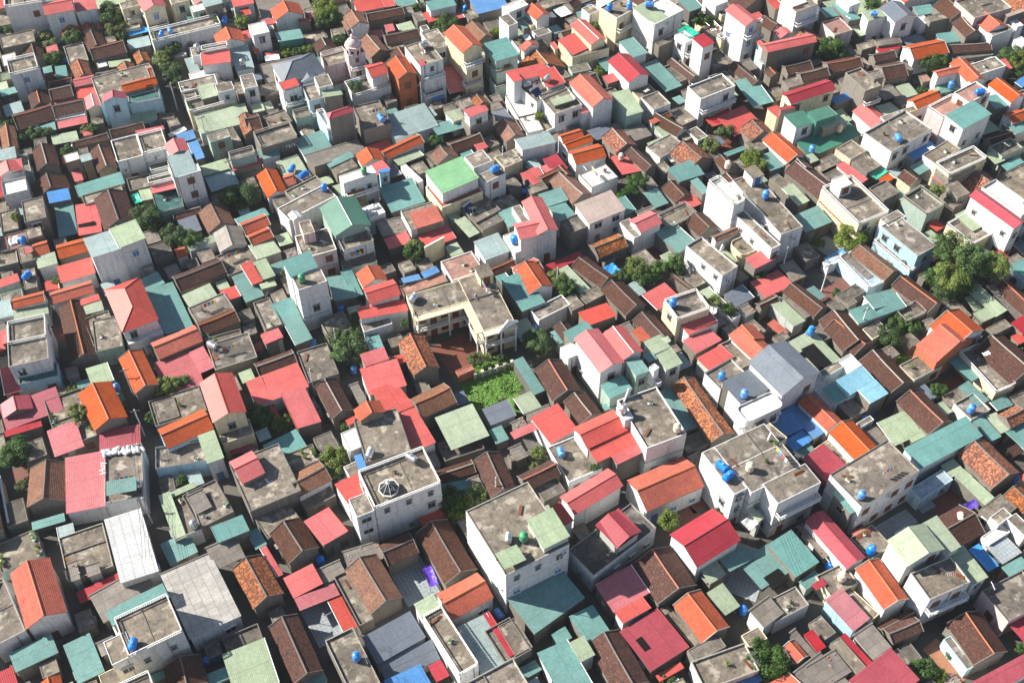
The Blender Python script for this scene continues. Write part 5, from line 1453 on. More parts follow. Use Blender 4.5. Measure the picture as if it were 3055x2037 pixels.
Sk 41.8 146.8 4.57 3.55 0.6 3.1 - - -1 R19
St 101.2 239.2 4.96 3.45 0.36 2.6 - - -1 R41
Sr 56.1 233.7 5.1 3.54 0.48 2.6 - - -1 R2
Fy -69.3 237 4.63 3.36 0.38 2.8 y - -1 R28
Sg -93.5 191.9 5.2 3.32 0.4 2.5 - - -1 R14
Sg 75.9 239.2 4.99 3.76 0.41 2.7 - - -1 R34
Fc 69.3 208.4 4.52 3.55 0.42 2.4 y - -1 R6
St -42.9 217.2 5.08 3.56 0.43 2.8 - - -1 R33
Sg 100.1 195.2 4.83 3.42 0.5 2.5 - - -1 R15
Sy 26.4 193 4.79 3.62 0.48 2.9 - - -1 R22
Am 34.1 249.1 4.93 3.57 0.53 3.1 c - -1 L27
Am -121 194.1 5.04 3.43 0.38 3 w - -1 L20
Ar 12.1 56.6 5.11 3.31 0.54 2.9 y - -1 -
Fc -29.7 201.8 4.62 3.31 0.43 2.4 y - -1 R34
Sk -80.3 189.7 5.01 3.25 0.41 2.7 - - -1 R5
Fc -56.1 186.4 4.81 3.41 0.44 2.7 y - -1 R36
Fc -1.1 172.1 4.51 3.93 0.56 2.4 y - -1 L15
Sy -49.5 125.9 4.63 3.25 0.5 2.6 - - -1 R11
Fc 95.7 204 4.73 3.96 0.41 2.7 y - -1 R19
Sg 69.3 198.5 4.96 3.75 0.48 2.4 - - -1 R19
An 47.3 245.8 5.09 3.35 0.53 4.3 y - -1 R36
Sy 81.4 206.2 4.55 3.51 0.43 3 - - -1 R15
Sy -5.5 98.4 5.2 3.64 0.5 2.8 - - -1 R4
Fc -45.1 227.1 5.05 3.56 0.35 2.5 y - -1 R41
Fc -91.3 252.4 4.83 3.73 0.37 8 w - -1 L27
Fy -74.8 177.6 4.69 3.91 0.38 3.1 y - -1 R15
Sr -27.5 188.6 5.21 3.62 0.53 2.4 - - -1 L25
Sr 44 64.3 4.74 3.38 0.55 3.4 w - -1 B17
Fc -111.1 172.1 4.65 3.63 0.4 3.6 y - -1 L7
Am -9.9 243.6 5.1 3.38 0.48 3 y - -1 R41
Sk -2.2 120.4 4.79 3.52 0.46 2.8 - - -1 R19
Sk -36.3 220.5 3.62 4.12 0.48 2.7 - - -1 R15
Fc 36.3 198.5 3.69 4.57 0.59 2.8 y - -1 R5
Sk -2.2 198.5 3.16 3.8 0.49 3 - - -1 R15
Sg 85.8 207.3 3.46 3.78 0.42 2.8 - - -1 R35
Fy -39.6 237 3.59 4.28 0.45 2.6 y - -1 R15
Fc 57.2 206.2 3.69 4.05 0.41 2.6 y - -1 R15
Sk 51.7 171 3.31 3.98 0.49 2.5 - - -1 R36
Fy -67.1 158.9 3.7 4 0.46 2.8 y - -1 R19
Sg 49.5 179.8 3.16 3.87 0.54 2.5 - - -1 R5
St 22 171 3.4 4.28 0.52 2.8 - - -1 R14
Fy -4.4 231.5 3.53 3.94 0.45 2.7 y - -1 R20
Su 74.8 167.7 3.15 4.47 0.58 2.4 - - -1 R15
Fc 88 122.6 3.31 4.59 0.48 2.8 y - -1 R41
Sy -41.8 178.7 3.37 4.52 0.46 2.8 - - -1 R25
Fy 75.9 221.6 3.61 4.33 0.4 2.4 y - -1 R15
Sy 52.8 153.4 3.24 4.32 0.52 2.9 - - -1 R4
Fc -36.3 195.2 3.34 4.09 0.43 2.8 y - -1 R0
Fy -30.8 113.8 3.22 4.39 0.5 2.9 y - -1 R15
Fc -79.2 112.7 3.29 3.94 0.46 2.9 y - -1 R14
Fc -117.7 232.6 3.6 4.47 0.36 3.1 y - -1 L17
Sg -24.2 230.4 3.64 3.88 0.43 2.5 - - -1 R4
Sy -40.7 150.1 3.62 4.19 0.43 2.6 - - -1 R19
St 113.3 235.9 3.46 4.27 0.44 2.4 - - -1 R4
Sg -29.7 212.8 3.46 4.12 0.43 2.9 - - -1 L25
Fy -79.2 100.6 3.19 4.59 0.43 2.8 y - -1 L41
Fc -101.2 169.9 3.19 4.02 0.37 2.8 y - -1 A29
Fc 81.4 143.5 3.69 3.92 0.5 2.4 y - -1 R17
Sg 31.9 85.2 3.12 4.3 0.58 3 - - -1 R15
Fy 28.6 232.6 3.32 3.8 0.58 2.5 y - -1 L36
Sg 2.2 139.1 3.36 4.44 0.45 2.6 - - -1 R15
Fc 53.9 227.1 3.38 4.24 0.48 2.8 y - -1 R15
Fc 25.3 156.7 3.15 4.43 0.55 2.6 y - -1 R14
Sk -62.7 165.5 3.66 4.13 0.45 2.9 - - -1 R4
Sg 57.2 221.6 3.15 4.08 0.51 2.4 - - -1 R14
Fc 94.6 185.3 3.06 4.58 0.56 2.8 y - -1 R41
Fc -37.4 208.4 2.61 3.19 0.44 2.9 y - -1 R33
Sk 71.5 124.8 2.37 3.08 0.56 2.4 - - -1 R5
Fc 46.2 80.8 2.45 3.32 0.58 2.5 y - -1 R15
Sg 100.1 204 2.64 3.19 0.44 2.9 - - -1 R41
Fc -3.3 186.4 2.57 3.01 0.5 2.5 y - -1 L27
Su -74.8 149 2.36 3.11 0.46 2.9 - - -1 R4
Sg 90.2 157.8 2.5 3.06 0.57 2.8 - - -1 R22
Fy 37.4 233.7 2.7 3.25 0.61 3 y - -1 R36
St -67.1 183.1 2.36 3.33 0.45 2.9 - - -1 R14
Fc -42.9 194.1 2.47 2.96 0.43 2.5 y - -1 L0
Fc 34.1 151.2 2.73 3.5 0.54 2.9 y - -1 R4
Sg -11 158.9 2.64 3 0.5 2.9 - - -1 R15
Fc 78.1 217.2 2.4 3.03 0.42 2.7 y - -1 L7
Sg 26.4 237 2.72 2.92 0.54 2.9 - - -1 R35
Sg -44 162.2 2.53 3.21 0.47 2.4 - - -1 R25
Fy -0 177.6 2.68 3.25 0.56 2.9 y - -1 R41
Fc -16.5 155.6 2.63 3.11 0.48 2.3 y - -1 L29
Sk 97.9 160 2.48 3.15 0.51 2.5 - - -1 R7
Fc -4.4 190.8 2.44 3.33 0.54 2.5 y - -1 B34
Sk 40.7 179.8 2.54 3.32 0.5 2.3 - - -1 R41
Sr 48.4 132.5 2.63 3.1 0.53 2.6 - - -1 R25
Sg 40.7 156.7 2.55 3.51 0.57 2.9 - - -1 R41
Fc -68.2 186.4 2.81 2.95 0.41 3 y - -1 R34
Fy 25.3 223.8 2.51 3.18 0.57 2.7 y - -1 R4
Sy 14.3 232.6 2.56 2.95 0.56 2.7 - - -1 R41
Su -64.9 239.2 2.77 3.24 0.39 2.4 - - -1 R14
Fc 83.6 175.4 2.5 3.28 0.56 2.6 y - -1 R41
Sg 106.7 187.5 2.52 3.27 0.47 2.7 - - -1 R15
Sy 91.3 153.4 2.45 3.32 0.5 2.6 - - -1 R22
Fy 46.2 183.1 2.52 3 0.51 2.7 y - -1 R14
Fy -97.9 189.7 2.55 3.25 0.36 2.9 y - -1 R20
St -24.2 120.4 2.55 3.16 0.5 2.9 - - -1 R4
Sy -63.8 227.1 2.42 3.36 0.43 2.9 - - -1 L4
Fy 45.1 109.4 2.83 3.26 0.51 3 y - -1 R35
Su 85.8 193 2.5 3.49 0.57 3 - - -1 R2
Fc -108.9 195.2 2.57 3.44 0.46 2.8 y - -1 L41
Fc -42.9 146.8 2.44 3.3 0.47 2.9 y - -1 R41
Sy -85.8 139.1 2.74 2.99 0.4 3 - - -1 R19
Sy 27.5 177.6 2.6 3.12 0.52 2.8 - - -1 R28
Fc 34.1 111.6 2.58 3.06 0.48 2.3 y - -1 R15
Sr -30.8 228.2 2.75 3.22 0.39 2.4 - - -1 L5
Sy -63.8 153.4 2.49 3.02 0.52 2.6 - - -1 R41
St 9.9 229.3 2.73 3.05 0.57 2.8 - - -1 R14
Su 29.7 131.4 2.6 3.42 0.51 3.1 - - -1 R36
Fc -19.8 154.5 2.45 2.89 0.48 2.9 y - -1 o4
Su 78.1 180.9 2.84 2.89 0.61 2.5 - - -1 R24
Sg 81.4 232.6 2.36 3.45 0.46 3 - - -1 R19
St -2.2 116 2.37 3.05 0.46 2.5 - - -1 R15
Sr 105.6 237 2.53 3.27 0.43 2.4 - - -1 R5
Fc -1.1 100.6 2.38 3.14 0.51 3 y - -1 R17
Su 23.1 149 2.38 3.2 0.57 2.7 - - -1 R15
Fc -58.3 157.8 2.74 3.29 0.51 2.5 y - -1 R25
Fy -59.4 210.6 2.63 2.9 0.43 2.4 y - -1 R15
St -25.3 199.6 2.4 2.89 0.48 2.8 - - -1 R15
Sy 52.8 216.1 2.42 3.33 0.46 2.9 - - -1 R14
Fy -86.9 117.1 2.38 2.9 0.46 2.8 y - -1 L7
Su 113.3 242.5 2.46 2.91 0.44 2.5 - - -1 R4
Sy -18.7 224.9 2.69 2.91 0.43 3.1 - - -1 R19
Sy -69.3 162.2 2.61 3.23 0.47 3.1 - - -1 L4
Sr -13.2 147.9 2.56 2.98 0.45 2.5 - - -1 R14
Fc -38.5 164.4 2.48 3.18 0.46 2.7 y - -1 L34
Fc 64.9 237 2.6 3.02 0.48 2.3 y - -1 R4
Fc 30.8 182 2.39 3.18 0.54 3.1 y - -1 R22
Sg -28.6 143.5 2.45 3.23 0.39 2.3 - - -1 R15
Su -100.1 163.3 2.63 3.14 0.44 2.4 - - -1 L29
Su 3.3 70.9 2.42 3.13 0.5 3 - - -1 R7
St 116.6 222.7 2.79 3.06 0.38 2.5 - - -1 R15
Fc 11 241.4 2.66 3.51 0.54 2.7 y - -1 R15
St -8.8 185.3 2.57 3.02 0.52 3.1 - - -1 R20
Sy -24.2 237 2.4 3.36 0.42 2.4 - - -1 R17
Fc -63.8 81.9 2.39 3.25 0.46 2.7 y - -1 R25
Sg 39.6 230.4 2.65 3.11 0.59 2.8 - - -1 R14
Sy -34.1 216.1 2.39 3.33 0.43 3.1 - - -1 R15
St 56.1 147.9 2.58 3.27 0.6 2.6 - - -1 R4
Sy -29.7 241.4 2.46 2.91 0.47 2.3 - - -1 R27
Sy -59.4 230.4 2.49 3.26 0.36 2.7 - - -1 R25
Fy 51.7 231.5 2.69 3.26 0.51 2.4 y - -1 R15
Fy 86.9 215 2.62 2.98 0.42 3.1 y - -1 R5
Fc 30.8 110.5 2.46 3.36 0.53 2.8 y - -1 R4
Fc 24.2 70.9 2.82 3.14 0.53 2.5 y - -1 L1
Sg -106.7 215 2.54 2.91 0.39 3.1 - - -1 R12
Sk -24.2 180.9 2.43 3.08 0.56 3 - - -1 R1
Fc 114.4 231.5 2.82 3.29 0.38 2.7 y - -1 R25
Fc -58.3 173.2 2.65 3.31 0.41 2.7 y - -1 R5
Fc -85.8 113.8 2.71 2.9 0.45 2.9 y - -1 L7
Fc 47.3 106.1 2.77 3.06 0.52 2.9 y - -1 R35
Sy 114.4 217.2 2.46 3.07 0.47 2.8 - - -1 R4
Fy 102.3 216.1 2.5 3.1 0.39 2.5 y - -1 R25
Fc 4.4 169.9 2.41 3.32 0.46 3 y - -1 A28
St -57.2 232.6 2.63 3.41 0.36 2.3 - - -1 R17
Fc -20.9 136.9 2.5 3.09 0.38 2.4 y - -1 B2
Fc 11 212.8 2.83 3.04 0.5 2.8 y - -1 R22
Fc -52.8 177.6 2.74 3.21 0.47 2.8 y - -1 L25
Fy 58.3 76.4 2.8 3.48 0.48 2.4 y - -1 R17
Su -116.6 238.1 2.47 3.05 0.41 2.7 - - -1 R4
Fy 29.7 220.5 2.56 3.48 0.54 2.3 y - -1 R14
Fc 78.1 161.1 2.38 3.32 0.59 2.8 y - -1 o2
Fc 60.5 70.9 2.46 3.12 0.5 2.4 y - -1 R7
Sk 61.6 205.1 2.79 3.17 0.46 2.9 - - -1 R41
Fc -18.7 182 2.77 3.29 0.52 3 y - -1 R34
Fc -62.7 209.5 2.52 3.35 0.34 2.6 y - -1 R28
Fy -60.5 155.6 2.16 2.36 0.47 2.6 y - -1 R17
Sy 50.6 175.4 2.46 2.43 0.49 2.5 - - -1 R5
Sy 75.9 140.2 2.17 2.36 0.5 2.9 - - -1 R41
Fy 41.8 186.4 2.45 2.66 0.56 2.4 y - -1 R4
Fc 42.9 168.8 2.46 2.68 0.54 2.4 y - -1 L35
Su 106.7 217.2 2.2 2.69 0.4 3 - - -1 R14
Fc 17.6 173.2 2.11 2.46 0.47 2.6 y - -1 R20
Sy -47.3 139.1 2.24 2.29 0.42 2.4 - - -1 L4
Sy -86.9 161.1 2.36 2.38 0.36 2.5 - - -1 R25
Sy 90.2 174.3 2.21 2.67 0.58 3.1 - - -1 R4
Su -70.4 97.3 2.5 2.45 0.37 2.3 - - -1 R41
Fc -71.5 196.3 2.22 2.34 0.43 3 y - -1 R14
Sy -3.3 201.8 2.2 2.53 0.46 3 - - -1 A20
Sg 64.9 198.5 2.28 2.51 0.49 3 - - -1 R15
Sy 11 97.3 2.26 2.27 0.54 2.3 - - -1 R35
Fc -60.5 70.9 2.48 2.26 0.46 3 y - -1 R19
Sr 1.1 209.5 2.17 2.29 0.46 2.6 - - -1 R22
Fc 75.9 123.7 2.44 2.25 0.51 2.3 y - -1 R34
Fc -5.5 151.2 2.17 2.73 0.47 2.4 y - -1 R4
Sk 8.8 234.8 2.23 2.5 0.54 2.9 - - -1 R25
Su -95.7 169.9 2.45 2.36 0.45 2.9 - - -1 R15
Fy 72.6 210.6 2.08 2.64 0.38 2.8 y - -1 R41
Sy 63.8 72 2.29 2.44 0.49 2.3 - - -1 R15
Sy 37.4 141.3 2.13 2.66 0.55 2.6 - - -1 R4
Sg -114.4 215 2.19 2.5 0.42 2.6 - - -1 L15
Sg 73.7 121.5 2.23 2.54 0.53 2.4 - - -1 o1
Sr -91.3 185.3 2.35 2.31 0.38 2.5 - - -1 R14
Sy -94.6 152.3 2.17 2.26 0.4 2.7 - - -1 L4
Sg 36.3 147.9 2.22 2.34 0.55 2.6 - - -1 R5
Sy -13.2 110.5 2.21 2.62 0.43 2.6 - - -1 R35
Fc 28.6 134.7 2.19 2.31 0.54 2.6 y - -1 R19
Sy 110 199.6 2.46 2.28 0.45 2.4 - - -1 R25
Fc -91.3 226 2.11 2.51 0.43 2.6 y - -1 R15
Fy 52.8 167.7 2.35 2.31 0.53 2.6 y - -1 R36
Sg 83.6 139.1 2.25 2.29 0.57 2.9 - - -1 o3
Sy -77 129.2 2.08 2.32 0.39 2.5 - - -1 R7
Fy -48.4 142.4 2.31 2.7 0.48 2.8 y - -1 R5
Fc -72.6 168.8 2.21 2.3 0.38 3.1 y - -1 L4
Sg 29.7 156.7 2.43 2.32 0.57 3.1 - - -1 R22
Fc -44 77.5 2.18 2.32 0.5 2.3 y - -1 R41
Sg -53.9 150.1 2.07 2.56 0.52 2.4 - - -1 R5
Sr -85.8 150.1 2.35 2.56 0.37 2.5 - - -1 R15
Sg 47.3 206.2 2.48 2.56 0.49 2.8 - - -1 R15
Su 48.4 241.4 2.14 2.43 0.5 2.6 - - -1 R14
Sy 106.7 209.5 2.52 2.29 0.47 2.6 - - -1 R37
St 40.7 172.1 2.12 2.4 0.52 2.6 - - -1 R4
Su -37.4 233.7 2.42 2.27 0.37 2.8 - - -1 R15
Fy -56.1 106.1 2.27 2.67 0.38 2.4 y - -1 R11
Sg 5.5 100.6 2.32 2.53 0.56 2.4 - - -1 R35
Fc -66 224.9 2.17 2.28 0.39 3 y - -1 R17
Fc -115.5 227.1 2.48 2.62 0.39 2.7 y - -1 L4
Fc 77 164.4 2.21 2.72 0.54 2.4 y - -1 L4
Fc -68.2 153.4 2.09 2.7 0.48 2.9 y - -1 R27
Sy 62.7 221.6 2.42 2.39 0.42 2.8 - - -1 R19
Su 62.7 110.5 2.17 2.32 0.56 2.6 - - -1 R25
Su 61.6 96.2 2.12 2.41 0.54 2.9 - - -1 R6
Fc -115.5 219.4 2.19 2.43 0.41 2.8 y - -1 L28
Sg -70.4 178.7 2.24 2.47 0.37 2.9 - - -1 R14
Fy -73.7 90.7 2.32 2.34 0.44 2.4 y - -1 L15
Fc -5.5 177.6 2.07 2.33 0.52 2.9 y - -1 R26
Su -41.8 116 2.07 2.3 0.49 2.4 - - -1 R7
Fc -35.2 83 2.14 2.33 0.56 2.3 y - -1 R15
Sy 67.1 133.6 2.42 2.31 0.54 2.8 - - -1 R5
Fc 42.9 152.3 2.16 2.5 0.56 2.7 y - -1 L4
Sy -3.3 205.1 2.11 2.33 0.49 2.3 - - -1 A17
Sr -66 164.4 2.2 2.37 0.46 2.5 - - -1 R17
Fc -15.4 125.9 2.24 2.42 0.4 2.7 y - -1 L34
St 64.9 207.3 2.18 2.29 0.48 2.7 - - -1 R6
Fc -106.7 187.5 2.33 2.4 0.45 2.6 y - -1 A2
Sg -63.8 70.9 2.16 2.34 0.51 2.3 - - -1 R25
Sr 80.3 157.8 2.49 2.49 0.53 2.6 - - -1 R20
Sk -8.8 123.7 2.08 2.6 0.44 2.4 - - -1 R20
Sk 42.9 190.8 2.28 2.41 0.57 2.6 - - -1 R15
Fy -81.4 213.9 2.3 2.59 0.38 2.5 y - -1 R22
Fc 39.6 139.1 2.5 2.4 0.54 2.6 y - -1 L25
Fc 77 152.3 2.09 2.37 0.59 3 y - -1 R41
Sr -33 240.3 2.11 2.34 0.38 2.6 - - -1 R14
Sy -13.2 200.7 2.44 2.71 0.53 3 - - -1 R8
Su -52.8 169.9 2.21 2.34 0.45 2.6 - - -1 R20
Sy -89.1 131.4 2.44 2.44 0.37 2.6 - - -1 L17
Fc -94.6 237 2.36 2.26 0.38 2.7 y - -1 R4
Sy -59.4 77.5 2.37 2.41 0.54 3.1 - - -1 R41
Fc 91.3 232.6 2.26 2.39 0.39 2.6 y - -1 R19
Sr 82.5 165.5 2.24 2.41 0.58 2.9 - - -1 R15
Sy -92.4 139.1 2.33 2.33 0.45 2.8 - - -1 L19
Fy -26.4 204 2.46 2.74 0.51 3.1 y - -1 R15
Sy 8.8 191.9 2.5 2.27 0.5 2.4 - - -1 R5
Sy -50.6 199.6 2.43 2.51 0.47 2.5 - - -1 R22
Fc 6.6 223.8 2.09 2.45 0.55 3 y - -1 R25
Fy 59.4 144.6 2.18 2.69 0.54 2.8 y - -1 L14
Fc 96.8 215 2.51 2.4 0.35 2.5 y - -1 R29
Fy -42.9 111.6 2.29 2.64 0.51 2.7 y - -1 R19
Sy 22 195.2 2.14 2.27 0.55 2.4 - - -1 R34
Fc -67.1 74.2 2.41 2.33 0.49 2.9 y - -1 R7
Sy -75.9 229.3 2.52 2.41 0.46 2.8 - - -1 R27
Fy 13.2 194.1 2.47 2.29 0.51 3.1 y - -1 R17
Su -51.7 107.2 2.2 2.68 0.47 2.4 - - -1 R14
Sg -37.4 178.7 2.12 2.45 0.52 2.6 - - -1 R17
Sg -89.1 138 2.1 2.73 0.42 2.9 - - -1 R4
Sg -46.2 128.1 2.34 2.46 0.47 3 - - -1 R11
Fc 62.7 197.4 2.14 2.65 0.49 2.5 y - -1 R10
Fc 71.5 136.9 2.31 2.69 0.51 2.4 y - -1 L28
Su 4.4 183.1 2.46 2.4 0.5 3 - - -1 R15
Sg 1.1 228.2 2.49 2.3 0.54 2.7 - - -1 R14
Fy -16.5 146.8 2.22 2.48 0.42 2.7 y - -1 R2
St 77 174.3 2.5 2.48 0.56 2.9 - - -1 R4
Fy -88 197.4 2.41 2.45 0.34 2.6 y - -1 R4
Fc -42.9 235.9 2.39 2.3 0.41 3.1 y - -1 L27
Sy 42.9 143.5 2.46 2.34 0.6 2.9 - - -1 L24
St -44 154.5 2.32 2.71 0.49 2.6 - - -1 R4
Su -37.4 151.2 2.32 2.47 0.44 2.4 - - -1 R35
Sg -111.1 208.4 2.52 2.57 0.42 3.1 - - -1 A20
Sr -103.4 221.6 2.49 2.31 0.4 3.1 - - -1 R5
Fy -74.8 195.2 2.27 2.48 0.4 2.5 y - -1 R4
Sk -33 199.6 2.24 2.53 0.41 2.7 - - -1 R35
Fc 16.5 135.8 2.18 2.57 0.48 2.4 y - -1 R28
Sk -56.1 211.7 2.21 2.42 0.38 3 - - -1 R15
Sr 118.8 232.6 2.44 2.67 0.4 2.7 - - -1 R28
Sk -34.1 168.8 2.48 2.28 0.51 2.3 - - -1 R42"""
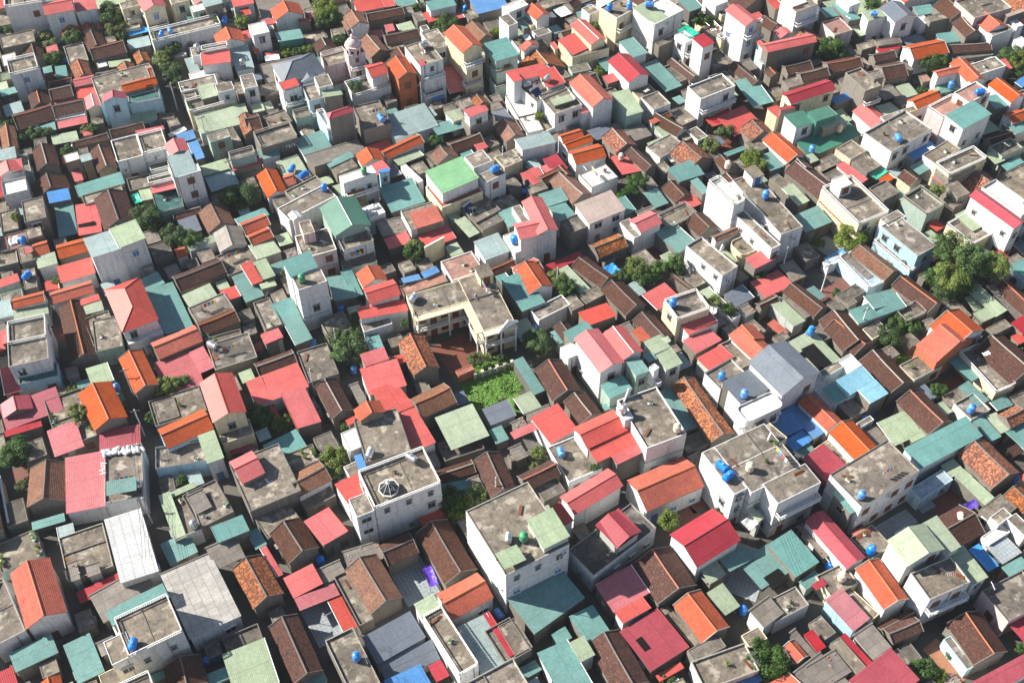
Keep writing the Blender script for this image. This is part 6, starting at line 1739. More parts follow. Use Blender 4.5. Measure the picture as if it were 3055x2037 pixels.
OTHER = """tb -53.35 74.58 9.01 1.53 1 0.98|horizontal blue plastic water tank on tall grey concrete roof, bottom far left
tb -44.94 76.17 0 2.34 0 0.91|upright blue plastic water tank in the yard, bottom left
tw -49.75 97.21 3.61 2.7 0 1.02|upright steel water tank on grey concrete roof, lower left
tb -29.9 92.82 0 2.1 0 1.05|upright blue plastic water tank in the yard, lower left of centre
tb -22.22 74.4 5.27 1.4 0 0.96|upright blue plastic water tank on grey concrete roof, bottom left of centre
tb -1.97 83.83 0 2.17 1 1|horizontal blue plastic water tank in the yard, lower centre
tw -0.53 90.17 11.66 1.45 1 0.94|horizontal steel water tank on tall grey concrete roof, lower centre
tg 1.74 90.17 11.66 0.68 0 1.03|upright green water tank on tall grey concrete roof, lower centre
tb 34.96 84.29 0 1.06 0 1.07|upright blue plastic water tank in the yard, right of grey green sheet roof, lower right
tb 49.19 91.44 0 0.58 0 1.1|upright blue plastic water tank in the yard, right of teal sheet roof, lower right
tr 36.25 76.29 0 2.72 2.75|dark green leafy tree, above blue sheet roof, bottom right
tr 37.53 74.72 0 2.74 3.09|dark green leafy tree, second such from left, bottom right
tr 24.85 98.6 0 3.4 1.98|small yellow green leafy tree, lower right of centre
tr 22.66 73.16 0 2 1.27|small dark green garden shrub, bottom right of centre
tr 33.41 100.9 0 2 1.4|small dark green garden shrub, lower right of centre
ti 50.08 88.18 3.28 0.38 0 1.08|upright ivory water tank on grey concrete roof, lower right
tb 64.71 92.03 0 2.17 0 0.95|upright blue plastic water tank in the yard, lower far right
tr 59.81 74.03 0 2.74 2|small dark green leafy tree, bottom far right
tr 62.12 73.33 0 2 1.45|small yellow green garden shrub, bottom far right
tr 64.76 77.1 0 1 0.75|small mid green garden shrub, bottom far right
ti 70.84 98.98 3 1.38 1 0.97|horizontal ivory water tank on dark brown tiled gable, lower far right
tb 55.55 93.12 2.75 2.61 0 1.06|upright blue plastic water tank on grey concrete roof, lower right
tr 75.16 77.68 0 2 1.11|small dark green garden shrub, bottom far right
ps 55.08 96.78 0 0.53|small orange shrine pavilion with columns, lower right
tw -59.82 103.93 4.8 3.07 1 1.05|horizontal steel water tank on grey concrete roof, lower far left
wp -65.89 110.48 4.8 0.4|pile of white sacks on a roof, left of grey cement roof, lower far left
wp -64.34 110.92 4.8 0.4|pile of white sacks on a roof, second such from left, lower far left
wp -62.7 110.92 4.8 0.4|pile of white sacks on a roof, third such from left, lower far left
wp -61.21 111.26 4.8 0.4|pile of white sacks on a roof, right of dusty pink sheet roof, lower far left
tr -82.45 111.52 0 3.28 3.1|dark green leafy tree, lower far left
tr -59.86 125.61 0 3.16 2.38|yellow green leafy tree, middle left
tr -57.38 126.84 0 3.15 1.52|small dark green leafy tree, right of grey green sheet roof, middle left
tr -61.3 119.23 0 2.41 1.49|small dark green leafy tree, right of dark crimson sheet roof, middle left
tr -53.96 106.99 0 2.49 1.02|small dark green garden shrub, lower left
tr -76.25 125.77 0 2 1.3|small yellow green garden shrub, right of dark crimson sheet roof, middle far left
tr -85.31 150.98 0 2.3 1.05|small yellow green garden shrub, right of grey corrugated sheet roof, middle far left
tr -81 123.1 0 2 1.29|small dark green garden shrub, middle far left
tr -72.87 118.86 3.43 4.81 1.89|small yellow green leafy tree, middle far left
tr -79.74 106.01 0 2 1.22|small mid green garden shrub, lower far left
tr -43.78 120.17 0 2.41 2.34|mid green leafy tree, middle left
tb -68.18 125.3 2.39 0.83 0 0.9|upright blue plastic water tank on teal sheet roof, middle far left
tw -52.63 133.37 4.06 2.63 1 1.11|horizontal steel water tank on grey cement roof, middle left
wl -83.52 107.32 -79.7 98.64 3|low cream yard wall, lower far left
hu -64.92 105.72 6.2 1.91|white painted lettering reading Huy, lower far left
tb -35.88 136.88 0 1.72 1 1.11|horizontal blue plastic water tank in the yard, middle left of centre
tw -22.86 108.91 6.38 1.33 1 1.02|horizontal steel water tank on grey concrete roof, lower left of centre
do -19.08 100.42 9.4 0.3|octagonal glass roof lantern with white ribs, lower left of centre
tw -15.85 105.9 9.4 2.54 1 1.05|horizontal steel water tank on tall grey concrete roof, lower left of centre
tb -28.02 130.96 0 0.22 0 0.97|upright blue plastic water tank in the yard, right of grey concrete roof
tb -40.28 154.12 0 0.39 0 1.08|upright blue plastic water tank in the yard, right of grey green sheet roof
tb -31.63 145.34 0 2.66 0 0.97|upright blue plastic water tank in the yard, right of grey corrugated sheet roof
tr -29.04 133.55 0 3.87 3.54|dark green leafy tree, right of dark brown tiled gable, middle left of centre
tr -18.28 157.83 0 3.65 2.38|dark green leafy tree, left of grey green sheet roof, middle left of centre
tr -30.78 136.39 0 3.08 2.46|dark green leafy tree, first such from left, middle left of centre
tr -28.96 110.28 0 4.1 2.26|yellow green leafy tree, lower left of centre
tr -28.85 108.19 0 3.31 1.63|small yellow green leafy tree, lower left of centre
tr -42.4 119.7 0 2.41 2.13|dark green leafy tree, middle left
tr -38.81 118.28 0 2.42 1.91|small yellow green leafy tree, middle left
tr -10.05 102.59 0 3.36 2.61|dark green leafy tree, lower centre
tr -5.94 103.01 0 3.35 2.21|yellow green leafy tree, right of teal sheet roof, lower centre
tr -8.6 101.01 0 2.53 2.2|yellow green leafy tree, left of tall grey concrete roof, lower centre
tr -6.36 132.25 0 2.33 1.55|small dark green leafy tree, middle centre
tr -28.15 117.58 0 2.42 0.85|small dark green garden shrub, right of orange sheet roof, middle left of centre
tr -28.49 140.79 0 3.8 1.36|small dark green garden shrub, above teal sheet roof, middle left of centre
tr -28.16 138.5 0 3.06 1.35|small dark green garden shrub, above grey corrugated sheet roof, middle left of centre
tr -19.34 139.72 0 3.81 0.9|small dark green garden shrub, above mottled tiled gable, middle left of centre
tr -4.2 133.03 0 2 1|small yellow green garden shrub, middle centre
tr -2.01 132.77 0 2 0.89|small dark green garden shrub, middle centre
hd -6.54 129.78 -0.03 132.56 1.2|cream pillared railing along the alley, middle centre
pt -14.29 121.61 3 0.3|blue plastic tub beside the pale green roof, middle left of centre
tw 18.2 115.85 8.63 1.94 0 0.97|upright steel water tank on tall pale cement roof, middle right of centre
ti 26.69 112.39 8.19 2.36 0 0.98|upright ivory water tank on tall grey concrete roof, middle right of centre
tb 38.57 119.8 7.63 2.97 0 0.98|upright blue plastic water tank on slate grey sheet roof, middle right
tb 35.61 124.84 6.14 0.48 0 0.93|upright blue plastic water tank on grey concrete roof, right of grey green sheet roof
tb 28.68 141.27 6.24 2.77 0 1.1|upright blue plastic water tank on grey concrete roof, right of coral red sheet roof
tb 8.02 111.05 3.5 1.85 1 1|horizontal blue plastic water tank on grey concrete roof, lower centre
tr 4.4 111.86 0 2.46 1.66|small yellow green leafy tree, lower centre
tr 3.82 109.72 0 2 1.03|small yellow green garden shrub, lower centre
tr 13.4 108.07 3.5 4.4 0.81|small dark green rooftop shrub, lower right of centre
tr 4.53 135.23 0 3.08 3.12|dark green leafy tree, below grey green sheet roof, middle centre
tr 4.34 136.13 0 3.08 2.46|dark green leafy tree, below teal sheet roof, middle centre
tb 60.36 120.31 0 1.74 0 0.91|upright blue plastic water tank in the yard, middle right
tb 52.57 116.1 0 0.53 1 0.95|horizontal blue plastic water tank in the yard, lower right
tb 54.05 99.59 8.42 1.61 0 0.93|upright blue plastic water tank on tall grey concrete roof, lower right
tb 32.77 103.94 9.8 2.28 1 1.11|horizontal blue plastic water tank on tall grey concrete roof, above tall grey concrete roof
tb 33.51 102.16 9.8 0.73 1 1.07|horizontal blue plastic water tank on tall grey concrete roof, above teal sheet roof
ti 37.1 103.75 9.78 2.12 0 1.05|upright ivory water tank on tall grey concrete roof, lower right
ps 77.01 135.4 0 0.55|small orange shrine pavilion with columns, middle far right
tb 77.51 119.82 3.36 0.06 0 1.06|upright blue plastic water tank on grey concrete roof, middle far right
tb 83.02 107.69 0 0.76 1 1.11|horizontal blue plastic water tank in the yard, lower far right
tr 73.87 125.24 0 2.38 1.73|small mid green leafy tree, middle far right
tr 90.27 135.61 0 2.32 1.79|small dark green leafy tree, middle far right
tb -90.27 151.05 3.11 1.08 1 1.03|horizontal blue plastic water tank on grey concrete roof, middle far left
wp -94.46 160.7 3.77 0.4|pile of white sacks on a roof, upper far left
wp -95.07 159.79 3.77 0.4|pile of white sacks on a roof, middle far left
tb -95.6 168 0 1.08 0 1.02|upright blue plastic water tank in the yard, upper far left
tb -92.83 159.37 3.77 0.54 0 1.01|upright blue plastic water tank on pink tiled roof, upper far left
tr -70.94 166.27 0 4.29 3.16|dark green leafy tree, right of grey concrete roof, upper left
tr -64.89 162.05 0 3.62 2.65|dark green leafy tree, right of grey green sheet roof, upper left
tr -62.11 161.25 0 2.9 2.65|dark green leafy tree, right of coral red sheet roof, upper left
tr -74.84 213.29 0 3.26 2.76|dark green leafy tree, right of mottled tiled gable, upper left
tr -69.55 165.25 0 2.88 2.19|mid green leafy tree, right of grey green sheet roof, upper left
tr -52.26 173.52 0 2.83 2.74|mid green leafy tree, right of grey concrete roof, upper left
tr -54.3 173.09 0 3.53 3.97|broad dark green leafy tree, upper left
tr -95.93 165.24 4.08 5.29 1.21|small yellow green rooftop shrub, upper far left
tb -36.79 172.26 5.58 1.35 0 0.93|upright blue plastic water tank on grey concrete roof, upper left of centre
tb -44.66 181.33 2.5 1.32 1 1.03|horizontal blue plastic water tank on grey green sheet roof, upper left
tb -41.87 179.07 2.8 0.75 1 1.12|horizontal blue plastic water tank on grey corrugated sheet roof, upper left of centre
tg -37.07 142.8 11.03 1.57 0 0.99|upright green water tank on tall grey concrete roof, middle left of centre
tg -28.79 173.51 8.77 1.92 0 0.9|upright green water tank on tall pale cement roof, upper left of centre
tw -17.63 142.29 6.46 1.1 1 1.11|horizontal steel water tank on grey concrete roof, middle left of centre
wp -27.05 168.52 4.53 0.4|pile of white sacks on a roof, above pale cement roof, upper left of centre
wp -28.02 166.96 4.53 0.4|pile of white sacks on a roof, right of grey concrete roof, upper left of centre
wp -26.26 173.45 0 0.4|pile of white sacks on a roof, right of pale cement roof, upper left of centre
tb -3.33 175.89 7.13 0.65 1 1.11|horizontal blue plastic water tank on grey concrete roof, upper centre
sh -8.34 168.84 3.63 0.83|solar water heater on a flat roof, right of grey green sheet roof, upper centre
sh 5.12 200.58 6.83 0.78|solar water heater on a flat roof, right of coral red sheet roof, upper centre
tb 0.6 159.51 4.15 2.23 1 1.06|horizontal blue plastic water tank on pale cement roof, upper centre
tr -18.79 159.32 0 3.64 1.43|small yellow green garden shrub, middle left of centre
tr -41.84 149.26 0 6.56 0.75|small dark green garden shrub, middle left
wl -16.5 157.43 -12.97 160.12 5|low cream yard wall, middle left of centre
tb 0.48 159.22 4.15 0.33 0 1.03|upright blue plastic water tank on pale cement roof, upper centre
tb 2.88 177.17 0 0.04 1 1.09|horizontal blue plastic water tank in the yard, right of grey cement roof, upper centre
tb -15.25 193.69 0 0.12 1 1.08|horizontal blue plastic water tank in the yard, right of pale blue sheet roof, upper centre
tr 25.12 175.93 0 4.2 2.75|mid green leafy tree, upper right of centre
tr 21.84 174.73 0 2.3 1.5|small dark green leafy tree, upper right of centre
tr 23.81 170.23 0 2 0.75|small dark green garden shrub, right of teal sheet roof, upper right of centre
tr 39.88 189.63 0 2.73 1.3|small dark green garden shrub, left of slate grey sheet roof, upper right of centre
tr 23.44 153.7 0 3.69 2.35|yellow green leafy tree, middle right of centre
tr 24.53 151.38 0 3.71 2.33|dark green leafy tree, above pale blue sheet roof, middle right of centre
tr 30.83 154.28 0 3.68 2.35|dark green leafy tree, right of pale blue sheet roof, middle right of centre
tr 20.92 152.13 0 2.3 2.11|dark green leafy tree, right of grey green sheet roof, middle right of centre
tr 27.56 152.82 0 3.69 2.11|mid green leafy tree, middle right of centre
tw 37.34 163.35 0 2.29 1 1.04|horizontal steel water tank in the yard, upper right of centre
tr 45.96 152.7 0 2.3 2.12|dark green leafy tree, middle right
tb 4.22 140.31 0 0.83 0 1.03|upright blue plastic water tank in the yard, middle centre
tb 24.58 148.97 0 2.28 1 1.02|horizontal blue plastic water tank in the yard, middle right of centre
tr 36.96 144.22 0 4.51 1.37|small yellow green garden shrub, middle right of centre
tr 39.36 142.97 2.79 3.78 1.37|small mid green rooftop shrub, middle right of centre
tr 9.86 148.53 0 3.73 2.54|mid green leafy tree, middle centre
tr 8.47 150.81 0 3.71 1.86|small yellow green leafy tree, middle centre
tb 48.67 167.68 7.76 1.89 0 1.05|upright blue plastic water tank on tall grey concrete roof, upper right
tb 78.28 178.5 0 2.31 0 1|upright blue plastic water tank in the yard, upper far right
tr 83.42 172.07 0 6.27 1.47|small yellow green leafy tree, upper far right
tr 65.21 161.86 0 2.9 3.13|yellow green leafy tree, right of grey concrete roof, upper right
tr 48.99 184.73 0 2.76 2.82|yellow green leafy tree, right of grey cement roof, upper right
tr 67.22 163.39 0 2.89 2.18|dark green leafy tree, right of teal sheet roof, upper right
tr 73.28 219.8 0 3.22 2.24|dark green leafy tree, right of mottled tiled gable, upper right
tr 59.3 161.55 0 2 1.21|small yellow green garden shrub, middle right
tr 77.6 170.87 0 2.3 0.99|small dark green garden shrub, left of coral red sheet roof, upper far right
tr 89.1 207.05 0 2.64 1.36|small dark green garden shrub, right of grey green sheet roof, upper far right
tr 60.44 148.43 0 2 1.16|small dark green garden shrub, middle right
tb 53.11 136.86 3.88 0.99 1 1.03|horizontal blue plastic water tank on grey green sheet roof, middle right
ti 67.53 141.79 0 0.97 1 1.11|horizontal ivory water tank in the yard, middle far right
tr 69.46 140.22 0 2.3 2.5|mid green leafy tree, above dark brown tiled gable, middle far right
tr 72.3 140.22 0 2.3 2.04|mid green leafy tree, right of grey cement roof, middle far right
tr 78.44 150.11 0 4.45 2.32|mid green leafy tree, third such from left, middle far right
tr 79.72 147.68 0 3.74 2.54|mid green leafy tree, above orange tiled gable, middle far right
tr 67.4 137.04 0 2.31 2.92|dark green leafy tree, left of grey concrete roof, middle far right
tr 81.55 154.79 0 7.64 3.72|dark green leafy tree, right of coral red sheet roof, middle far right
tr 83.23 148.53 0 3.73 2.78|dark green leafy tree, above grey concrete roof, middle far right
tr 83.78 151.29 0 7.69 4.37|broad dark green leafy tree, middle far right
tr 88.7 150.69 0 6.54 3.46|yellow green leafy tree, right of mottled tiled gable, middle far right
tr 80.4 148.69 0 6.57 3.44|yellow green leafy tree, right of dark brown tiled gable, middle far right
tr -106.59 226.99 0 2.54 2|small yellow green leafy tree, above dark brown tiled gable, top far left
tr -104.82 224.02 0 2.56 1.98|small yellow green leafy tree, right of dark brown tiled gable, top far left
tr -99.82 226.1 0 3.18 2.28|dark green leafy tree, left of orange tiled gable, top far left
tr -93.22 234.79 0 4.65 2.31|dark green leafy tree, above orange tiled gable, top far left
tr -91.51 233 0 3.76 2.31|dark green leafy tree, above pale blue sheet roof, top far left
tr -116.74 229.56 0 2.53 1.72|small mid green leafy tree, left of coral red sheet roof, top far left
tr -89 226.99 0 2.54 1.71|small mid green leafy tree, right of grey concrete roof, top far left
tr -102.64 219 0 2.3 2.24|dark green leafy tree, upper far left
tr -90.82 229.1 0 3.16 2.58|yellow green leafy tree, top far left
tr -92.59 230.82 0 4.68 1.72|small dark green leafy tree, top far left
tb -100.39 220.2 0 0.07 1 0.94|horizontal blue plastic water tank in the yard, upper far left
tb -78.56 223.28 4.99 1.56 1 0.92|horizontal blue plastic water tank on grey concrete roof, first such from left, top left
tb -76.8 224.54 4.99 1.97 1 0.93|horizontal blue plastic water tank on grey concrete roof, second such from left, top left
tb -65.77 230.49 3.53 1.72 1 1.09|horizontal blue plastic water tank on grey concrete roof, right of teal netted roof, top left
tw -69.21 216.91 5.55 2.55 0 1.1|upright steel water tank on grey concrete roof, top left
tw -59.66 225.19 0 2.54 1 1|horizontal steel water tank in the yard, top left
tw -59.07 213.72 4.36 0.14 0 0.91|upright steel water tank on pale blue sheet roof, upper left
tr -61.77 229.94 0 4.69 1.72|small yellow green leafy tree, right of grey concrete roof, top left
tr -77.44 221.09 0 2.57 1.69|small yellow green leafy tree, right of mottled tiled gable, top left
tr -51.07 221.09 0 2.57 1.69|small yellow green leafy tree, right of coral red sheet roof, top left
tr -76.36 221.46 0 3.21 2.25|dark green leafy tree, top left
tr -78.16 217.75 0 3.23 2.23|yellow green leafy tree, upper left
tr -73.99 210.57 0 2.62 1.92|small mid green leafy tree, upper left
tr -73.07 224.86 0 2.55 1.14|small yellow green garden shrub, top left
tr -106.85 196.49 0 2.7 1.59|small dark green leafy tree, left of teal sheet roof, upper far left
tr -99.85 193.21 0 2.71 1.84|small dark green leafy tree, left of pale cement roof, upper far left
tr -97.51 193.21 0 2.71 1.57|small dark green leafy tree, right of pale blue sheet roof, upper far left
tr -92.14 187.51 0 2.75 1.55|small dark green leafy tree, right of dark brown tiled gable, upper far left
tr -102.92 191.91 0 2.3 1.31|small dark green garden shrub, upper far left
tr -89.71 195.14 0 2 1.59|small yellow green leafy tree, upper far left
tr -88 194.66 0 2.71 1.32|small mid green garden shrub, upper far left
tw -91.69 190.47 0 2.2 0 0.95|upright steel water tank in the yard, upper far left
tw -63.8 194.41 0 1.48 1 0.95|horizontal steel water tank in the yard, upper left
tr -42.59 232.91 0 5.64 3.16|yellow green leafy tree, top left of centre
tr -43.2 231.68 0 3.77 2.88|dark green leafy tree, right of orange tiled gable, top left of centre
tr -41.09 232.13 0 4.67 2.3|dark green leafy tree, right of grey concrete roof, top left of centre
tr -39.03 224.82 0 3.19 1.7|small mid green leafy tree, right of dark brown tiled gable, top left of centre
tr -22.06 238.84 0 2.49 1.47|small mid green leafy tree, right of grey corrugated sheet roof, top left of centre
tr -48.25 220.68 0 2.57 1.69|small dark green leafy tree, right of coral red sheet roof, upper left of centre
tr -33.51 204.79 4.67 5.9 1.61|small dark green leafy tree, right of grey concrete roof, upper left of centre
tr -15.85 190.34 0 2.73 1.82|small dark green leafy tree, right of grey green sheet roof, upper left of centre
tr -45.88 221.92 0 2.57 1.69|small yellow green leafy tree, top left of centre
cu -34.03 211.83 9 0.3|pink domed cupola with arched windows, top left of centre
ti -45.49 212.15 0 2.13 1 1.08|horizontal ivory water tank in the yard, first such from left, upper left of centre
ti -44.4 212.35 0 2.34 1 1.03|horizontal ivory water tank in the yard, second such from left, upper left of centre
tb -33.43 206.49 4.67 2.75 1 0.9|horizontal blue plastic water tank on grey concrete roof, right of teal sheet roof
tb -27.09 192.99 5.81 2.11 1 1.11|horizontal blue plastic water tank on grey concrete roof, right of slate grey sheet roof
tw -19.06 213.11 9.37 0.45 1 1.1|horizontal steel water tank on tall grey concrete roof, top left of centre
tb -16.84 230.94 0 1.93 1 1.01|horizontal blue plastic water tank in the yard, right of grey concrete roof, top centre
tb 4.74 232.89 0 0.56 1 1.06|horizontal blue plastic water tank in the yard, right of tall grey concrete roof, top centre
tr -3.61 227.81 0 3.17 1.43|small yellow green garden shrub, right of light brown tiled gable, top centre
tr -12.71 233.05 0 2.52 1.45|small yellow green garden shrub, right of grey concrete roof, top centre
tr -14.94 230.84 0 3.15 2.88|dark green leafy tree, top centre
tr -17.02 230.87 0 2.53 1.44|small dark green garden shrub, top left of centre
tb -10.99 239.98 0 2.57 0 0.95|upright blue plastic water tank in the yard, right of teal sheet roof, top centre
tb 9.32 228.58 0 0.88 0 1.04|upright blue plastic water tank in the yard, right of orange tiled gable, top centre
tb 1.62 232.46 0 0.42 0 1.12|upright blue plastic water tank in the yard, right of light brown tiled gable, top centre
tr -45.74 201.88 0 4.92 1.33|small dark green garden shrub, upper left of centre
ca -5.53 235.96 0.01 0.35|black car parked in the street, top centre
tb 18.29 238.08 2.05 3.04 1 0.9|horizontal blue plastic water tank on grey concrete roof, top right of centre
tb 21.84 227.67 8.73 2.02 0 1.05|upright blue plastic water tank on tall grey concrete roof, right of grey concrete roof
tb 26.34 228.35 8.73 1.74 0 1.01|upright blue plastic water tank on tall grey concrete roof, right of grey green sheet roof
tb 30.62 227.61 9.61 0.02 1 1.12|horizontal blue plastic water tank on grey green sheet roof, top right of centre
tr 18.83 229.07 0 3.79 1.43|small dark green garden shrub, top right of centre
tw 3.25 202.94 6.83 0.42 1 0.93|horizontal steel water tank on grey concrete roof, upper centre
tw 7.43 203.77 7.94 0.93 1 0.92|horizontal steel water tank on coral red sheet roof, upper centre
tb 30.02 203.27 0 1.51 0 1|upright blue plastic water tank in the yard, above orange sheet roof, upper right of centre
tb 48.64 214.53 0 1.77 0 1.1|upright blue plastic water tank in the yard, left of dark brown tiled gable
tr 44.6 233.03 2.28 3.18 2.31|dark green leafy tree, top right of centre
tr 42.83 232.61 2.28 3.18 1.45|small dark green rooftop shrub, top right of centre
tr 41.19 188.92 0 2.74 2.08|yellow green leafy tree, upper right of centre
tr 44.51 193.57 0 2.71 2.1|dark green leafy tree, upper right of centre
ti 22.23 183.84 3.34 1.71 0 0.91|upright ivory water tank on coral red sheet roof, upper right of centre
ti 43.4 180.2 4.17 1.17 0 1.06|upright ivory water tank on dark brown tiled gable, upper right of centre
tr 50.59 183.01 0 2.77 1.79|small yellow green leafy tree, upper right
tr 8.45 196.49 0 2.7 1.59|small dark green leafy tree, upper centre
tr 5.86 196.85 3.15 4.05 1.32|small yellow green rooftop shrub, upper centre
tr 19.25 214.55 0 2.3 1.39|small yellow green garden shrub, upper right of centre
tr 82.96 235.13 0 5.62 2.31|dark green leafy tree, right of pale cement roof, top right
tr 71.67 221.42 0 3.84 3.09|dark green leafy tree, right of mottled tiled gable, top right
tb 82.46 231.16 0 1.52 1 0.98|horizontal blue plastic water tank in the yard, top right
tb 81.34 227.54 7.48 3.06 1 0.91|horizontal blue plastic water tank on grey green sheet roof, top right
tb 61.86 213.74 0 0.51 0 1.05|upright blue plastic water tank in the yard, right of blue painted roof, upper right
tb 73.85 214.93 0 0.19 0 1.02|upright blue plastic water tank in the yard, right of grey concrete roof, upper right
tb 72.3 209.02 0 0.37 1 1.11|horizontal blue plastic water tank in the yard, right of teal sheet roof, upper right
tb 78.39 216.54 0 1.02 1 1.06|horizontal blue plastic water tank in the yard, right of dark brown tiled gable, upper right
tr 70.02 219.8 0 3.22 2.24|mid green leafy tree, upper right
tr 92.69 216.12 0 3.24 2.5|mid green leafy tree, upper far right
tr 95.11 216.93 0 3.24 1.95|small dark green leafy tree, upper far right
tr 110.99 218.52 0 3.86 3.07|dark green leafy tree, right of grey cement roof, upper far right
tr 111.27 212.49 0 3.26 2.2|dark green leafy tree, right of grey corrugated sheet roof, upper far right
tr 112.18 215.66 0 3.89 2.77|yellow green leafy tree, upper far right
tr 104.34 210.57 0 2.62 1.1|small mid green garden shrub, upper far right
tb 94.93 207.12 3.3 2.22 0 0.95|upright blue plastic water tank on teal sheet roof, upper far right
tb 96.96 197.39 9.17 0.06 1 1.09|horizontal blue plastic water tank on tall pink tiled roof, upper far right
tb 78.1 185.41 7.01 1.71 1 1.04|horizontal blue plastic water tank on grey concrete roof, upper far right
ti 68.31 192.95 3.03 0.16 0 1.05|upright ivory water tank on deep green sheet roof, upper right
tb 61.57 186.47 3.03 0.89 0 0.95|upright blue plastic water tank on deep green sheet roof, upper right
ti 68.1 223.56 2.9 1.84 0 0.9|upright ivory water tank on mottled tiled gable, top right
gr -3.65 129.19 10.81 8.79 0.57|rows of green vegetables growing, right of light brown tiled gable, middle centre
gr 0.23 125.86 2.22 7.7 0.46|rows of green vegetables growing, right of grey green sheet roof, middle centre
gr 68.8 135.84 2.24 6.38 0.66|rows of green vegetables growing, middle far right
lp -77.2 85.93 5.28 4.59|stack of brown planks on grey concrete roof, outside the frame
an -78.76 83.06 5.28 5.59|thin steel television antenna on grey concrete roof, left of orange tiled gable, outside the frame
an 78.08 86.52 4.69 4.85|thin steel television antenna on grey concrete roof, right of teal sheet roof, outside the frame
an 15.49 243.22 2.48 4.31|thin steel television antenna on grey concrete roof, right of grey concrete roof, outside the frame
po -76.84 81.76 5.28 3.56|terracotta potted plant on grey concrete roof, above dark crimson sheet roof, outside the frame
po -80.23 94.15 2.47 5.76|terracotta potted plant on grey concrete roof, second such from left, outside the frame
po -80.03 93.79 2.47 1.29|terracotta potted plant on grey concrete roof, third such from left, outside the frame
po -96.53 154.88 3.55 2.9|terracotta potted plant on grey concrete roof, fourth such from left, outside the frame
po -96.63 155.46 3.55 2.28|terracotta potted plant on grey concrete roof, fifth such from left, outside the frame
fo -78.63 84.7 5.28 4.75|green plant in white planter on grey concrete roof, outside the frame
an -68.99 92.83 3.71 5.99|thin steel television antenna on grey concrete roof, lower far left
lp -68.12 91.14 3.71 5.8|stack of brown planks on grey concrete roof, lower far left
fo -75.16 96.23 2.47 0.41|green plant in white planter on grey concrete roof, third such from left, lower far left
fo -74.92 95.78 2.47 4.37|green plant in white planter on grey concrete roof, fourth such from left, lower far left
fo -73.65 93.17 2.47 5.24|green plant in white planter on grey concrete roof, fifth such from left, lower far left
fo -79.02 91.93 2.47 2.81|green plant in white planter on grey concrete roof, left of grey cement roof
fo -73.65 93.44 2.47 6.18|green plant in white planter on grey concrete roof, sixth such from left, lower far left
fo -75.51 96.87 2.47 0.2|green plant in white planter on grey concrete roof, below grey concrete roof, lower far left
po -74.21 94.49 2.47 0.67|terracotta potted plant on grey concrete roof, right of grey concrete roof, lower far left
po -78.57 91.1 2.47 1.94|terracotta potted plant on grey concrete roof, below grey concrete roof, lower far left
po -78.78 91.49 2.47 0.35|terracotta potted plant on grey concrete roof, second such from left, lower far left
po -79.12 92.49 2.47 0.81|terracotta potted plant on grey concrete roof, first such from left, lower far left
an -7.63 76.84 5.94 0.93|thin steel television antenna on grey concrete roof, bottom centre
lp -11.68 80.04 5.94 3.85|stack of brown planks on grey concrete roof, right of coral red sheet roof
lp -11.01 80.23 5.94 0.7|stack of brown planks on grey concrete roof, right of light brown tiled gable
fo -8.95 76.86 5.94 4.52|green plant in white planter on grey concrete roof, bottom centre
an -22.98 77.6 5.18 1.69|thin steel television antenna on grey concrete roof, left of grey green sheet roof
an -20.67 73.4 5.18 5.18|thin steel television antenna on grey concrete roof, right of teal sheet roof
an -26.19 76.7 5.18 3.6|thin steel television antenna on grey concrete roof, right of grey green sheet roof
ac -19.76 70.06 2.92 0.5|white air conditioner on grey wall, bottom left of centre
lp -25.07 88.06 2.52 2.17|stack of brown planks on grey concrete roof, lower left of centre
lp 1.14 95.42 11.77 4.53|stack of brown planks on tall grey concrete roof, lower centre
ac 7.38 88.71 9.31 0.51|white air conditioner on white wall, right of orange tiled gable, lower centre
ac 7.85 88.98 10.31 0.51|white air conditioner on white wall, right of tall grey concrete roof, lower centre
fo 14.78 91.85 5.02 1.2|green plant in white planter on grey cement roof, lower right of centre
an 34.84 73.68 3.8 5.31|thin steel television antenna on grey concrete roof, below orange tiled gable, bottom right
an 34.4 74.88 3.8 0.59|thin steel television antenna on grey concrete roof, left of dark crimson sheet roof, bottom right
lp 34.15 74.49 3.8 2.18|stack of brown planks on grey concrete roof, bottom right
po 31.12 74.28 3.8 2.9|terracotta potted plant on grey concrete roof, bottom right of centre
fo 41.16 83.22 3.87 0.82|green plant in white planter on grey concrete roof, right of grey green sheet roof
fo 55.35 96.65 2.66 4.96|green plant in white planter on grey concrete roof, right of dark crimson gable, lower right
po 41.78 84.02 3.87 2.02|terracotta potted plant on grey concrete roof, lower right
lp 63.35 87.31 8.41 2.33|stack of brown planks on tall grey concrete roof, left of grey green sheet roof
lp 65.97 86.14 8.41 5.76|stack of brown planks on tall grey concrete roof, right of tall grey concrete roof
an 63.18 85.61 8.41 2.38|thin steel television antenna on tall grey concrete roof, left of grey green sheet roof
an 64.07 85.13 8.41 3.08|thin steel television antenna on tall grey concrete roof, left of grey concrete roof
an 71.33 85.26 4.69 4.85|thin steel television antenna on grey concrete roof, lower far right
ac -84.36 126.69 5.89 0.31|white air conditioner on white wall, middle far left
an -79.33 128.07 4.12 2.17|thin steel television antenna on teal netted roof, middle far left
fo -72.99 135.96 4.12 5.01|green plant in white planter on grey concrete roof, right of dark brown tiled gable
fo -77.1 117.9 3.34 1.74|green plant in white planter on grey concrete roof, right of dark crimson sheet roof
an -54.09 123.36 3.17 5.22|thin steel television antenna on grey concrete roof, first such from left, middle left
an -53.35 122.57 3.17 5.65|thin steel television antenna on grey concrete roof, second such from left, middle left
an -51.85 144.14 3.68 5.3|thin steel television antenna on grey concrete roof, above dark brown tiled gable, middle left
an -53.4 134.71 3.65 5.38|thin steel television antenna on grey concrete roof, right of pale cement roof, middle left
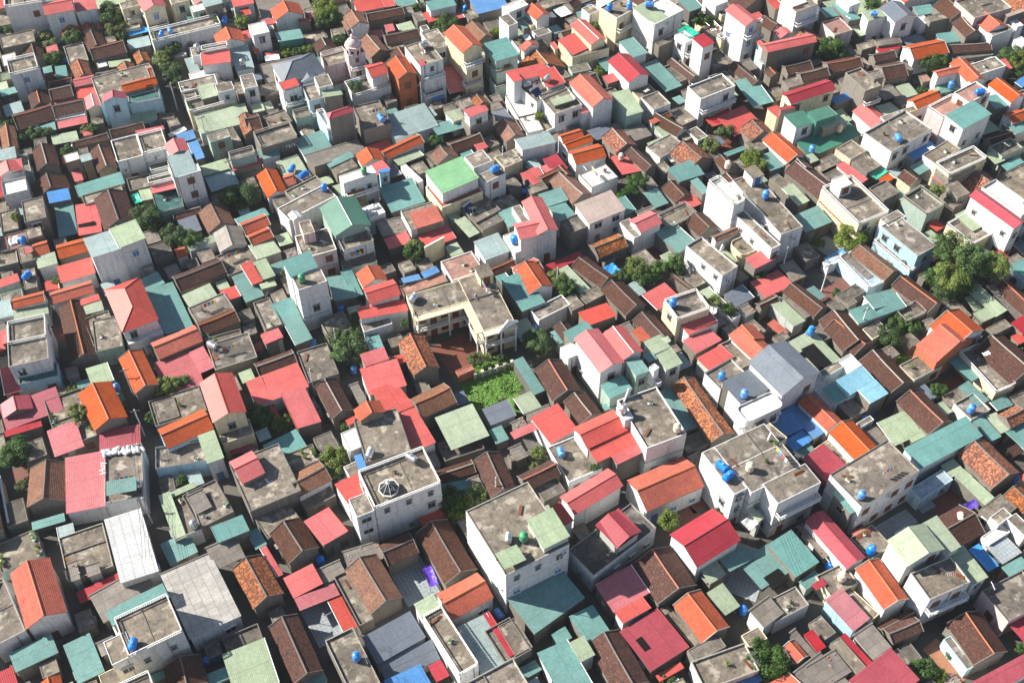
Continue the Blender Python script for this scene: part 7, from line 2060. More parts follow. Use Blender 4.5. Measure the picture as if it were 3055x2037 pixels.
an -44.43 144.53 3.61 4.42|thin steel television antenna on grey concrete roof, right of grey cement roof, middle left
po -56.63 121.48 3.17 2.05|terracotta potted plant on grey concrete roof, right of grey concrete roof, middle left
po -56.23 142.58 3.68 0.45|terracotta potted plant on grey concrete roof, above grey cement roof, middle left
po -52.76 135.54 3.65 0.08|terracotta potted plant on grey concrete roof, right of orange tiled gable, middle left
fo -51.67 109.91 3.95 1.43|green plant in white planter on grey concrete roof, right of grey concrete roof, lower left
fo -52.95 102.11 3.52 2.34|green plant in white planter on grey concrete roof, right of dusty pink sheet roof
fo -45.55 101.27 3.7 1.12|green plant in white planter, right of grey concrete roof, lower left
fo -48.66 99.15 3.7 3.04|green plant in white planter on grey concrete roof, right of white sheet roof, lower left
po -77.76 119.22 3.34 1.36|terracotta potted plant on grey concrete roof, first such from left, middle far left
po -76.4 116.48 3.34 2.68|terracotta potted plant on grey concrete roof, right of grey cement roof, middle far left
po -77.4 118.49 3.34 1.58|terracotta potted plant on grey concrete roof, second such from left, middle far left
po -70.47 116.42 3.34 2.81|terracotta potted plant on grey concrete roof, right of grey concrete roof, middle far left
po -75.38 141.03 3.33 6.16|terracotta potted plant on grey concrete roof, right of grey corrugated sheet roof, middle far left
la -61.89 104.98 4.71 0.22|clothes rack with washing on grey concrete roof, lower far left
an -38.48 103.1 5.48 2.33|thin steel television antenna on grey concrete roof, lower left
lp -53.15 102.08 3.52 2.69|stack of brown planks on grey concrete roof, lower left
lp -52.12 131.28 4.17 5.52|stack of brown planks on grey cement roof, middle left
la -49.79 132.36 4.17 0.4|clothes rack with washing on grey cement roof, middle left
lp -36.3 131.57 3.72 4.65|stack of brown planks on grey concrete roof, middle left of centre
an -32.89 127.53 3.72 2.29|thin steel television antenna on grey concrete roof, second such from left, middle left of centre
an -35.78 129.28 3.72 0.97|thin steel television antenna on grey concrete roof, first such from left, middle left of centre
an -31.3 156.29 6.14 4.53|thin steel television antenna on grey concrete roof, fourth such from left, middle left of centre
an -34.83 154.6 6.94 2.6|thin steel television antenna on grey concrete roof, right of grey corrugated sheet roof
an -26.67 157.06 3.55 5.07|thin steel television antenna on grey concrete roof, left of blue sheet roof
fo -32.9 111.84 3.17 5.65|green plant in white planter, right of grey concrete roof, lower left of centre
fo -32.71 111.48 3.17 5.82|green plant in white planter on grey concrete roof, second such from left
fo -32.7 111.45 3.17 5.17|green plant in white planter on grey concrete roof, third such from left
po -34.19 110.76 3.17 0.04|terracotta potted plant on grey concrete roof, second such from left, lower left of centre
po -33.16 112.33 3.17 0.33|terracotta potted plant on grey concrete roof, third such from left, lower left of centre
po -34.72 111.72 3.17 1.21|terracotta potted plant on grey concrete roof, right of grey cement roof, lower left of centre
po -32.46 111 3.17 4.9|terracotta potted plant on grey concrete roof, below grey cement roof, lower left of centre
po -32.65 111.37 3.17 3.24|terracotta potted plant on grey concrete roof, fourth such from left, lower left of centre
ac -18.04 109.14 5.03 0.32|white air conditioner on grey wall, lower left of centre
an -21.41 109.55 6.49 5.08|thin steel television antenna on grey concrete roof, lower left of centre
po -18.36 103.59 9.31 4.95|terracotta potted plant on tall grey concrete roof, lower left of centre
an -18.65 99.02 9.31 0.3|thin steel television antenna on tall grey concrete roof, lower left of centre
lp -5.99 113.42 2.13 4.77|stack of brown planks on grey concrete roof, lower centre
fo 22.88 118.17 8.1 0.12|green plant in white planter on tall grey concrete roof, middle right of centre
po 19.53 116.97 8.1 3.48|terracotta potted plant on tall grey concrete roof, middle right of centre
lp 21.89 112.45 8.1 4.19|stack of brown planks on tall grey concrete roof, middle right of centre
ac 44.12 117.01 6.73 0.49|white air conditioner on white wall, middle right
lp 52.72 103.72 8.53 3.04|stack of brown planks on tall grey concrete roof, right of dark crimson sheet roof
lp 35.07 105.31 9.92 2.21|stack of brown planks on tall grey concrete roof, right of grey cement roof, lower right
lp 44.83 103.1 10.06 0.48|stack of brown planks, right of tall grey concrete roof, lower right
fo 52.68 102.87 8.53 5.58|green plant in white planter on tall grey concrete roof, lower right
ac 58.98 100.89 7.07 0.57|white air conditioner on white wall, lower far right
la 59.21 104.05 8.53 0.57|clothes rack with washing on tall grey concrete roof, lower far right
ac 35.44 99.7 8.45 0.49|white air conditioner on white wall, lower right
po 41.9 108.71 9.92 4.77|terracotta potted plant on tall grey concrete roof, left of dark crimson sheet roof, lower right
po 39.94 105.3 10 2.32|terracotta potted plant on tall grey concrete roof, left of grey cement roof, lower right
an 42.18 108.94 9.92 5.56|thin steel television antenna on tall grey concrete roof, left of teal sheet roof, lower right
an 44.62 104.79 10 6.04|thin steel television antenna on tall grey concrete roof, below teal sheet roof, lower right
an 44.39 105.22 10 2.4|thin steel television antenna on tall grey concrete roof, second such from left, lower right
la 42.25 105.76 10 2.06|clothes rack with washing on tall grey concrete roof, lower right
po 69.83 129.5 3.41 3.53|terracotta potted plant on grey concrete roof, middle far right
an 81.94 126.67 3.63 2.69|thin steel television antenna on grey concrete roof, right of grey concrete roof, middle far right
an 82.33 130.65 3.63 0.38|thin steel television antenna on grey concrete roof, right of teal sheet roof, middle far right
an -94.86 157.31 3.55 5.21|thin steel television antenna on grey concrete roof, middle far left
fo -81.04 172.67 3.33 6.08|green plant in white planter on grey concrete roof, right of blue sheet roof
fo -84.03 208.32 5.85 3.53|green plant in white planter on grey concrete roof, right of pale cement roof
fo -88.71 205.64 5.85 2.61|green plant in white planter on grey concrete roof, right of coral red gable
fo -68.28 171.27 4.14 4.6|green plant in white planter on teal netted roof, upper left
an -66.06 169.3 4.14 6.19|thin steel television antenna on teal netted roof, right of grey green sheet roof, upper left
an -75.15 201.19 5.83 1.76|thin steel television antenna on teal netted roof, right of teal netted roof, upper left
la -52.92 156.02 3.12 0.54|clothes rack with washing on grey concrete roof, right of grey concrete roof, middle left
la -55.14 142.95 3.68 0.57|clothes rack with washing on grey concrete roof, right of teal sheet roof, middle left
lp -53.3 157.38 3.12 0.39|stack of brown planks on grey concrete roof, middle left
an -39.4 170.34 5.69 0.48|thin steel television antenna on grey concrete roof, right of orange tiled gable
an -27.06 158.64 6.14 2.32|thin steel television antenna on grey concrete roof, left of coral red sheet roof
an -40.65 212.69 6.59 1.28|thin steel television antenna on grey concrete roof, right of slate grey hipped roof
an -44.4 166.77 5.69 4.63|thin steel television antenna on grey concrete roof, right of teal sheet roof, upper left
an -71.02 205.98 4.76 4.83|thin steel television antenna on grey concrete roof, right of teal netted roof, upper left
an -48.34 198.21 3.92 3.8|thin steel television antenna on grey concrete roof, right of grey corrugated sheet roof, upper left
fo -41.12 173.45 5.02 0.48|green plant in white planter, right of grey concrete roof, upper left of centre
fo -42.84 171.36 5.02 2.66|green plant in white planter on grey concrete roof, left of slate grey sheet roof
fo -37.69 155.12 6.94 4.99|green plant in white planter on grey concrete roof, right of grey corrugated sheet roof
fo -13.66 141.33 6.68 6|green plant in white planter on grey concrete roof, right of grey cement roof
fo -33.54 140.69 2.58 4.11|green plant in white planter on grey concrete roof, right of grey concrete roof
fo -43.3 139.1 3.61 1.85|green plant in white planter on grey concrete roof, middle left
la -29.57 155.76 3.55 0.3|clothes rack with washing on grey concrete roof, middle left of centre
la -4.98 144.72 6.75 1.94|clothes rack with washing on grey concrete roof, middle centre
an -6.45 140.29 6.75 4.35|thin steel television antenna on grey concrete roof, middle centre
an -20.04 148.8 2.48 0.16|thin steel television antenna on pink tiled roof, middle left of centre
fo -9.12 154.84 2.84 4.32|green plant in white planter on pink tiled roof, left of pale cement roof, middle centre
fo -7.55 153.32 2.84 3.99|green plant in white planter on pink tiled roof, below pale blue sheet roof, middle centre
an -6.27 154.05 2.84 1.88|thin steel television antenna on pink tiled roof, left of teal sheet roof, middle centre
an -6.67 154.89 2.84 0.01|thin steel television antenna on pink tiled roof, left of pale cement roof, middle centre
fo -7.81 167.81 3.66 3.85|green plant in white planter, right of grey green sheet roof, upper centre
fo -6.08 220.49 2.48 2.41|green plant in white planter on grey concrete roof, right of light brown tiled gable
an -5.67 172.46 3.66 5.8|thin steel television antenna on grey concrete roof, right of orange tiled roof, upper centre
an -7.65 166.97 3.66 3.44|thin steel television antenna on grey concrete roof, right of grey green sheet roof, upper centre
an -6.57 206.43 2.26 5.93|thin steel television antenna on grey concrete roof, left of grey corrugated sheet roof, upper centre
an -11.46 202.41 2.26 4.19|thin steel television antenna on grey concrete roof, right of blue sheet roof, upper centre
an -4.78 219.65 2.48 5.12|thin steel television antenna on grey concrete roof, right of orange tiled gable, upper centre
an 14.45 177.41 4.55 2.09|thin steel television antenna on pale cement roof, right of dark brown tiled gable, upper centre
an 1.29 198.44 3.59 4.41|thin steel television antenna on pale cement roof, right of slate grey sheet roof, upper centre
po 18.65 178.95 4.55 0.31|terracotta potted plant on pale cement roof, upper right of centre
la 16.68 177.29 4.55 2.11|clothes rack with washing on pale cement roof, upper right of centre
lp 34.23 167.88 3.83 1.81|stack of brown planks on grey concrete roof, right of teal sheet roof
lp 18.8 205.72 2.46 4.42|stack of brown planks on grey concrete roof, right of grey green sheet roof
ac 39.44 149.09 4.96 0.66|white air conditioner on white wall, first such from left, middle right of centre
ac 40.06 149.58 3.96 0.66|white air conditioner on white wall, left of dark brown tiled gable, middle right of centre
an 43.74 159.71 4.45 2.89|thin steel television antenna on grey concrete roof, right of light brown tiled gable, upper right
an 79.05 209.88 2.66 2.28|thin steel television antenna on grey concrete roof, right of tall grey concrete roof, upper right
po 43.04 157.8 4.45 0.52|terracotta potted plant on grey concrete roof, middle right
an 40.25 166.64 10.58 2.65|thin steel television antenna on tall pale cement roof, second such from left
an 38.95 167.87 10.58 1.9|thin steel television antenna on tall pale cement roof, left of dark brown tiled gable
an 40.9 166.2 10.58 3.56|thin steel television antenna on tall pale cement roof, left of tall grey concrete roof
fo 42.71 164.91 10.58 4.07|green plant in white planter on tall pale cement roof, upper right
an 46.45 157.44 7.96 0.83|thin steel television antenna on tall grey concrete roof, third such from left, upper right
an 43.02 162.94 7.96 0.83|thin steel television antenna on tall grey concrete roof, right of teal sheet roof, upper right
an 46.45 157.45 7.96 4.97|thin steel television antenna on tall grey concrete roof, second such from left, upper right
an 75.71 202.95 7.85 1.14|thin steel television antenna on tall grey concrete roof, right of blue sheet roof, upper right
an 75.29 205.82 7.85 4.4|thin steel television antenna on tall grey concrete roof, above tall grey concrete roof, upper right
lp 47 157.72 7.96 2.21|stack of brown planks on tall grey concrete roof, left of pale cement roof, upper right
lp 52.3 160.33 7.87 1.79|stack of brown planks on tall grey concrete roof, below grey green sheet roof, upper right
lp 45.42 172.93 7.87 0.8|stack of brown planks on tall grey concrete roof, right of tall pale cement roof
lp 74.29 206.28 7.85 5.36|stack of brown planks on tall grey concrete roof, right of grey cement roof, upper right
ac 52.61 158.65 6.41 0.45|white air conditioner on white wall, left of grey concrete roof, upper right
ac 53.62 159.14 5.41 0.45|white air conditioner on white wall, right of coral red sheet roof, upper right
ac 70.05 163.98 3.79 0.49|white air conditioner on cream wall, upper right
an 79.08 168.09 4.94 4.56|thin steel television antenna on grey concrete roof, left of grey corrugated sheet roof
an 71.67 159.47 6.94 3.87|thin steel television antenna on grey concrete roof, right of pale cement roof, upper far right
an 70.69 160.77 6.94 4.32|thin steel television antenna on grey concrete roof, first such from left, upper far right
an 100.49 185.42 3.79 2.17|thin steel television antenna on grey concrete roof, right of grey concrete roof, upper far right
an 84.32 182.95 4.99 3.61|thin steel television antenna on grey concrete roof, right of orange sheet roof, upper far right
an 85.57 177.76 6.63 2.4|thin steel television antenna on grey concrete roof, right of dark brown tiled gable
an 99.18 177.62 2.86 1.2|thin steel television antenna on grey concrete roof, right of mottled tiled gable, upper far right
fo 79.56 171.19 4.94 4.86|green plant in white planter on grey concrete roof, right of orange sheet roof
fo 73.08 161.53 6.94 5.28|green plant in white planter on grey concrete roof, above light brown tiled gable
fo 102.72 211.42 5.73 4.45|green plant in white planter, right of grey cement roof, upper far right
fo 102.65 188.07 3.79 1.21|green plant in white planter on grey concrete roof, above mottled tiled gable, upper far right
fo 80.16 191.46 6.92 2.4|green plant in white planter, right of coral red gable, upper far right
fo 88.1 184.38 4.99 1.43|green plant in white planter on grey concrete roof, fourth such from left, upper far right
fo 88.27 179.48 6.63 4.07|green plant in white planter, right of teal sheet roof, upper far right
fo 97.54 164.98 8.68 0.35|green plant in white planter on tall pale cement roof, upper far right
fo 73.54 154.61 3.56 0.02|green plant in white planter on grey concrete roof, middle far right
lp 70.64 159.29 3.56 2.43|stack of brown planks on grey concrete roof, middle far right
an 66.18 150.4 3 0.91|thin steel television antenna on blue painted roof, middle right
fo -109.43 234.34 8.58 5.33|green plant in white planter on tall grey concrete roof, right of tall grey concrete roof
fo 66.59 232.48 8.79 0.71|green plant in white planter on tall grey concrete roof, left of grey green sheet roof
an -113.95 221.68 4.16 1.19|thin steel television antenna on grey concrete roof, top far left
an -102.69 209.35 7.21 5.06|thin steel television antenna on grey concrete roof, above coral red sheet roof, upper far left
an -107.27 207.69 7.21 4.61|thin steel television antenna on grey concrete roof, right of green painted roof, upper far left
an -105.45 209.49 7.21 4.48|thin steel television antenna on grey concrete roof, second such from left, upper far left
an -86.86 205.95 5.85 0.77|thin steel television antenna on grey concrete roof, right of mottled tiled gable, upper far left
an -86.09 203.67 5.85 0.26|thin steel television antenna, right of coral red sheet roof, upper far left
an -96.15 220.51 2.48 5.78|thin steel television antenna on grey concrete roof, right of teal sheet roof, upper far left
la -104.98 210.85 7.21 1.97|clothes rack with washing on grey concrete roof, upper far left
fo -66.96 228.44 5.02 3.77|green plant in white planter on grey concrete roof, third such from left, top left
fo -79.93 222.05 5.02 0.52|green plant in white planter on grey concrete roof, right of pale blue sheet roof
fo -67.03 228.62 5.02 4.34|green plant in white planter on grey concrete roof, second such from left, top left
po -80.37 223.03 5.02 1.42|terracotta potted plant on grey concrete roof, second such from left, top left
po -79.94 222.07 5.02 1.99|terracotta potted plant on grey concrete roof, right of dark brown tiled gable, top left
po -80.22 222.71 5.02 5.75|terracotta potted plant on grey concrete roof, fifth such from left, top left
po -80.91 224.26 5.02 0.25|terracotta potted plant on grey concrete roof, left of teal netted roof, top left
po -67.17 228.94 5.02 3.82|terracotta potted plant on grey concrete roof, ninth such from left, top left
po -67.66 228.97 5.02 5.16|terracotta potted plant on grey concrete roof, below pale cement roof, top left
po -80.31 222.89 5.02 2.14|terracotta potted plant on grey concrete roof, third such from left, top left
po -80.26 222.8 5.02 2.86|terracotta potted plant on grey concrete roof, fourth such from left, top left
po -67.72 230.18 5.02 5.1|terracotta potted plant on grey concrete roof, eighth such from left, top left
po -74.1 184.86 6.01 4.3|terracotta potted plant on grey concrete roof, right of slate grey sheet roof, upper left
po -68.65 200.4 4.14 5.28|terracotta potted plant on grey concrete roof, right of teal netted roof, upper left
po -68.3 199.62 4.14 2.84|terracotta potted plant on grey concrete roof, fourth such from left, upper left
po -68.43 199.91 4.14 3.5|terracotta potted plant on grey concrete roof, right of coral red sheet roof, upper left
po -48.52 195.91 3.92 4.24|terracotta potted plant on grey concrete roof, left of blue painted roof, upper left
ac -72.04 183.03 4.55 0.39|white air conditioner on white wall, upper left
lp -75.82 182.73 5.83 2.71|stack of brown planks on grey concrete roof, upper far left
ac -77.88 180.47 3.57 0.4|white air conditioner on white wall, upper far left
lp -68.29 206.05 4.76 1.2|stack of brown planks on grey concrete roof, above grey green sheet roof, upper left
lp -68.68 206.29 4.76 5.25|stack of brown planks on grey concrete roof, above grey cement roof, upper left
lp -50.55 195.06 3.92 6.07|stack of brown planks on grey concrete roof, right of dark brown tiled gable, upper left
fo -70.72 205.82 4.76 1.27|green plant in white planter on grey concrete roof, right of teal netted roof, upper left
fo -68.03 199.02 4.14 1.49|green plant in white planter on grey concrete roof, right of coral red sheet roof
fo -19.15 211.4 9.48 5.2|green plant in white planter on tall grey concrete roof, top left of centre
la -19.2 211.07 9.48 2.06|clothes rack with washing on tall grey concrete roof, upper left of centre
an -14.77 218 7.48 0.49|thin steel television antenna on grey concrete roof, second such from left, top centre
an -14.98 218.42 7.48 5|thin steel television antenna on grey concrete roof, first such from left, top centre
an 4.87 222.18 4.55 5.56|thin steel television antenna on grey concrete roof, right of grey green sheet roof, top centre
ac -45.16 188.18 3.48 0.46|white air conditioner on grey wall, upper left of centre
ac -46.11 187.71 3.48 0.46|white air conditioner on grey wall, upper left
la -28.38 195.03 5.84 0.38|clothes rack with washing on grey concrete roof, upper left of centre
po 24.63 229.81 8.76 4.9|terracotta potted plant on tall grey concrete roof, top right of centre
ac 34.74 224.2 7.79 0.68|white air conditioner on white wall, top right of centre
fo 1.8 222.8 4.55 3.64|green plant in white planter on grey concrete roof, top centre
po 1.75 221.89 4.55 1.57|terracotta potted plant on grey concrete roof, top centre
la 5.64 203.11 6.74 0.6|clothes rack with washing on grey concrete roof, upper centre
an 28.44 201.57 4.74 0.71|thin steel television antenna, right of grey green sheet roof, upper right of centre
an 42.18 201.43 7.48 2.95|thin steel television antenna, right of grey concrete roof, upper right of centre
an 29.59 186.37 3.3 3.98|thin steel television antenna on grey concrete roof, right of coral red sheet roof
an 45.67 208.74 2.78 2.24|thin steel television antenna on grey concrete roof, left of blue painted roof
fo 45.05 202.93 7.48 2.71|green plant in white planter on grey concrete roof, left of dark brown tiled gable
fo 22.23 206.59 2.46 4.26|green plant in white planter on grey concrete roof, right of orange tiled gable
fo 2.74 196.28 3.59 3.06|green plant in white planter on pale cement roof, upper centre
lp 64.67 228.86 8.79 0.23|stack of brown planks on tall grey concrete roof, top right
an 67.6 231.91 8.79 3.05|thin steel television antenna on tall grey concrete roof, top right
an 75.44 226.64 5.5 2.22|thin steel television antenna on pink tiled roof, top right
lp 72.52 225.33 5.5 4.33|stack of brown planks on pink tiled roof, top right
la 106.2 231.98 7.9 0.4|clothes rack with washing on tall grey concrete roof, top far right
an 108.71 229.38 7.9 3.18|thin steel television antenna on tall grey concrete roof, top far right
an 94.12 198.1 9.2 0.52|thin steel television antenna on tall pink tiled roof, upper far right
an 90.41 197.01 7.38 3.08|thin steel television antenna on pink tiled roof, upper far right
po 100.69 187.07 3.79 1.59|terracotta potted plant on grey concrete roof, left of grey green sheet roof, upper far right
po 75.74 187.48 6.92 4.32|terracotta potted plant on grey concrete roof, right of grey green sheet roof, upper far right
lp 92.66 181.72 6.63 3.1|stack of brown planks on grey concrete roof, upper far right
ac 90.51 177.71 4.17 0.52|white air conditioner on cream wall, upper far right
an 44.57 228.54 2.28 2.1|thin steel television antenna on grey concrete roof, right of pale cement roof
an 45.63 226.57 2.28 0.45|thin steel television antenna on grey concrete roof, right of dark crimson sheet roof
an 22.65 240.18 1.96 5.26|thin steel television antenna on grey concrete roof, below pale cement roof, top right of centre
an 20.76 240.7 1.96 2.33|thin steel television antenna, right of grey concrete roof, top right of centre
la 47.02 229.48 2.28 2.06|clothes rack with washing on grey concrete roof, top right of centre
lp 44.9 230.15 2.28 0.52|stack of brown planks on grey concrete roof, top right of centre
la 39.74 206.81 2.16 2.07|clothes rack with washing on grey concrete roof, upper right of centre
po 22.06 239.8 1.96 1.68|terracotta potted plant on grey concrete roof, top right of centre
fo 21.29 238.15 1.96 6.12|green plant in white planter on grey concrete roof, top right of centre
an 96.8 170.33 2.28 6.03|thin steel television antenna on grey cement roof, upper far right
fo 98.33 170.45 2.28 5.7|green plant in white planter on grey cement roof, right of dark crimson gable
fo 98.66 173.56 2.28 4.53|green plant in white planter on grey cement roof, right of mottled tiled gable
la 97.74 171.77 2.28 2.11|clothes rack with washing on grey cement roof, upper far right
fo 76.25 209.8 2.66 2.85|green plant in white planter on grey concrete roof, upper right
la 77.18 210.45 2.66 1.94|clothes rack with washing on grey concrete roof, upper right
up -79.66 221.69 -72.63 203.89 7.5|slim concrete utility pole with sagging cables, right of mottled tiled gable, upper left
up -72.63 203.89 -64.25 192.84 7.5|slim concrete utility pole with sagging cables, right of grey cement roof, upper left
up -64.25 192.84 -56.56 179.36 7.5|slim concrete utility pole with sagging cables, right of blue sheet roof, upper left
up -56.56 179.36 -48.87 165.88 7.5|slim concrete utility pole with sagging cables, right of tall pale cement roof, upper left
up -66.15 126.08 -62.55 117.47 7.5|slim concrete utility pole with sagging cables, right of teal sheet roof, middle far left
up -62.55 117.47 -60.74 110.63 7.5|slim concrete utility pole with sagging cables, right of dark crimson sheet roof, middle far left
up -60.74 110.63 -57.89 100.3 7.5|slim concrete utility pole with sagging cables, right of light brown tiled gable, lower left
up -57.89 100.3 -55.04 89.96 7.5|slim concrete utility pole with sagging cables, right of pale blue sheet roof, lower left
up -17.55 139.13 -6.64 143.17 7.5|slim concrete utility pole with sagging cables, right of teal sheet roof, middle left of centre
up -34.47 126.08 -31.22 135.18 7.5|slim concrete utility pole with sagging cables, right of orange sheet roof, middle left of centre
up -31.22 135.18 -27.97 144.28 7.5|slim concrete utility pole with sagging cables, right of dark brown tiled gable
up -6.64 143.17 8.35 149.84 7.5|slim concrete utility pole with sagging cables, right of grey concrete roof, middle centre
up 8.35 149.84 23.33 156.51 7.5|slim concrete utility pole with sagging cables, right of teal sheet roof, middle centre
up 51.3 155.02 58.25 150.69 7.5|slim concrete utility pole with sagging cables, right of grey concrete roof, middle right
up 58.25 150.69 63.17 139.93 7.5|slim concrete utility pole with sagging cables, right of teal sheet roof, middle right
up 63.17 139.93 68.1 129.17 7.5|slim concrete utility pole with sagging cables, left of grey concrete roof, middle right
up -2.6 104.09 5.97 95.38 7.5|slim concrete utility pole with sagging cables, right of teal sheet roof, lower centre
up 5.97 95.38 14.54 86.68 7.5|slim concrete utility pole with sagging cables, right of grey corrugated sheet roof, lower centre
up -19.48 203.89 -9.05 193.92 7.5|slim concrete utility pole with sagging cables, upper left of centre
up -9.05 193.92 -1.9 183.41 7.5|slim concrete utility pole with sagging cables, right of dark brown tiled gable, upper centre
up -1.9 183.41 5.25 172.9 7.5|slim concrete utility pole with sagging cables, right of grey concrete roof, upper centre
up 37.98 114.01 40.62 100.3 7.5|slim concrete utility pole with sagging cables, right of grey concrete roof, lower right
up 40.62 100.3 43.26 86.58 7.5|slim concrete utility pole with sagging cables, right of dark crimson gable, lower right"""
SHEETC = dict(r='coral red', c='dark crimson', t='teal', g='grey green', b='blue', w='white', W='old white', y='grey corrugated', k='slate grey', u='pale blue', o='orange', p='tan', l='lime green', n='green', m='mottled', q='sky blue', e='dusty pink', v='light green', d='deep green')
TILEC = dict(o='orange', n='dark brown', l='light brown', m='mottled')
WALLN = dict(w='white', c='cream', y='grey', b='blue', p='pink', g='green', n='pale green', o='red brown', t='teal', k='dark')
DECKN = dict(c='grey concrete', y='grey cement', w='pale cement', p='pink tiled', o='orange tiled', t='teal netted', g='green painted', b='blue painted', r='red tiled', k='dark')
def PROJ(x, y, z):
    s, c = math.sin(math.radians(50)), math.cos(math.radians(50)); f = y * c - (z - 165) * s; u = y * s + (z - 165) * c
    return 1527.5 + 3536 * x / f, 1018.5 - 3536 * u / f
def ZONE(x, y, z):
    px, py = PROJ(x, y, z); h = ('far left', 'left', 'left of centre', 'centre', 'right of centre', 'right', 'far right')[max(0, min(6, int(px / 3055 * 7)))]
    v = ('top', 'upper', 'middle', 'lower', 'bottom')[0 if py < 160 else 4 if py > 1850 else 1 if py < 720 else 2 if py < 1300 else 3]
    if px < 0 or px > 3055 or py < 0: return 'outside the frame'
    return (v + ' ' + h)
def SIZE(b):
    A = b['w'] * b['d']; q = max(b['w'], b['d']) / min(b['w'], b['d'])
    s = 'tiny' if A < 14 else 'small' if A < 34 else 'large' if A > 110 else ''
    return (('long ' if q > 2.1 and A > 25 else '') or (s + ' ' if s else ''))
def SHORT(b):
    k, m = b['k'], b['m']
    if k == 'F': return ('tall ' if b['h'] > 8 else '') + (DECKN[m] + ' roof')
    if k in 'AB' and m in TILEC: return TILEC[m] + ' tiled gable'
    if k in 'AB': return SHEETC[m] + ' gable'
    if k == 'H': return SHEETC[m] + ' hipped roof'
    if k == 'S': return SHEETC[m] + ' sheet roof'
    return None
def BASE(b):
    k, m, wl = b['k'], b['m'], b['wall']; s = SIZE(b)
    wn = WALLN.get(wl, 'grey') + ' '
    st = s or ('tall ' if b['h'] > 8 else 'low ' if b['h'] < 4.3 else '')
    if k == 'F': s = st + wn + KIND(b)[1] + ', ' + DECKN[m] + ' roof'
    elif k in 'AB': s = st + ('' if wl in '-y' or m in 'nlmgu' else wn) + (TILEC[m] + ' tiled' if m in TILEC else SHEETC[m] + ' metal') + ' gable house'
    elif k == 'H': s = st + SHEETC[m] + ' hipped house'
    elif k == 'K': s = {'p': 'purple', 'w': 'white', 'b': 'blue', 't': 'green', 'k': 'green'}[m] + ' tarpaulin over a yard'
    else:
        r = SHEETC[m] + (' sheet' if m in 'yWm' else ' metal') + ' roofed '
        s = st + r + ('house' if wl != '-' or b['h'] > 4.7 else KIND(b)[1])
        if wl not in '-y' and len(s.split()) < 5 and s.endswith('house'): s = s[:-5] + wn + 'house'
    return ' '.join(s.replace('dark brown', 'brown').split()[-6:]) if len(s.split()) > 6 else s
RELW = {'R': 'right of', 'L': 'left of', 'A': 'above', 'B': 'below'}
ORD = ('', 'first', 'second', 'third', 'fourth', 'fifth', 'sixth', 'seventh', 'eighth', 'ninth', 'tenth', 'eleventh', 'twelfth', 'thirteenth', 'fourteenth', 'fifteenth', 'sixteenth', 'seventeenth', 'eighteenth', 'nineteenth', 'twentieth')
def REL(r):
    if r == '-': return ''
    if r[0] == 'o': return ORD[int(r[1:])] + ' such from left'
    return ' and '.join(RELW[q[0]] + ' ' + SHN[int(q[1:])] for q in r.split('+'))
def LABEL(b):
    r = REL(b['rel']); return BASE(b) + (', ' + r if r else '') + ', ' + ZONE(b['x'], b['y'], b['h'])
def KIND(b):
    k, m, wl = b['k'], b['m'], b['wall']
    if k == 'F':
        if b['w'] * b['d'] < 22 and b['h'] < 7: return ('outbuilding', 'outbuilding', 'small concrete outbuildings between the houses')
        if b['h'] > 6.4: return ('townhouse', 'townhouse', 'tall flat roofed townhouses')
        return ('concrete_house', 'house', 'low flat roofed concrete houses')
    if k in 'AB' and m in TILEC: return ('tiled_house', 'house', 'tiled gable houses of the town')
    if k in 'ABH' or wl != '-' or b['h'] > 4.7: return ('metal_roofed_house', 'house', 'metal roofed houses of the town')
    if b['w'] * b['d'] < 14: return ('awning', 'awning', 'small sheet awnings between the houses')
    return ('lean_to_shed', 'shed', 'metal roofed sheds between the houses')
SHN = ['blue painted roof', 'blue sheet roof', 'coral red gable', 'coral red hipped roof', 'coral red sheet roof', 'dark brown tiled gable', 'dark crimson gable', 'dark crimson sheet roof', 'dark roof', 'deep green gable', 'deep green sheet roof', 'dusty pink sheet roof', 'green painted roof', 'green sheet roof', 'grey cement roof', 'grey concrete roof', 'grey corrugated gable', 'grey corrugated sheet roof', 'grey green gable', 'grey green sheet roof', 'light brown tiled gable', 'light green sheet roof', 'mottled tiled gable', 'old white sheet roof', 'orange sheet roof', 'orange tiled gable', 'orange tiled roof', 'pale blue sheet roof', 'pale cement roof', 'pink tiled roof', 'red tiled roof', 'sky blue sheet roof', 'slate grey gable', 'slate grey hipped roof', 'slate grey sheet roof', 'tall grey concrete roof', 'tall pale cement roof', 'tall pink tiled roof', 'tall red tiled roof', 'tan sheet roof', 'teal netted roof', 'teal sheet roof', 'white gable', 'white sheet roof']

BL = []
for ln in DATA.strip().split('\n'):
    t = ln.split()
    BL.append(dict(k=t[0][0], m=t[0][1], x=float(t[1]), y=float(t[2]), w=float(t[3]), d=float(t[4]), a=float(t[5]), h=float(t[6]), wall=t[7], fl=t[8], host=int(t[9]), rel=t[10]))
for i, b in enumerate(BL): b['i'] = i; b['ca'] = math.cos(b['a']); b['sa'] = math.sin(b['a'])
GRID = {}
for b in BL:
    if b['k'] in 'ABSFH':
        r = math.hypot(b['w'], b['d']) / 2
        for gx in range(int((b['x'] - r) // 8), int((b['x'] + r) // 8) + 1):
            for gy in range(int((b['y'] - r) // 8), int((b['y'] + r) // 8) + 1): GRID.setdefault((gx, gy), []).append(b)
def inside(b, x, y, m=0):
    dx, dy = x - b['x'], y - b['y']
    return abs(dx * b['ca'] + dy * b['sa']) < b['w'] / 2 + m and abs(-dx * b['sa'] + dy * b['ca']) < b['d'] / 2 + m
def blocked(x, y, z, me):
    for b in GRID.get((int(x // 8), int(y // 8)), ()):
        if b is not me and b['host'] != me['i'] and inside(b, x, y) and b['h'] > z: return True
    return False
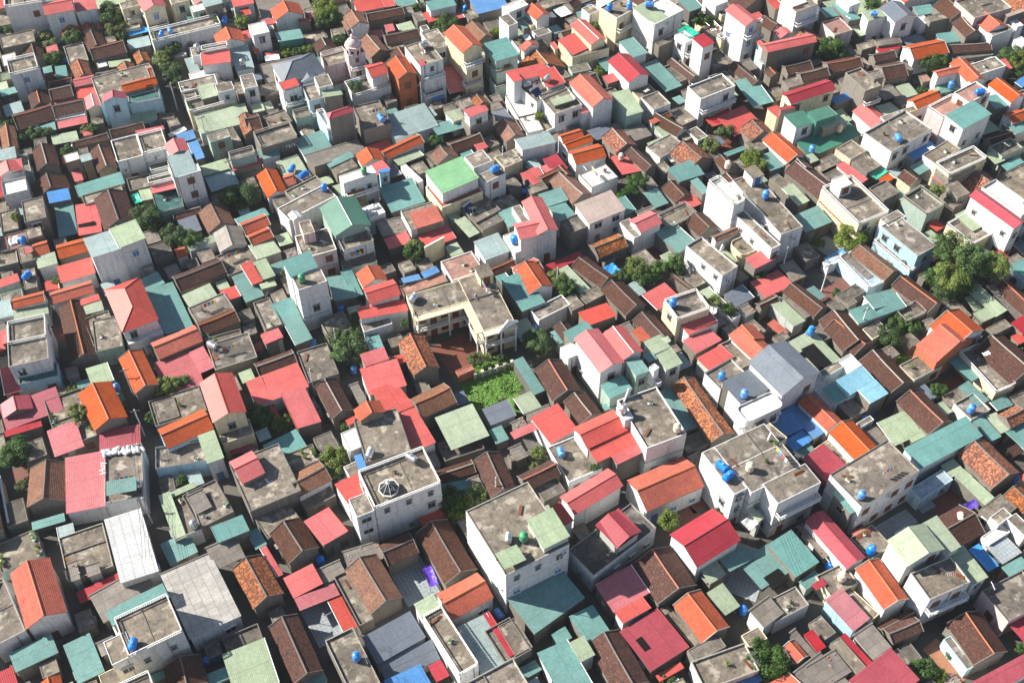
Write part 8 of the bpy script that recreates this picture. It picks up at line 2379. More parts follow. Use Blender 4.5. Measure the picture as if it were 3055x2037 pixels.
def world(b, x, y): return b['x'] + x * b['ca'] - y * b['sa'], b['y'] + x * b['sa'] + y * b['ca']

# ------------------------------------------------------------------ shared small parts
def win_meshes(w, h, style):
    m = MB(); t = .07
    for q in ((-w / 2, -h / 2, w / 2, -h / 2 + t), (-w / 2, h / 2 - t, w / 2, h / 2), (-w / 2, -h / 2 + t, -w / 2 + t, h / 2 - t), (w / 2 - t, -h / 2 + t, w / 2, h / 2 - t), (-t / 2, -h / 2 + t, t / 2, h / 2 - t)):
        m.box(q[0], -.06, q[1], q[2], .03, q[3])
    if style != 'wood': m.box(-w / 2 - .08, -.14, -h / 2 - .09, w / 2 + .08, .03, -h / 2 - .003); m.box(-w / 2 - .1, -.32, h / 2 + .06, w / 2 + .1, .03, h / 2 + .13)
    p = MB(); p.box(-w / 2 + .02, -.025, -h / 2 + .02, w / 2 - .02, .02, h / 2 - .02)
    return m.mesh('window_frame', {'wood': 'wood', 'g': 'frame_grey'}.get(style, 'frame_white')), p.mesh('pane', {'wood': 'wood', 'blue': 'blue_door'}.get(style, 'glass'))
WIN = [win_meshes(1.25, 1.5, 'g'), win_meshes(1.4, 1.6, 'wood'), win_meshes(.8, 1.0, 'g'), win_meshes(1.7, 1.6, 'w'), win_meshes(1.2, 1.5, 'blue')]
def door_mesh(mat):
    m = MB(); m.box(-.6, -.05, 0, .6, .03, 2.25); return m.mesh('door', mat)
DOORS = [door_mesh('wood'), door_mesh('blue_door'), door_mesh('steel')]
def knob():
    m = MB(); m.box(.4, -.11, 1.0, .5, -.05, 1.12); return m.mesh('handle', 'iron')
KNOB = knob()
def put_window(root, x, y, z, rz, st):
    f, p = WIN[st]; o = link('window', f, root, (x, y, z), rz); link('pane', p, o)
def put_door(root, x, y, z, rz, st):
    o = link('door', DOORS[st], root, (x, y, z), rz); link('handle', KNOB, o)
def balustrade(m, pts, z, h=.85, step=.32):      # a rail on balusters along a line of points
    for a, b in zip(pts, pts[1:]):
        a = Vector((*a, 0)); b = Vector((*b, 0)); L = (b - a).length
        if L < .3: continue
        n = max(2, int(L / step)); d = (b - a) / L; s = Vector((-d.y, d.x, 0)) * .07
        m.slab([a - s + Vector((0, 0, z + h)), b - s + Vector((0, 0, z + h)), b + s + Vector((0, 0, z + h)), a + s + Vector((0, 0, z + h))], .1)
        m.slab([a - s + Vector((0, 0, z + .12)), b - s + Vector((0, 0, z + .12)), b + s + Vector((0, 0, z + .12)), a + s + Vector((0, 0, z + .12))], .12)
        for k in range(n + 1):
            p = a + d * (L * k / n); m.bar((p.x, p.y, z + .1), (p.x, p.y, z + h - .08), .055 if k not in (0, n) else .13)
def openings(root, b, x0, y0, x1, y1, zb, ztop, rnd, dens):
    faces = [((x0, y0), (x1, y0), 0), ((x1, y0), (x1, y1), math.pi / 2), ((x1, y1), (x0, y1), math.pi), ((x0, y1), (x0, y0), -math.pi / 2)]
    st = rnd.choice([0, 0, 3, 1, 1, 4, 0]); ns = max(1, int((ztop - zb + .5) / 3.3)); sh = (ztop - zb) / ns; n_w = 0
    for fi, (p, q, rz) in enumerate(faces):
        L = math.hypot(q[0] - p[0], q[1] - p[1]); n = int(L / 3.0)
        if n == 0 and L > 1.9: n = 1
        pr = dens * (1.0, .75, .5, .55)[fi]; nx, ny = math.sin(rz), -math.cos(rz)
        for s in range(ns):
            if rnd.random() > (.85 if fi == 0 else .7): continue
            small = rnd.random() < .25
            for k in range(n):
                if rnd.random() > pr or n_w > 13: continue
                t = (k + .5) / n; x = p[0] + (q[0] - p[0]) * t; y = p[1] + (q[1] - p[1]) * t; z = zb + s * sh + min(1.75, sh * .52)
                wx, wy = world(b, x + nx * .7, y + ny * .7)
                if blocked(wx, wy, z - .3, b): continue
                if s == 0 and zb < .5 and fi == 0 and k == 0: put_door(root, x + nx * .03, y + ny * .03, zb, rz, rnd.randrange(3)); continue
                put_window(root, x + nx * .03, y + ny * .03, z, rz, 2 if small else st); n_w += 1
def balcony(root, b, x0, x1, y0, z, rnd, wm, gallery=False):
    dep = 1.2; m = MB(); m.box(x0, y0 - dep, z - .14, x1, y0 - .002, z); m.build('balcony_slab', wm, root)
    m = MB(); balustrade(m, [(x0 + .08, y0 - .1), (x0 + .08, y0 - dep + .08), (x1 - .08, y0 - dep + .08), (x1 - .08, y0 - .1)], z); m.build('balustrade', 'white_trim', root)

# ------------------------------------------------------------------ builders
TILE = dict(o='To', n='Tn', l='Tl', m='Tm')
def roofmat(m): return TILE.get(m) or 'S' + m
def base_of(b):     # a block drawn on its host stands on the host's deck
    if b['host'] >= 0 and b['k'] not in 'X':
        p = BL[b['host']]
        if p['k'] == 'F' and inside(p, b['x'], b['y'], -.3) and b['h'] > p['h'] + .9: return p['h'] - p.get('ph', .4)
    return 0.0
def wallmat(b):
    return 'W' + (b['wall'] if b['wall'] != '-' else 'y')
def dissolve(e, host):      # pieces of a block become parts of the house itself
    for c in e.children[:]:
        x, y, z = c.location; a = e.rotation_euler.z; ca, sa = math.cos(a), math.sin(a)
        c.location = (e.location.x + x * ca - y * sa, e.location.y + x * sa + y * ca, e.location.z + z); c.rotation_euler.z += a; c.parent = host
    bpy.data.objects.remove(e)
def gallery(b, root, w, d, h, wm, rnd):
    ns = max(1, round(h / 3.6))
    for s in range(ns):
        z = h - (s + 1) * (h / ns)
        if s < ns - 1 or ns == 1:
            balcony(root, b, -w, w, -d, max(z, .3), rnd, wm)
        k = max(2, int(2 * w / 4.2))
        for q in range(k + 1): m = MB(); x = -w + .2 + (2 * w - .4) * q / k; m.box(x - .13, -d - 1.15, max(z, 0), x + .13, -d - .9, z + h / ns - .15); m.build('column', 'white_trim', root)
        for q in range(int(2 * w / 2.1)):
            x = -w + 1.2 + q * 2.1
            if q % 2: put_door(root, x, -d - .03, max(z, 0) + .01, 0, 0)
            else: put_window(root, x, -d - .03, max(z, 0) + 1.6, 0, 1)
    m = MB(); m.box(-w - .1, -d - 1.3, h - .35, w + .1, -d - .003, h - .12); m.build('porch_roof', wm, root)
def flat(b, root, rnd):
    w, d, h = b['w'] / 2, b['d'] / 2, b['h']; zb = base_of(b); wm = wallmat(b); small = b['w'] * b['d'] < 18
    ph = b['ph']; t = .11; zd = h - ph
    m = MB(); o = [(-w, -d), (w, -d), (w, d), (-w, d)]; i = [(-w + t, -d + t), (w - t, -d + t), (w - t, d - t), (-w + t, d - t)]
    if 'R' in b['fl']:
        def rr(x, y, r):
            P = []
            for cx, cy, a0 in ((x - r, -y + r, -90), (x - r, y - r, 0), (-x + r, y - r, 90), (-x + r, -y + r, 180)):
                for q in range(6): a = R(a0 + q * 18); P.append((cx + r * math.cos(a), cy + r * math.sin(a)))
            return P
        r = min(w, d) * .55; o = rr(w, d, r); i = rr(w - t, d - t, r - t)
    n = len(o)
    for k in range(n):
        a, c = o[k], o[(k + 1) % n]; e, f = i[k], i[(k + 1) % n]
        m.face([(*a, zb), (*c, zb), (*c, h), (*a, h)]); m.face([(*f, zd), (*e, zd), (*e, h), (*f, h)]); m.face([(*a, h), (*c, h), (*f, h), (*e, h)])
    m.build('wall', wm, root)
    m = MB(); m.face([(*p, zd) for p in i]); m.face([(*p, zd - .15) for p in i][::-1]); m.build('roof', 'D' + b['m'], root)
    if 'B' in b['fl'] or (b['wall'] in 'wcpbg' and h > 6 and not small and n == 4 and rnd.random() < .22 and 'N' not in b['fl']):
        m = MB(); y = -d + .07; x = w - .07
        balustrade(m, [(-x, -y), (-x, y), (x, y), (x, -y), (-x, -y)], h + .002, .62); m.build('balustrade', 'white_trim' if b['wall'] in 'wcpb' else 'coping', root)
    elif not small and n == 4 and 'N' not in b['fl']:
        m = MB(); c = .02; z0, z1 = h + .004, h + .05
        for q in ((-w - c, -d - c, w + c, -d + t + c), (-w - c, d - t - c, w + c, d + c), (-w - c, -d + t + c, -w + t + c, d - t - c), (w - t - c, -d + t + c, w + c, d - t - c)): m.box(q[0], q[1], z0, q[2], q[3], z1)
        m.build('coping', rnd.choice(['coping', 'mortar', 'mortar', 'white_trim', 'coping'] if b['wall'] in 'wcpb' else ['coping', 'mortar', 'mortar']), root)
    if b['w'] * b['d'] > 45 and rnd.random() < .5:      # a low upstand across the deck where two slabs join
        m = MB(); 
        if b['w'] > b['d']: x = rnd.uniform(-.2, .2) * w; m.box(x, -d + t, zd, x + .14, d - t, zd + rnd.choice([.1, .25]))
        else: y = rnd.uniform(-.2, .2) * d; m.box(-w + t, y, zd, w - t, y + .14, zd + rnd.choice([.1, .25]))
        m.build('upstand', 'mortar', root)
    if h - zb > 6.2 and n == 4:
        for s in range(1, int((h - zb) / 3.2)):
            if rnd.random() < .6: m = MB(); z = zb + s * (h - zb) / int((h - zb) / 3.2); m.box(-w - .07, -d - .07, z - .08, w + .07, d + .07, z + .06); m.build('ledge', wm if rnd.random() < .6 else 'coping', root)
    if h > 5 and rnd.random() < .5:
        m = MB(); x = rnd.uniform(-.7, .7) * w; m.bar((x, -d - .08, zb), (x, -d - .08, h - .3), .05); m.build('drainpipe', rnd.choice(['coping', 'iron', 'plastic_white']), root)
    if b['w'] * b['d'] > 55 and h > 5.5 and rnd.random() < .3 and not any(q['host'] == b['i'] for q in BL):
        m = MB(); sx, sy = rnd.choice([-1, 1]), 1; cx, cy = sx * (w - 1.5), sy * (d - 1.7); m.box(cx - 1.2, cy - 1.5, zd, cx + 1.2, cy + 1.5, zd + 2.2); m.build('stair_head', wm, root)
        m = MB(); m.box(cx - 1.35, cy - 1.65, zd + 2.204, cx + 1.35, cy + 1.65, zd + 2.32); m.build('stair_roof', rnd.choice(['Dc', 'Sr', 'Dy']), root); put_door(root, cx, cy - 1.53, zd + .01, 0, rnd.randrange(3))
    if 'G' in b['fl']:
        gallery(b, root, w, d, h, wm, rnd)
        if 'V' in b['fl']: e = link('side', None, root, (0, 0, 0), -math.pi / 2); gallery(b, e, d * .62, w, h, wm, rnd); [setattr(c, 'location', c.location + Vector((d * .38, 0, 0))) for c in e.children]; dissolve(e, root)
    elif h - zb > 4.3 and not ('P' in b['fl'] and h < 6):
        openings(root, b, -w, -d, w, d, zb, h, rnd, .78 if b['wall'] != 'y' else .45)
        if h > 7 and zb == 0 and rnd.random() < .4:
            wx, wy = world(b, 0, -d - .8); z = h - 3.4
            if not blocked(wx, wy, z - .3, b) and b['w'] < 12: balcony(root, b, -w + .1, w - .1, -d, z, rnd, wm)
    elif b['wall'] != '-' or rnd.random() < .5: openings(root, b, -w, -d, w, d, zb, h, rnd, .3)
def gable(b, root, rnd):
    w, d, h = b['w'] / 2, b['d'] / 2, b['h']; zb = base_of(b); tile = b['m'] in TILE; sw = b['k'] == 'B'
    sp, ln = (d, w) if sw else (w, d)          # half span, half length
    pitch = (.56 if b['m'] in 'nlm' else .5) if tile else .42
    rise = min(sp * pitch, 2.6); ov = .3 if h > 5 else .22; th = .12 if tile else .05
    def P(s, l, z): return (l, -s, z) if sw else (s, l, z)
    eo = .12
    ws, wl = sp - ov, ln - (ov if not tile else .1); ze = h + ov / sp * rise - th * 1.1
    m = MB(); q = [P(-ws, -wl, zb), P(ws, -wl, zb), P(ws, wl, zb), P(-ws, wl, zb)]; T = lambda p: (p[0], p[1], ze)
    for k in range(4):
        a, c = q[k], q[(k + 1) % 4]; m.face([a, c, T(c), T(a)])
    zr = h + rise - th * 1.1
    m.face([P(-ws, -wl, ze), P(ws, -wl, ze), P(0, -wl, zr)]); m.face([P(ws, wl, ze), P(-ws, wl, ze), P(0, wl, zr)]); m.build('wall', wallmat(b), root)
    m = MB()
    ns = max(2, int(ln / 1.3)); old = b['m'] in 'nlm'; sg = (.10 if old else .05 if tile else .025); J = [[rnd.uniform(-sg, sg * .4) for _ in range(ns + 1)] for _ in range(3)]; E = [[rnd.uniform(-.5, 1) * sg for _ in range(ns + 1)] for _ in range(2)]
    if old: J[1] = [j - .12 * math.sin(math.pi * k / ns) for k, j in enumerate(J[1])]
    lk = lambda k: -ln + 2 * ln * k / ns
    for k in range(ns):
        a, c = k, k + 1; u0, u1 = lk(a), lk(c)
        for s_, r_ in ((-1, 0), (1, 2)):
            q = [P(s_ * (sp + E[r_ // 2][a]), u0, h + J[r_][a]), P(s_ * (sp + E[r_ // 2][c]), u1, h + J[r_][c]), P(0, u1, h + rise + J[1][c]), P(0, u0, h + rise + J[1][a])]
            uv = [(u0, 0), (u1, 0), (u1, sp * 1.12), (u0, sp * 1.12)]
            if (s_ < 0) != sw: q = q[::-1]; uv = uv[::-1]
            m.face(q, uv); lo_ = [(x, y, z - th) for x, y, z in q][::-1]; m.face(lo_)
            e0, e1 = P(s_ * (sp + E[r_ // 2][a]), u0, h + J[r_][a]), P(s_ * (sp + E[r_ // 2][c]), u1, h + J[r_][c]); dn = lambda p: (p[0], p[1], p[2] - th)
            m.face([dn(e0), dn(e1), e1, e0] if (s_ > 0) != sw else [dn(e1), dn(e0), e0, e1])
            for kk, uu, ok in ((a, u0, k == 0), (c, u1, k == ns - 1)):
                if ok: e = P(s_ * (sp + E[r_ // 2][kk]), uu, h + J[r_][kk]); t_ = P(0, uu, h + rise + J[1][kk]); m.face([dn(e), dn(t_), t_, e])
    m.build('roof', roofmat(b['m']), root)
    m = MB(); rc = .13 if tile else .09
    for k in range(ns): m.bar(P(0, lk(k) - .01, h + rise + .01 + J[1][k]), P(0, lk(k + 1) + .01, h + rise + .01 + J[1][k + 1]), rc, 6)
    rm = (rnd.choice(['terracotta', 'mortar', 'mortar', 'coping']) if b['m'] in 'nlm' else 'terracotta' if b['m'] == 'o' else roofmat(b['m'])) if tile else rnd.choice([roofmat(b['m'])] * 7 + ['white_trim'])
    m.build('ridge_cap', rm, root)
    if tile and (b['m'] != 'o' or rnd.random() < .4):
        for e in (-1, 1):
            m = MB()
            for s in (-1, 1):
                A = Vector(P(s * (sp + .06), e * (ln - .02), h - .03)); Bq = Vector(P(0, e * (ln - .02), h + rise + .05)); m.bar(A, Bq, .1)
            m.build('gable_coping', 'mortar' if b['m'] != 'o' else 'coping', root)
    if b['wall'] != '-' or h > 4.5: openings(root, b, -abs(P(ws, wl, 0)[0]), -abs(P(ws, wl, 0)[1]), abs(P(ws, wl, 0)[0]), abs(P(ws, wl, 0)[1]), zb, h, rnd, .75 if b['wall'] != 'y' else .4)
    if h > 8.5 and zb == 0 and rnd.random() < .6:
        wx, wy = world(b, 0, -d - .8); z = h - 3.2
        if not blocked(wx, wy, z - .3, b): balcony(root, b, -w + .3, w - .3, -abs(P(ws, wl, 0)[1]), z, rnd, wallmat(b))
def shed(b, root, rnd):
    w, d, h = b['w'] / 2, b['d'] / 2, b['h']; zb = base_of(b); sl = rnd.choice([.06, .09, .12]); ax = 0 if rnd.random() < .72 else 1
    if b['m'] in 'W': ax = 1
    cc = {}
    for sx in (-1, 1):
        for sy in (-1, 1): cc[sx, sy] = h + (sy * d * sl if ax == 0 else sx * w * sl * -1) + rnd.uniform(-.06, .06)
    m = MB(); q = [(-w, -d, cc[-1, -1]), (w, -d, cc[1, -1]), (w, d, cc[1, 1]), (-w, d, cc[-1, 1])]
    if ax: q = q[1:] + q[:1]
    m.slab(q, .06); m.build('roof', roofmat(b['m']) if b['m'] != 'm' else 'Tm', root)
    posts = (b['wall'] == '-' and (zb > 0 or (h < 4.2 and b['w'] * b['d'] < 60 and rnd.random() < .45)))
    iw, idp = w - .18, d - .18
    if posts:
        for sx in (-1, 1):
            for sy in (-1, 1): m = MB(); x, y = sx * iw, sy * idp; m.bar((x, y, zb), (x, y, cc[sx, sy] - .05), .06); m.build('post', 'iron', root)
        if rnd.random() < .7 or zb > 0:
            m = MB(); m.box(-iw, idp - .1, zb, iw, idp, min(cc[-1, 1], cc[1, 1]) - .35); m.build('wall', 'W' + rnd.choice('yyk'), root)
    else:
        m = MB(); z = [cc[-1, -1] - .07, cc[1, -1] - .07, cc[1, 1] - .07, cc[-1, 1] - .07]; p = [(-iw, -idp), (iw, -idp), (iw, idp), (-iw, idp)]
        for k in range(4): a, c = p[k], p[(k + 1) % 4]; m.face([(*a, zb), (*c, zb), (*c, z[(k + 1) % 4]), (*a, z[k])])
        m.build('wall', wallmat(b) if b['wall'] != '-' else 'W' + rnd.choice('yyynk'), root)
        if zb == 0: openings(root, b, -iw, -idp, iw, idp, zb, h - .2, rnd, .55 if b['wall'] not in '-y' else .35)
    if rnd.random() < .45 and b['m'] not in 'yW':
        m = MB(); s = rnd.choice([-1, 1]); x = s * (w + .02); m.bar((x, -d, cc[s, -1] + .02), (x, d, cc[s, 1] + .02), .07); m.build('flashing', rnd.choice(['frame_white', roofmat(b['m'])]), root)
    elif b['m'] in 'yW':
        m = MB(); m.slab([(-w - .12, d - .12, cc[-1, 1] + .1), (w + .12, d - .12, cc[1, 1] + .1), (w + .12, d + .12, cc[1, 1] + .1), (-w - .12, d + .12, cc[-1, 1] + .1)], .25); m.build('parapet', 'mortar', root)
        if rnd.random() < .5:      # stones, bricks and battens that hold the sheets down
            for _ in range(rnd.randint(3, 6)): m = MB(); x = rnd.uniform(-w, w) * .85; y = rnd.uniform(-d, d) * .85; z = h + (y * sl if ax == 0 else -x * sl); m.box(x, y, z - .05, x + .3, y + .2, z + .12); m.build('roof_brick', rnd.choice(['coping', 'terracotta']), root)
def hip(b, root, rnd):
    w, d, h = b['w'] / 2, b['d'] / 2, b['h']; zb = base_of(b); r = min(w, d) * .55; k = min(w, d)
    m = MB(); m.box(-w + .25, -d + .25, zb, w - .25, d - .25, h - .08, False); m.build('wall', wallmat(b), root)
    a, c = ((-(w - k) - .01, 0, h + r), (w - k + .01, 0, h + r)) if w >= d else ((0, -(d - k) - .01, h + r), (0, d - k + .01, h + r))
    m = MB(); q = [(-w, -d, h), (w, -d, h), (w, d, h), (-w, d, h)]
    if w >= d: F = [(q[0], q[1], c, a), (q[2], q[3], a, c), (q[1], q[2], c), (q[3], q[0], a)]
    else: F = [(q[0], q[1], a), (q[2], q[3], c), (q[1], q[2], c, a), (q[3], q[0], a, c)]
    for f in F: m.face(f)
    m.face([(x, y, h - .06) for x, y, z in q][::-1])
    for i in range(4): u, v = q[i], q[(i + 1) % 4]; m.face([(u[0], u[1], h - .06), (v[0], v[1], h - .06), v, u])
    m.build('roof', roofmat(b['m']), root); m = MB()
    for u, v in ((q[0], a), (q[1], c if w >= d else a), (q[2], c), (q[3], a if w >= d else c), (a, c)): m.bar(Vector(u) + Vector((0, 0, .02)), Vector(v) + Vector((0, 0, .03)), .07)
    m.build('ridge_cap', roofmat(b['m']), root); openings(root, b, -w + .25, -d + .25, w - .25, d - .25, zb, h, rnd, .5)
def tarp(b):
    n = 8; w, d = b['w'] / 2, b['d'] / 2; rnd = random.Random(b['i']); m = MB()
    def Z(i, j): return b['h'] - .35 * math.sin(math.pi * i / n) * math.sin(math.pi * j / n) + rnd_[i][j]
    rnd_ = [[rnd.uniform(-.07, .07) for _ in range(n + 1)] for _ in range(n + 1)]
    for i in range(n):
        for j in range(n):
            q = [(-w + 2 * w * (i + a) / n, -d + 2 * d * (j + c) / n, Z(i + a, j + c)) for a, c in ((0, 0), (1, 0), (1, 1), (0, 1))]
            m.face(q); m.face([(x, y, z - .02) for x, y, z in q][::-1])
    o = thing('tarpaulin', LABEL(b), 'tarpaulin', (b['x'], b['y'], 0), b['a']); m.build('sheet', 'tarp_' + {'k': 't'}.get(b['m'], b['m']), o, True)
    for sx in (-1, 1):
        for sy in (-1, 1): m = MB(); m.bar((sx * w, sy * d, 0), (sx * w, sy * d, b['h']), .04); m.build('post', 'iron', o)

ROOTS = {}
EMPTY = bpy.data.meshes.new('piece')
for b in BL:
    b['ph'] = .03 if 'N' in b['fl'] else {True: .1, False: random.Random(b['i']).choice([.14, .22, .34])}[b['w'] * b['d'] < 18]
for b in BL:
    k = b['k']; rnd = random.Random(b['i'] * 7 + 3)
    if k == 'K': tarp(b); continue
    if k == 'P':
        if b['m'] == 'r': continue
        m = MB(); w, d = b['w'] / 2, b['d'] / 2; z = max(b['h'], .03) + (b['i'] % 7) * .005; m.box(-w, -d, 0 if z < 1 else z - .2, w, d, z, False)
        o = m.build('patio', 'P' + b['m'] if b['m'] in '234' else 'Dy'); o.location = (b['x'], b['y'], 0); o.rotation_euler = (0, 0, b['a']); o['kind'] = 'structure'; continue
    if b['host'] >= 0 and b['host'] in ROOTS:       # a block of the same house: its pieces join that house
        host = ROOTS[b['host']]; hb = BL[b['host']]
        dx, dy = b['x'] - hb['x'], b['y'] - hb['y']
        root = link({'F': 'wing', 'A': 'wing', 'B': 'wing', 'S': 'canopy', 'H': 'wing', 'X': 'roof_opening', 'T': 'pediment'}[k], EMPTY.copy() if k in 'XT' else None, host, (dx * hb['ca'] + dy * hb['sa'], -dx * hb['sa'] + dy * hb['ca'], 0), b['a'] - hb['a'])
    else:
        nm, cat, grp = KIND(b)
        root = thing(nm, LABEL(b), cat, (b['x'], b['y'], 0), b['a'], grp); ROOTS[b['i']] = root
    if k == 'F': flat(b, root, rnd)
    elif k in 'AB': gable(b, root, rnd)
    elif k == 'S': shed(b, root, rnd)
    elif k == 'H': hip(b, root, rnd)
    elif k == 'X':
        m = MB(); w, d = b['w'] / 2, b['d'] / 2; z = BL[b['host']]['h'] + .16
        m.box(-w, -d, z - .5, w, d, z); root.data = m.mesh('roof_opening', 'black');  # solid black block: the darkness inside the hole is put into its colour
    elif k == 'T':
        m = MB(); w = b['w'] / 2; z0 = base_of(b); z0 = z0 if z0 > 0 else b['h'] - 2; z1 = b['h']
        q = [(-w, z0), (w, z0), (w, z0 + .3), (0, z1), (-w, z0 + .3)]
        m.face([(x, -.12, z) for x, z in q]); m.face([(x, .12, z) for x, z in q][::-1])
        for i in range(5): u, v = q[i], q[(i + 1) % 5]; m.face([(v[0], -.12, v[1]), (u[0], -.12, u[1]), (u[0], .12, u[1]), (v[0], .12, v[1])])
        root.data = m.mesh('pediment', 'white_trim' if b['m'] != 'k' else 'mortar')
    if b['host'] >= 0 and k in 'FABSH' and root.parent: dissolve(root, root.parent)

# ------------------------------------------------------------------ ground
m = MB(); m.face([(-1500, -600, 0), (1500, -600, 0), (1500, 2400, 0), (-1500, 2400, 0)]); g = m.build('ground', 'ground'); g['kind'] = 'structure'

# ------------------------------------------------------------------ trees
def crown_mesh(seed, n, leaf, mat, flat=.8):
    rnd = random.Random(seed); m = MB(); cl = []
    for _ in range(26):
        u = rnd.uniform(-.75, 1); a = rnd.uniform(0, 6.283); rr = rnd.uniform(.35, .82) * math.sqrt(max(0, 1 - u * u * .55)); cl.append((rr * math.cos(a), rr * math.sin(a), u * .68 * flat, rnd.uniform(.22, .42)))
    for _ in range(n):
        cx, cy, cz, cr = rnd.choice(cl); v = Vector((rnd.gauss(0, 1), rnd.gauss(0, 1), rnd.gauss(0, 1) + .3)).normalized() * cr * rnd.uniform(.65, 1.05)
        p = Vector((cx, cy, cz)) + v; nrm = (v.normalized() + Vector((rnd.uniform(-.6, .6), rnd.uniform(-.6, .6), rnd.uniform(-.2, .8)))).normalized()
        t = nrm.orthogonal().normalized(); t = (Matrix.Rotation(rnd.uniform(0, 6.28), 3, nrm) @ t); s = nrm.cross(t); L = leaf * rnd.uniform(.6, 1.3)
        m.face([p - t * L - s * L * .15, p - s * L * .55, p + t * L, p + s * L * .55])
    return m.mesh('crown', mat)
CROWN = {c: [crown_mesh(5 + k, n, lf, mt) for k in range(3)] for c, n, lf, mt in (('s', 2300, .08, 'leaf'), ('y', 2300, .08, 'leaf_yellow'), ('L', 6000, .05, 'leaf'), ('M', 6000, .05, 'leaf_yellow'))}
def trunk_mesh(seed):
    rnd = random.Random(seed); m = MB(); m.bar((0, 0, 0), (.02, .01, .55), .045, 6, .03)
    for k in range(5): a = k * 1.26 + rnd.random(); m.bar((.015, .01, .45 + .02 * k), (.4 * math.cos(a), .4 * math.sin(a), .85 + rnd.random() * .3), .022, 5, .008)
    return m.mesh('trunk', 'bark')
TRUNK = [trunk_mesh(k) for k in range(3)]

# ------------------------------------------------------------------ water tanks and the rest of what stands on the roofs
def tank_proto(mat, hor):
    a, c, s = MB(), MB(), MB()
    if hor:
        r, L = .58, .95; pr = [(0, -L)]
        pr += [(r * .62, -L + .03), (r * .95, -L + .2)]
        for k in range(7): z = -L + .24 + k * (2 * L - .48) / 6; pr += [(r, z - .06), (r * 1.04, z), (r, z + .06)]
        pr += [(r * .95, L - .2), (r * .62, L - .03), (0, L)]
        a.lathe(pr, (0, 0, .95), 14, 'x'); c.lathe([(.24, 0), (.24, .14), (0, .17)], (0, 0, 1.5), 10)
        for x in (-.6, .6):
            s.bar((x, -.5, 0), (x, -.45, .62), .04); s.bar((x, .5, 0), (x, .45, .62), .04); s.bar((x, -.5, .45), (x, .5, .45), .04)
        s.bar((-.6, -.5, .45), (.6, -.5, .45), .03); s.bar((-.6, .5, .45), (.6, .5, .45), .03)
    else:
        r, h = .62, 1.35; pr = [(0, 0), (r * .94, 0)]
        for k in range(5): z = .12 + k * .26; pr += [(r, z), (r * 1.04, z + .08), (r, z + .16)]
        pr += [(r * .9, h + .05), (r * .55, h + .22), (.22, h + .27)]; a.lathe(pr, (0, 0, .45), 16); c.lathe([(.24, 0), (.24, .1), (0, .14)], (0, 0, .45 + h + .27), 10)
        for x in (-.42, .42):
            for y in (-.42, .42): s.bar((x, y, 0), (x, y, .45), .04)
        s.box(-.55, -.55, .38, .55, .55, .449)
    return a.mesh('body', mat, True), c.mesh('lid', mat), s.mesh('stand', 'iron')
TK = {(c, hor): tank_proto(m_, hor) for c, m_ in (('b', 'tank_blue'), ('w', 'steel'), ('i', 'tank_ivory'), ('g', 'tank_green')) for hor in (0, 1)}
def put(name, label, cat, x, y, z, rz, parts, grp=None, scale=1):
    o = thing(name, label, cat, (x, y, z), rz, grp); o.scale = (scale,) * 3 if not isinstance(scale, tuple) else scale
    for nm, me in parts: link(nm, me, o)
    return o
def bx(name, mat, *boxes):
    m = MB()
    for q in boxes: m.box(*q)
    return (name, m.mesh(name, mat))
SH = [bx('collector', 'solar'), bx('frame', 'steel', (-.95, -.8, 0, -.9, .8, .08), (.9, -.8, 0, .95, .8, .08))]
m = MB(); m.slab([(-1, -.9, .25), (1, -.9, .25), (1, .6, 1.15), (-1, .6, 1.15)], .08); SH[0] = ('collector', m.mesh('collector', 'solar'))
m = MB(); m.lathe([(0, -1.15), (.24, -1.15), (.24, 1.15), (0, 1.15)], (0, .75, 1.35), 12, 'x'); SH.append(('cylinder_tank', m.mesh('cylinder_tank', 'steel', True)))
m = MB(); [m.bar((x, .75, 0), (x, .75, 1.2), .03) for x in (-.9, .9)]; SH.append(('leg', m.mesh('leg', 'steel')))
AC = [bx('case', 'plastic_white', (-.42, -.16, 0, .42, .16, .58)), bx('grille', 'iron', (-.32, -.175, .06, .1, -.162, .5)), bx('bracket', 'iron', (-.35, -.1, -.06, -.3, .2, -.002), (.3, -.1, -.06, .35, .2, -.002))]
m = MB(); m.lathe([(0, 0), (.17, 0), (.24, .34), (.2, .34), (0, .3)], (0, 0, 0), 9); POT = m.mesh('pot', 'terracotta')
m = MB(); m.box(-.4, -.22, 0, .4, .22, .28); FOAM = m.mesh('planter_box', 'plastic_white')
BUSH = [crown_mesh(50 + k, 160, .2, mt) for k, mt in enumerate(('leaf', 'leaf_yellow', 'grass'))]
m = MB(); m.bar((0, 0, 0), (0, 0, 2.6), .025); ANT = [('mast', m.mesh('mast', 'steel'))]
m = MB(); m.bar((-.7, 0, 2.45), (.7, 0, 2.45), .015); [m.bar((x, -.35, 2.45), (x, .35, 2.45), .012) for x in (-.6, -.3, 0, .3, .6)]; ANT.append(('aerial', m.mesh('aerial', 'steel')))
m = MB(); [m.box(-.9 + .02 * k, -.15 + .1 * k, .06 * k, .9, .12 * k, .06 * k + .05) for k in range(4)]; PLANK = [('planks', m.mesh('planks', 'wood'))]
m = MB(); m.bar((-1.6, 0, 0), (-1.6, 0, 1.8), .03); m.bar((1.6, 0, 0), (1.6, 0, 1.8), .03); m.bar((-1.6, 0, 1.75), (1.6, 0, 1.75), .015); LINE = ('rack', m.mesh('rack', 'steel'))
def cloth(mat, x):
    m = MB(); m.box(x, -.03, .95, x + .55, .03, 1.74); return ('garment', m.mesh('garment', mat))
LAUN = [LINE] + [cloth(c, -1.4 + k * .72) for k, c in enumerate(('tarp_w', 'red', 'tarp_b', 'yellow'))]
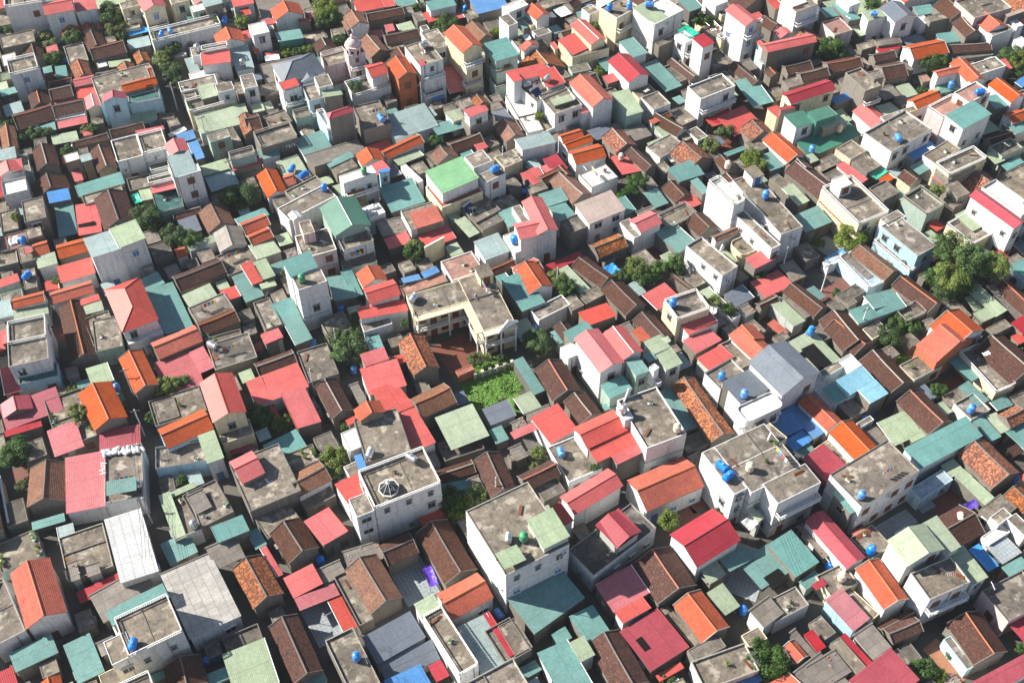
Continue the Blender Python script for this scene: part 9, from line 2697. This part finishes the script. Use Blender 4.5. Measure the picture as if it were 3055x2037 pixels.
for ln in OTHER.strip().split('\n'):
    t = ln.split('|'); f = t[0].split(); lab = t[1]; k = f[0]; v = [float(q) for q in f[1:]]
    rnd = random.Random(int(abs(v[0] * 131 + v[1] * 17) * 10))
    if k == 'tr':
        x, y, z0, zc, r = v[:5]; yel = 'yellow' in lab
        o = thing('tree' if r > 1.3 else 'shrub', lab, 'tree' if r > 1.3 else 'shrub', (x, y, z0), rnd.uniform(0, 6.28), 'trees in the yards and on the roofs')
        c = link('crown', rnd.choice(CROWN[('M' if yel else 'L') if r > 2.4 else ('y' if yel else 's')]), o, (0, 0, zc - z0)); c.scale = (r * rnd.uniform(.95, 1.1), r * rnd.uniform(.95, 1.1), r * rnd.uniform(.8, .95))
        tk = link('trunk', rnd.choice(TRUNK), o); s = max(.4, (zc - z0) * .95); tk.scale = (max(r, 1) * .9, max(r, 1) * .9, s)
    elif k[0] == 't' and k[1] in 'bwig':
        x, y, z, rz, hor, s = v[:6]; me = TK[(k[1], int(hor))]
        put('water_tank', lab, 'water tank', x, y, z, rz, (('body', me[0]), ('lid', me[1]), ('stand', me[2])), 'water tanks on the roofs', s)
    elif k == 'sh': put('solar_water_heater', lab, 'solar heater', v[0], v[1], v[2], v[3], SH)
    elif k == 'ac': put('air_conditioner', lab, 'air conditioner', v[0], v[1], v[2], v[3], AC, 'air conditioners on the house walls')
    elif k == 'an': put('antenna', lab, 'antenna', v[0], v[1], v[2], v[3], ANT, 'television antennas on the roofs')
    elif k == 'lp': put('plank_stack', lab, 'planks', v[0], v[1], v[2], v[3], PLANK, 'planks left on the roofs')
    elif k == 'la': put('clothes_rack', lab, 'clothes rack', v[0], v[1], v[2], v[3], LAUN, 'clothes racks on the roofs')
    elif k in ('po', 'fo'):
        o = thing('potted_plant', lab, 'potted plant', v[:3], v[3], 'potted plants on the terraces'); link('pot' if k == 'po' else 'planter', POT if k == 'po' else FOAM, o)
        c = link('foliage', BUSH[int(abs(v[0] * 10)) % 3], o, (0, 0, .55)); c.scale = (.42, .42, .4) if k == 'po' else (.5, .35, .3)
    elif k == 'up':
        x, y, x2, y2, hh = v[:5]; a = math.atan2(y2 - y, x2 - x); L = math.hypot(x2 - x, y2 - y)
        o = thing('utility_pole', lab, 'utility pole', (x, y, 0), a, 'concrete utility poles along the lanes'); m = MB(); m.bar((0, 0, 0), (0, 0, hh), .16, 8, .09); m.build('pole', 'plastic_white', o); m = MB(); m.box(-.06, -.8, hh - .5, .06, .8, hh - .38); m.build('crossarm', 'iron', o)
        for q in (-.7, -.2, .35, .75):
            m = MB(); P_ = [(L * s / 8, q, hh - .36 - .055 * L * math.sin(math.pi * s / 8) * (1 + .2 * q)) for s in range(9)]
            for u, w_ in zip(P_, P_[1:]): m.bar(u, w_, .022)
            m.build('cable', 'black', o)
    elif k == 'wp':
        o = thing('sack_pile', lab, 'sacks', v[:3], v[3], 'white sacks and boxes stored on roofs')
        for q in range(5):
            m = MB(); m.lathe([(0, -.5), (.2, -.46), (.3, -.2), (.32, .2), (.2, .46), (0, .5)], (0, 0, 0), 8, 'x'); c = m.build('sack', 'plastic_white', o); c.location = ((q % 3) * .6 - .6 + rnd.uniform(-.1, .1), (q // 3) * .7 - .3, .2 + rnd.uniform(0, .25)); c.rotation_euler = (0, rnd.uniform(-.3, .3), rnd.uniform(0, 3))
    elif k in ('hd', 'wl'):
        x0, y0, x1, y1, h = v[:5]; L = math.hypot(x1 - x0, y1 - y0); o = thing('garden_wall' if k == 'wl' else 'garden_fence', lab, 'wall' if k == 'wl' else 'fence', ((x0 + x1) / 2, (y0 + y1) / 2, 0), math.atan2(y1 - y0, x1 - x0))
        m = MB()
        if k == 'wl': m.box(-L / 2, -.1, 0, L / 2, .1, h); m.build('wall', 'Wc', o); m = MB(); m.box(-L / 2 - .05, -.16, h + .002, L / 2 + .05, .16, h + .1); m.build('coping', 'white_trim', o)
        else:
            balustrade(m, [(-L / 2, 0), (L / 2, 0)], 0, h, .3); m.build('railing', 'white_trim', o)
            for q in range(6): m = MB(); x = -L / 2 + L * q / 5; m.box(x - .2, -.2, 0, x + .2, .2, h + .35); m.box(x - .27, -.27, h + .352, x + .27, .27, h + .5); m.build('pillar', 'Wc', o)
    elif k == 'gr':
        x, y, w, d, a = v[:5]; m = MB(); n = int(w * d * 22)
        for _ in range(n):
            px, py = rnd.uniform(-w / 2, w / 2), rnd.uniform(-d / 2, d / 2); hh = rnd.uniform(.12, .42) * (1.2 if (int(px / 1.1) % 2) else .6); an = rnd.uniform(0, 6.28); l = rnd.uniform(.1, .2)
            dx, dy = l * math.cos(an), l * math.sin(an); m.face([(px - dx, py - dy, hh * .5), (px + dy * .6, py - dx * .6, hh), (px + dx, py + dy, hh * .8), (px - dy * .6, py + dx * .6, hh * .6)])
        o = m.build('vegetable_plot', 'grass'); o.location = (x, y, .05); o.rotation_euler = (0, 0, a); o['kind'] = 'stuff'; o['label'] = lab; o['category'] = 'vegetable plot'
        m = MB(); m.box(-w / 2, -d / 2, 0, w / 2, d / 2, .06, False); o = m.build('garden_soil', 'grass'); o.location = (x, y, 0); o.rotation_euler = (0, 0, a); o['kind'] = 'structure'
    elif k == 'do':      # octagonal glazed lantern on the white house
        x, y, z, a = v[:4]; o = thing('glass_lantern', lab, 'roof lantern', (x, y, z), a)
        m = MB(); m.lathe([(1.45, 0), (1.45, .7)], (0, 0, 0), 8); m.build('base', 'Ww', o); m = MB(); m.lathe([(1.55, .72), (.25, 2.1)], (0, 0, 0), 8); m.build('glazing', 'glass', o)
        m = MB()
        for q in range(8): an = q * math.pi / 4; m.bar((1.57 * math.cos(an), 1.57 * math.sin(an), .73), (.25 * math.cos(an), .25 * math.sin(an), 2.12), .035)
        m.lathe([(1.5, .68), (1.68, .68), (1.68, .8), (1.5, .8)], (0, 0, 0), 8); m.build('rib', 'white_trim', o); m = MB(); m.lathe([(.3, 2.1), (.34, 2.35), (.16, 2.5), (.2, 2.7), (0, 3.1)], (0, 0, 0), 8); m.build('finial', 'white_trim', o)
    elif k == 'cu':      # domed cupola
        x, y, z, a = v[:4]; o = thing('domed_cupola', lab, 'cupola', (x, y, z), a); m = MB(); m.lathe([(1.7, 0), (1.7, 2.3), (1.95, 2.35), (1.95, 2.55), (1.5, 2.6)], (0, 0, 0), 8); m.build('drum', 'Wp', o)
        m = MB(); m.lathe([(1.5 * math.cos(q * .157), 2.6 + 1.5 * math.sin(q * .157)) for q in range(10)] + [(0, 4.12)], (0, 0, 0), 16); m.build('dome', 'Wp', o, True); m = MB(); m.lathe([(.35, 4.05), (.35, 4.6), (.5, 4.65), (0, 5.2)], (0, 0, 0), 8); m.build('finial', 'Wp', o)
        for q in range(8):
            an = (q + .5) * math.pi / 4; rr = 1.7 * math.cos(math.pi / 8) + .01; m = MB(); m.box(-.3, -.03, .5, .3, .03, 1.6); mm = m.build('window', 'glass', o); mm.location = (rr * math.cos(an), rr * math.sin(an), 0); mm.rotation_euler = (0, 0, an + math.pi / 2)
    elif k == 'ps':      # little spirit-house pavilion
        x, y, z, a = v[:4]; o = thing('shrine_pavilion', lab, 'pavilion', (x, y, z), a); m = MB(); m.box(-1.1, -.9, 0, 1.1, .9, .4); m.build('base', 'Wo', o)
        for sx in (-1, 1):
            for sy in (-1, 1): m = MB(); m.box(sx * .95 - .12, sy * .75 - .12, .402, sx * .95 + .12, sy * .75 + .12, 2.3); m.build('column', 'Wo', o)
        m = MB(); m.slab([(-1.4, -1.2, 2.31), (1.4, -1.2, 2.31), (1.4, 0, 3.1), (-1.4, 0, 3.1)], .1); m.slab([(1.4, 1.2, 2.31), (-1.4, 1.2, 2.31), (-1.4, 0, 3.1), (1.4, 0, 3.1)], .1); m.build('roof', 'To', o); m = MB(); m.box(-.7, -.6, .402, .7, .6, 1.3); m.build('altar', 'yellow', o)
    elif k == 'pt': 
        m = MB(); m.lathe([(0, .05), (.75, .05), (.85, .5), (.92, .5), (.8, 0), (0, 0)], (0, 0, 0), 18); me = m.mesh('tub', 'tank_blue', True); o = thing('plastic_tub', lab, 'tub', v[:3], v[3]); c = link('bowl', me, o); c.scale = (1.1, .75, 1)
        m = MB(); m.lathe([(.84, .5), (.98, .5), (.98, .58), (.84, .58)], (0, 0, 0), 18); c = m.build('rim', 'tank_blue', o); c.scale = (1.1, .75, 1)
    elif k == 'ca':
        x, y, z, a = v[:4]; o = thing('parked_car', lab, 'car', (x, y, z), a)
        def loft(S, mat, name, par):
            m = MB()
            for (a0, h0, z0, t0), (a1, h1, z1, t1) in zip(S, S[1:]):
                m.face([(a0, -h0, z0), (a1, -h1, z1), (a1, -h1 * .96, t1), (a0, -h0 * .96, t0)]); m.face([(a1, h1, z1), (a0, h0, z0), (a0, h0 * .96, t0), (a1, h1 * .96, t1)]); m.face([(a0, -h0 * .96, t0), (a1, -h1 * .96, t1), (a1, h1 * .96, t1), (a0, h0 * .96, t0)])
            for (q, h0, z0, t0), fl in ((S[0], 1), (S[-1], -1)): m.face([(q, h0, z0), (q, -h0, z0), (q, -h0 * .96, t0), (q, h0 * .96, t0)][::fl])
            return m.build(name, mat, par)
        loft([(-2.2, .75, .35, .75), (-2.0, .85, .25, .9), (-1, .88, .22, .93), (1, .88, .22, .93), (1.9, .84, .25, .8), (2.2, .7, .35, .65)], 'car_black', 'body', o)
        loft([(-1.75, .72, .92, .95), (-1.1, .74, .92, 1.42), (.5, .74, .92, 1.44), (1.25, .72, .9, .96)], 'glass', 'windows', o); loft([(-1.05, .66, 1.43, 1.46), (.45, .66, 1.44, 1.47)], 'car_black', 'roof', o)
        for wx in (-1.35, 1.35):
            for wy in (-.8, .8): m = MB(); [m.bar((wx, wy - .1, .32), (wx, wy + .1, .32), .32, 14)]; m.build('wheel', 'rubber', o)
    elif k == 'hu':      # name painted on the shed wall
        cu = bpy.data.curves.new('painted_name', 'FONT'); cu.body = 'Huy'; cu.size = 1.5; cu.extrude = .01; tm = bpy.data.objects.new('t', cu); me = bpy.data.meshes.new_from_object(tm); me.materials.append(MATS['frame_white'])
        tm2 = thing('painted_name', lab, 'lettering', v[:3], 0, None, me); tm2.rotation_euler = (0, 0, v[3])
# ------------------------------------------------------------------ a little haze over the far rows
hm = bpy.data.materials.new('haze_air'); hm.use_nodes = True; hn = hm.node_tree; hn.nodes.clear()
ho = hn.nodes.new('ShaderNodeOutputMaterial'); hv = hn.nodes.new('ShaderNodeVolumePrincipled'); hv.inputs['Color'].default_value = (.86, .92, 1, 1)
hv.inputs['Density'].default_value = .00009; hv.inputs['Anisotropy'].default_value = .2; hn.links.new(hv.outputs[0], ho.inputs['Volume']); MATS['haze'] = hm
m = MB(); m.box(-1600, -700, -1, 1600, 2500, CAM_H + 5); hz = m.build('haze', 'haze'); hz['kind'] = 'stuff'; hz['label'] = 'thin pale haze over the far rows'
sc.cycles.volume_bounces = 0
print('objects', len(bpy.data.objects))
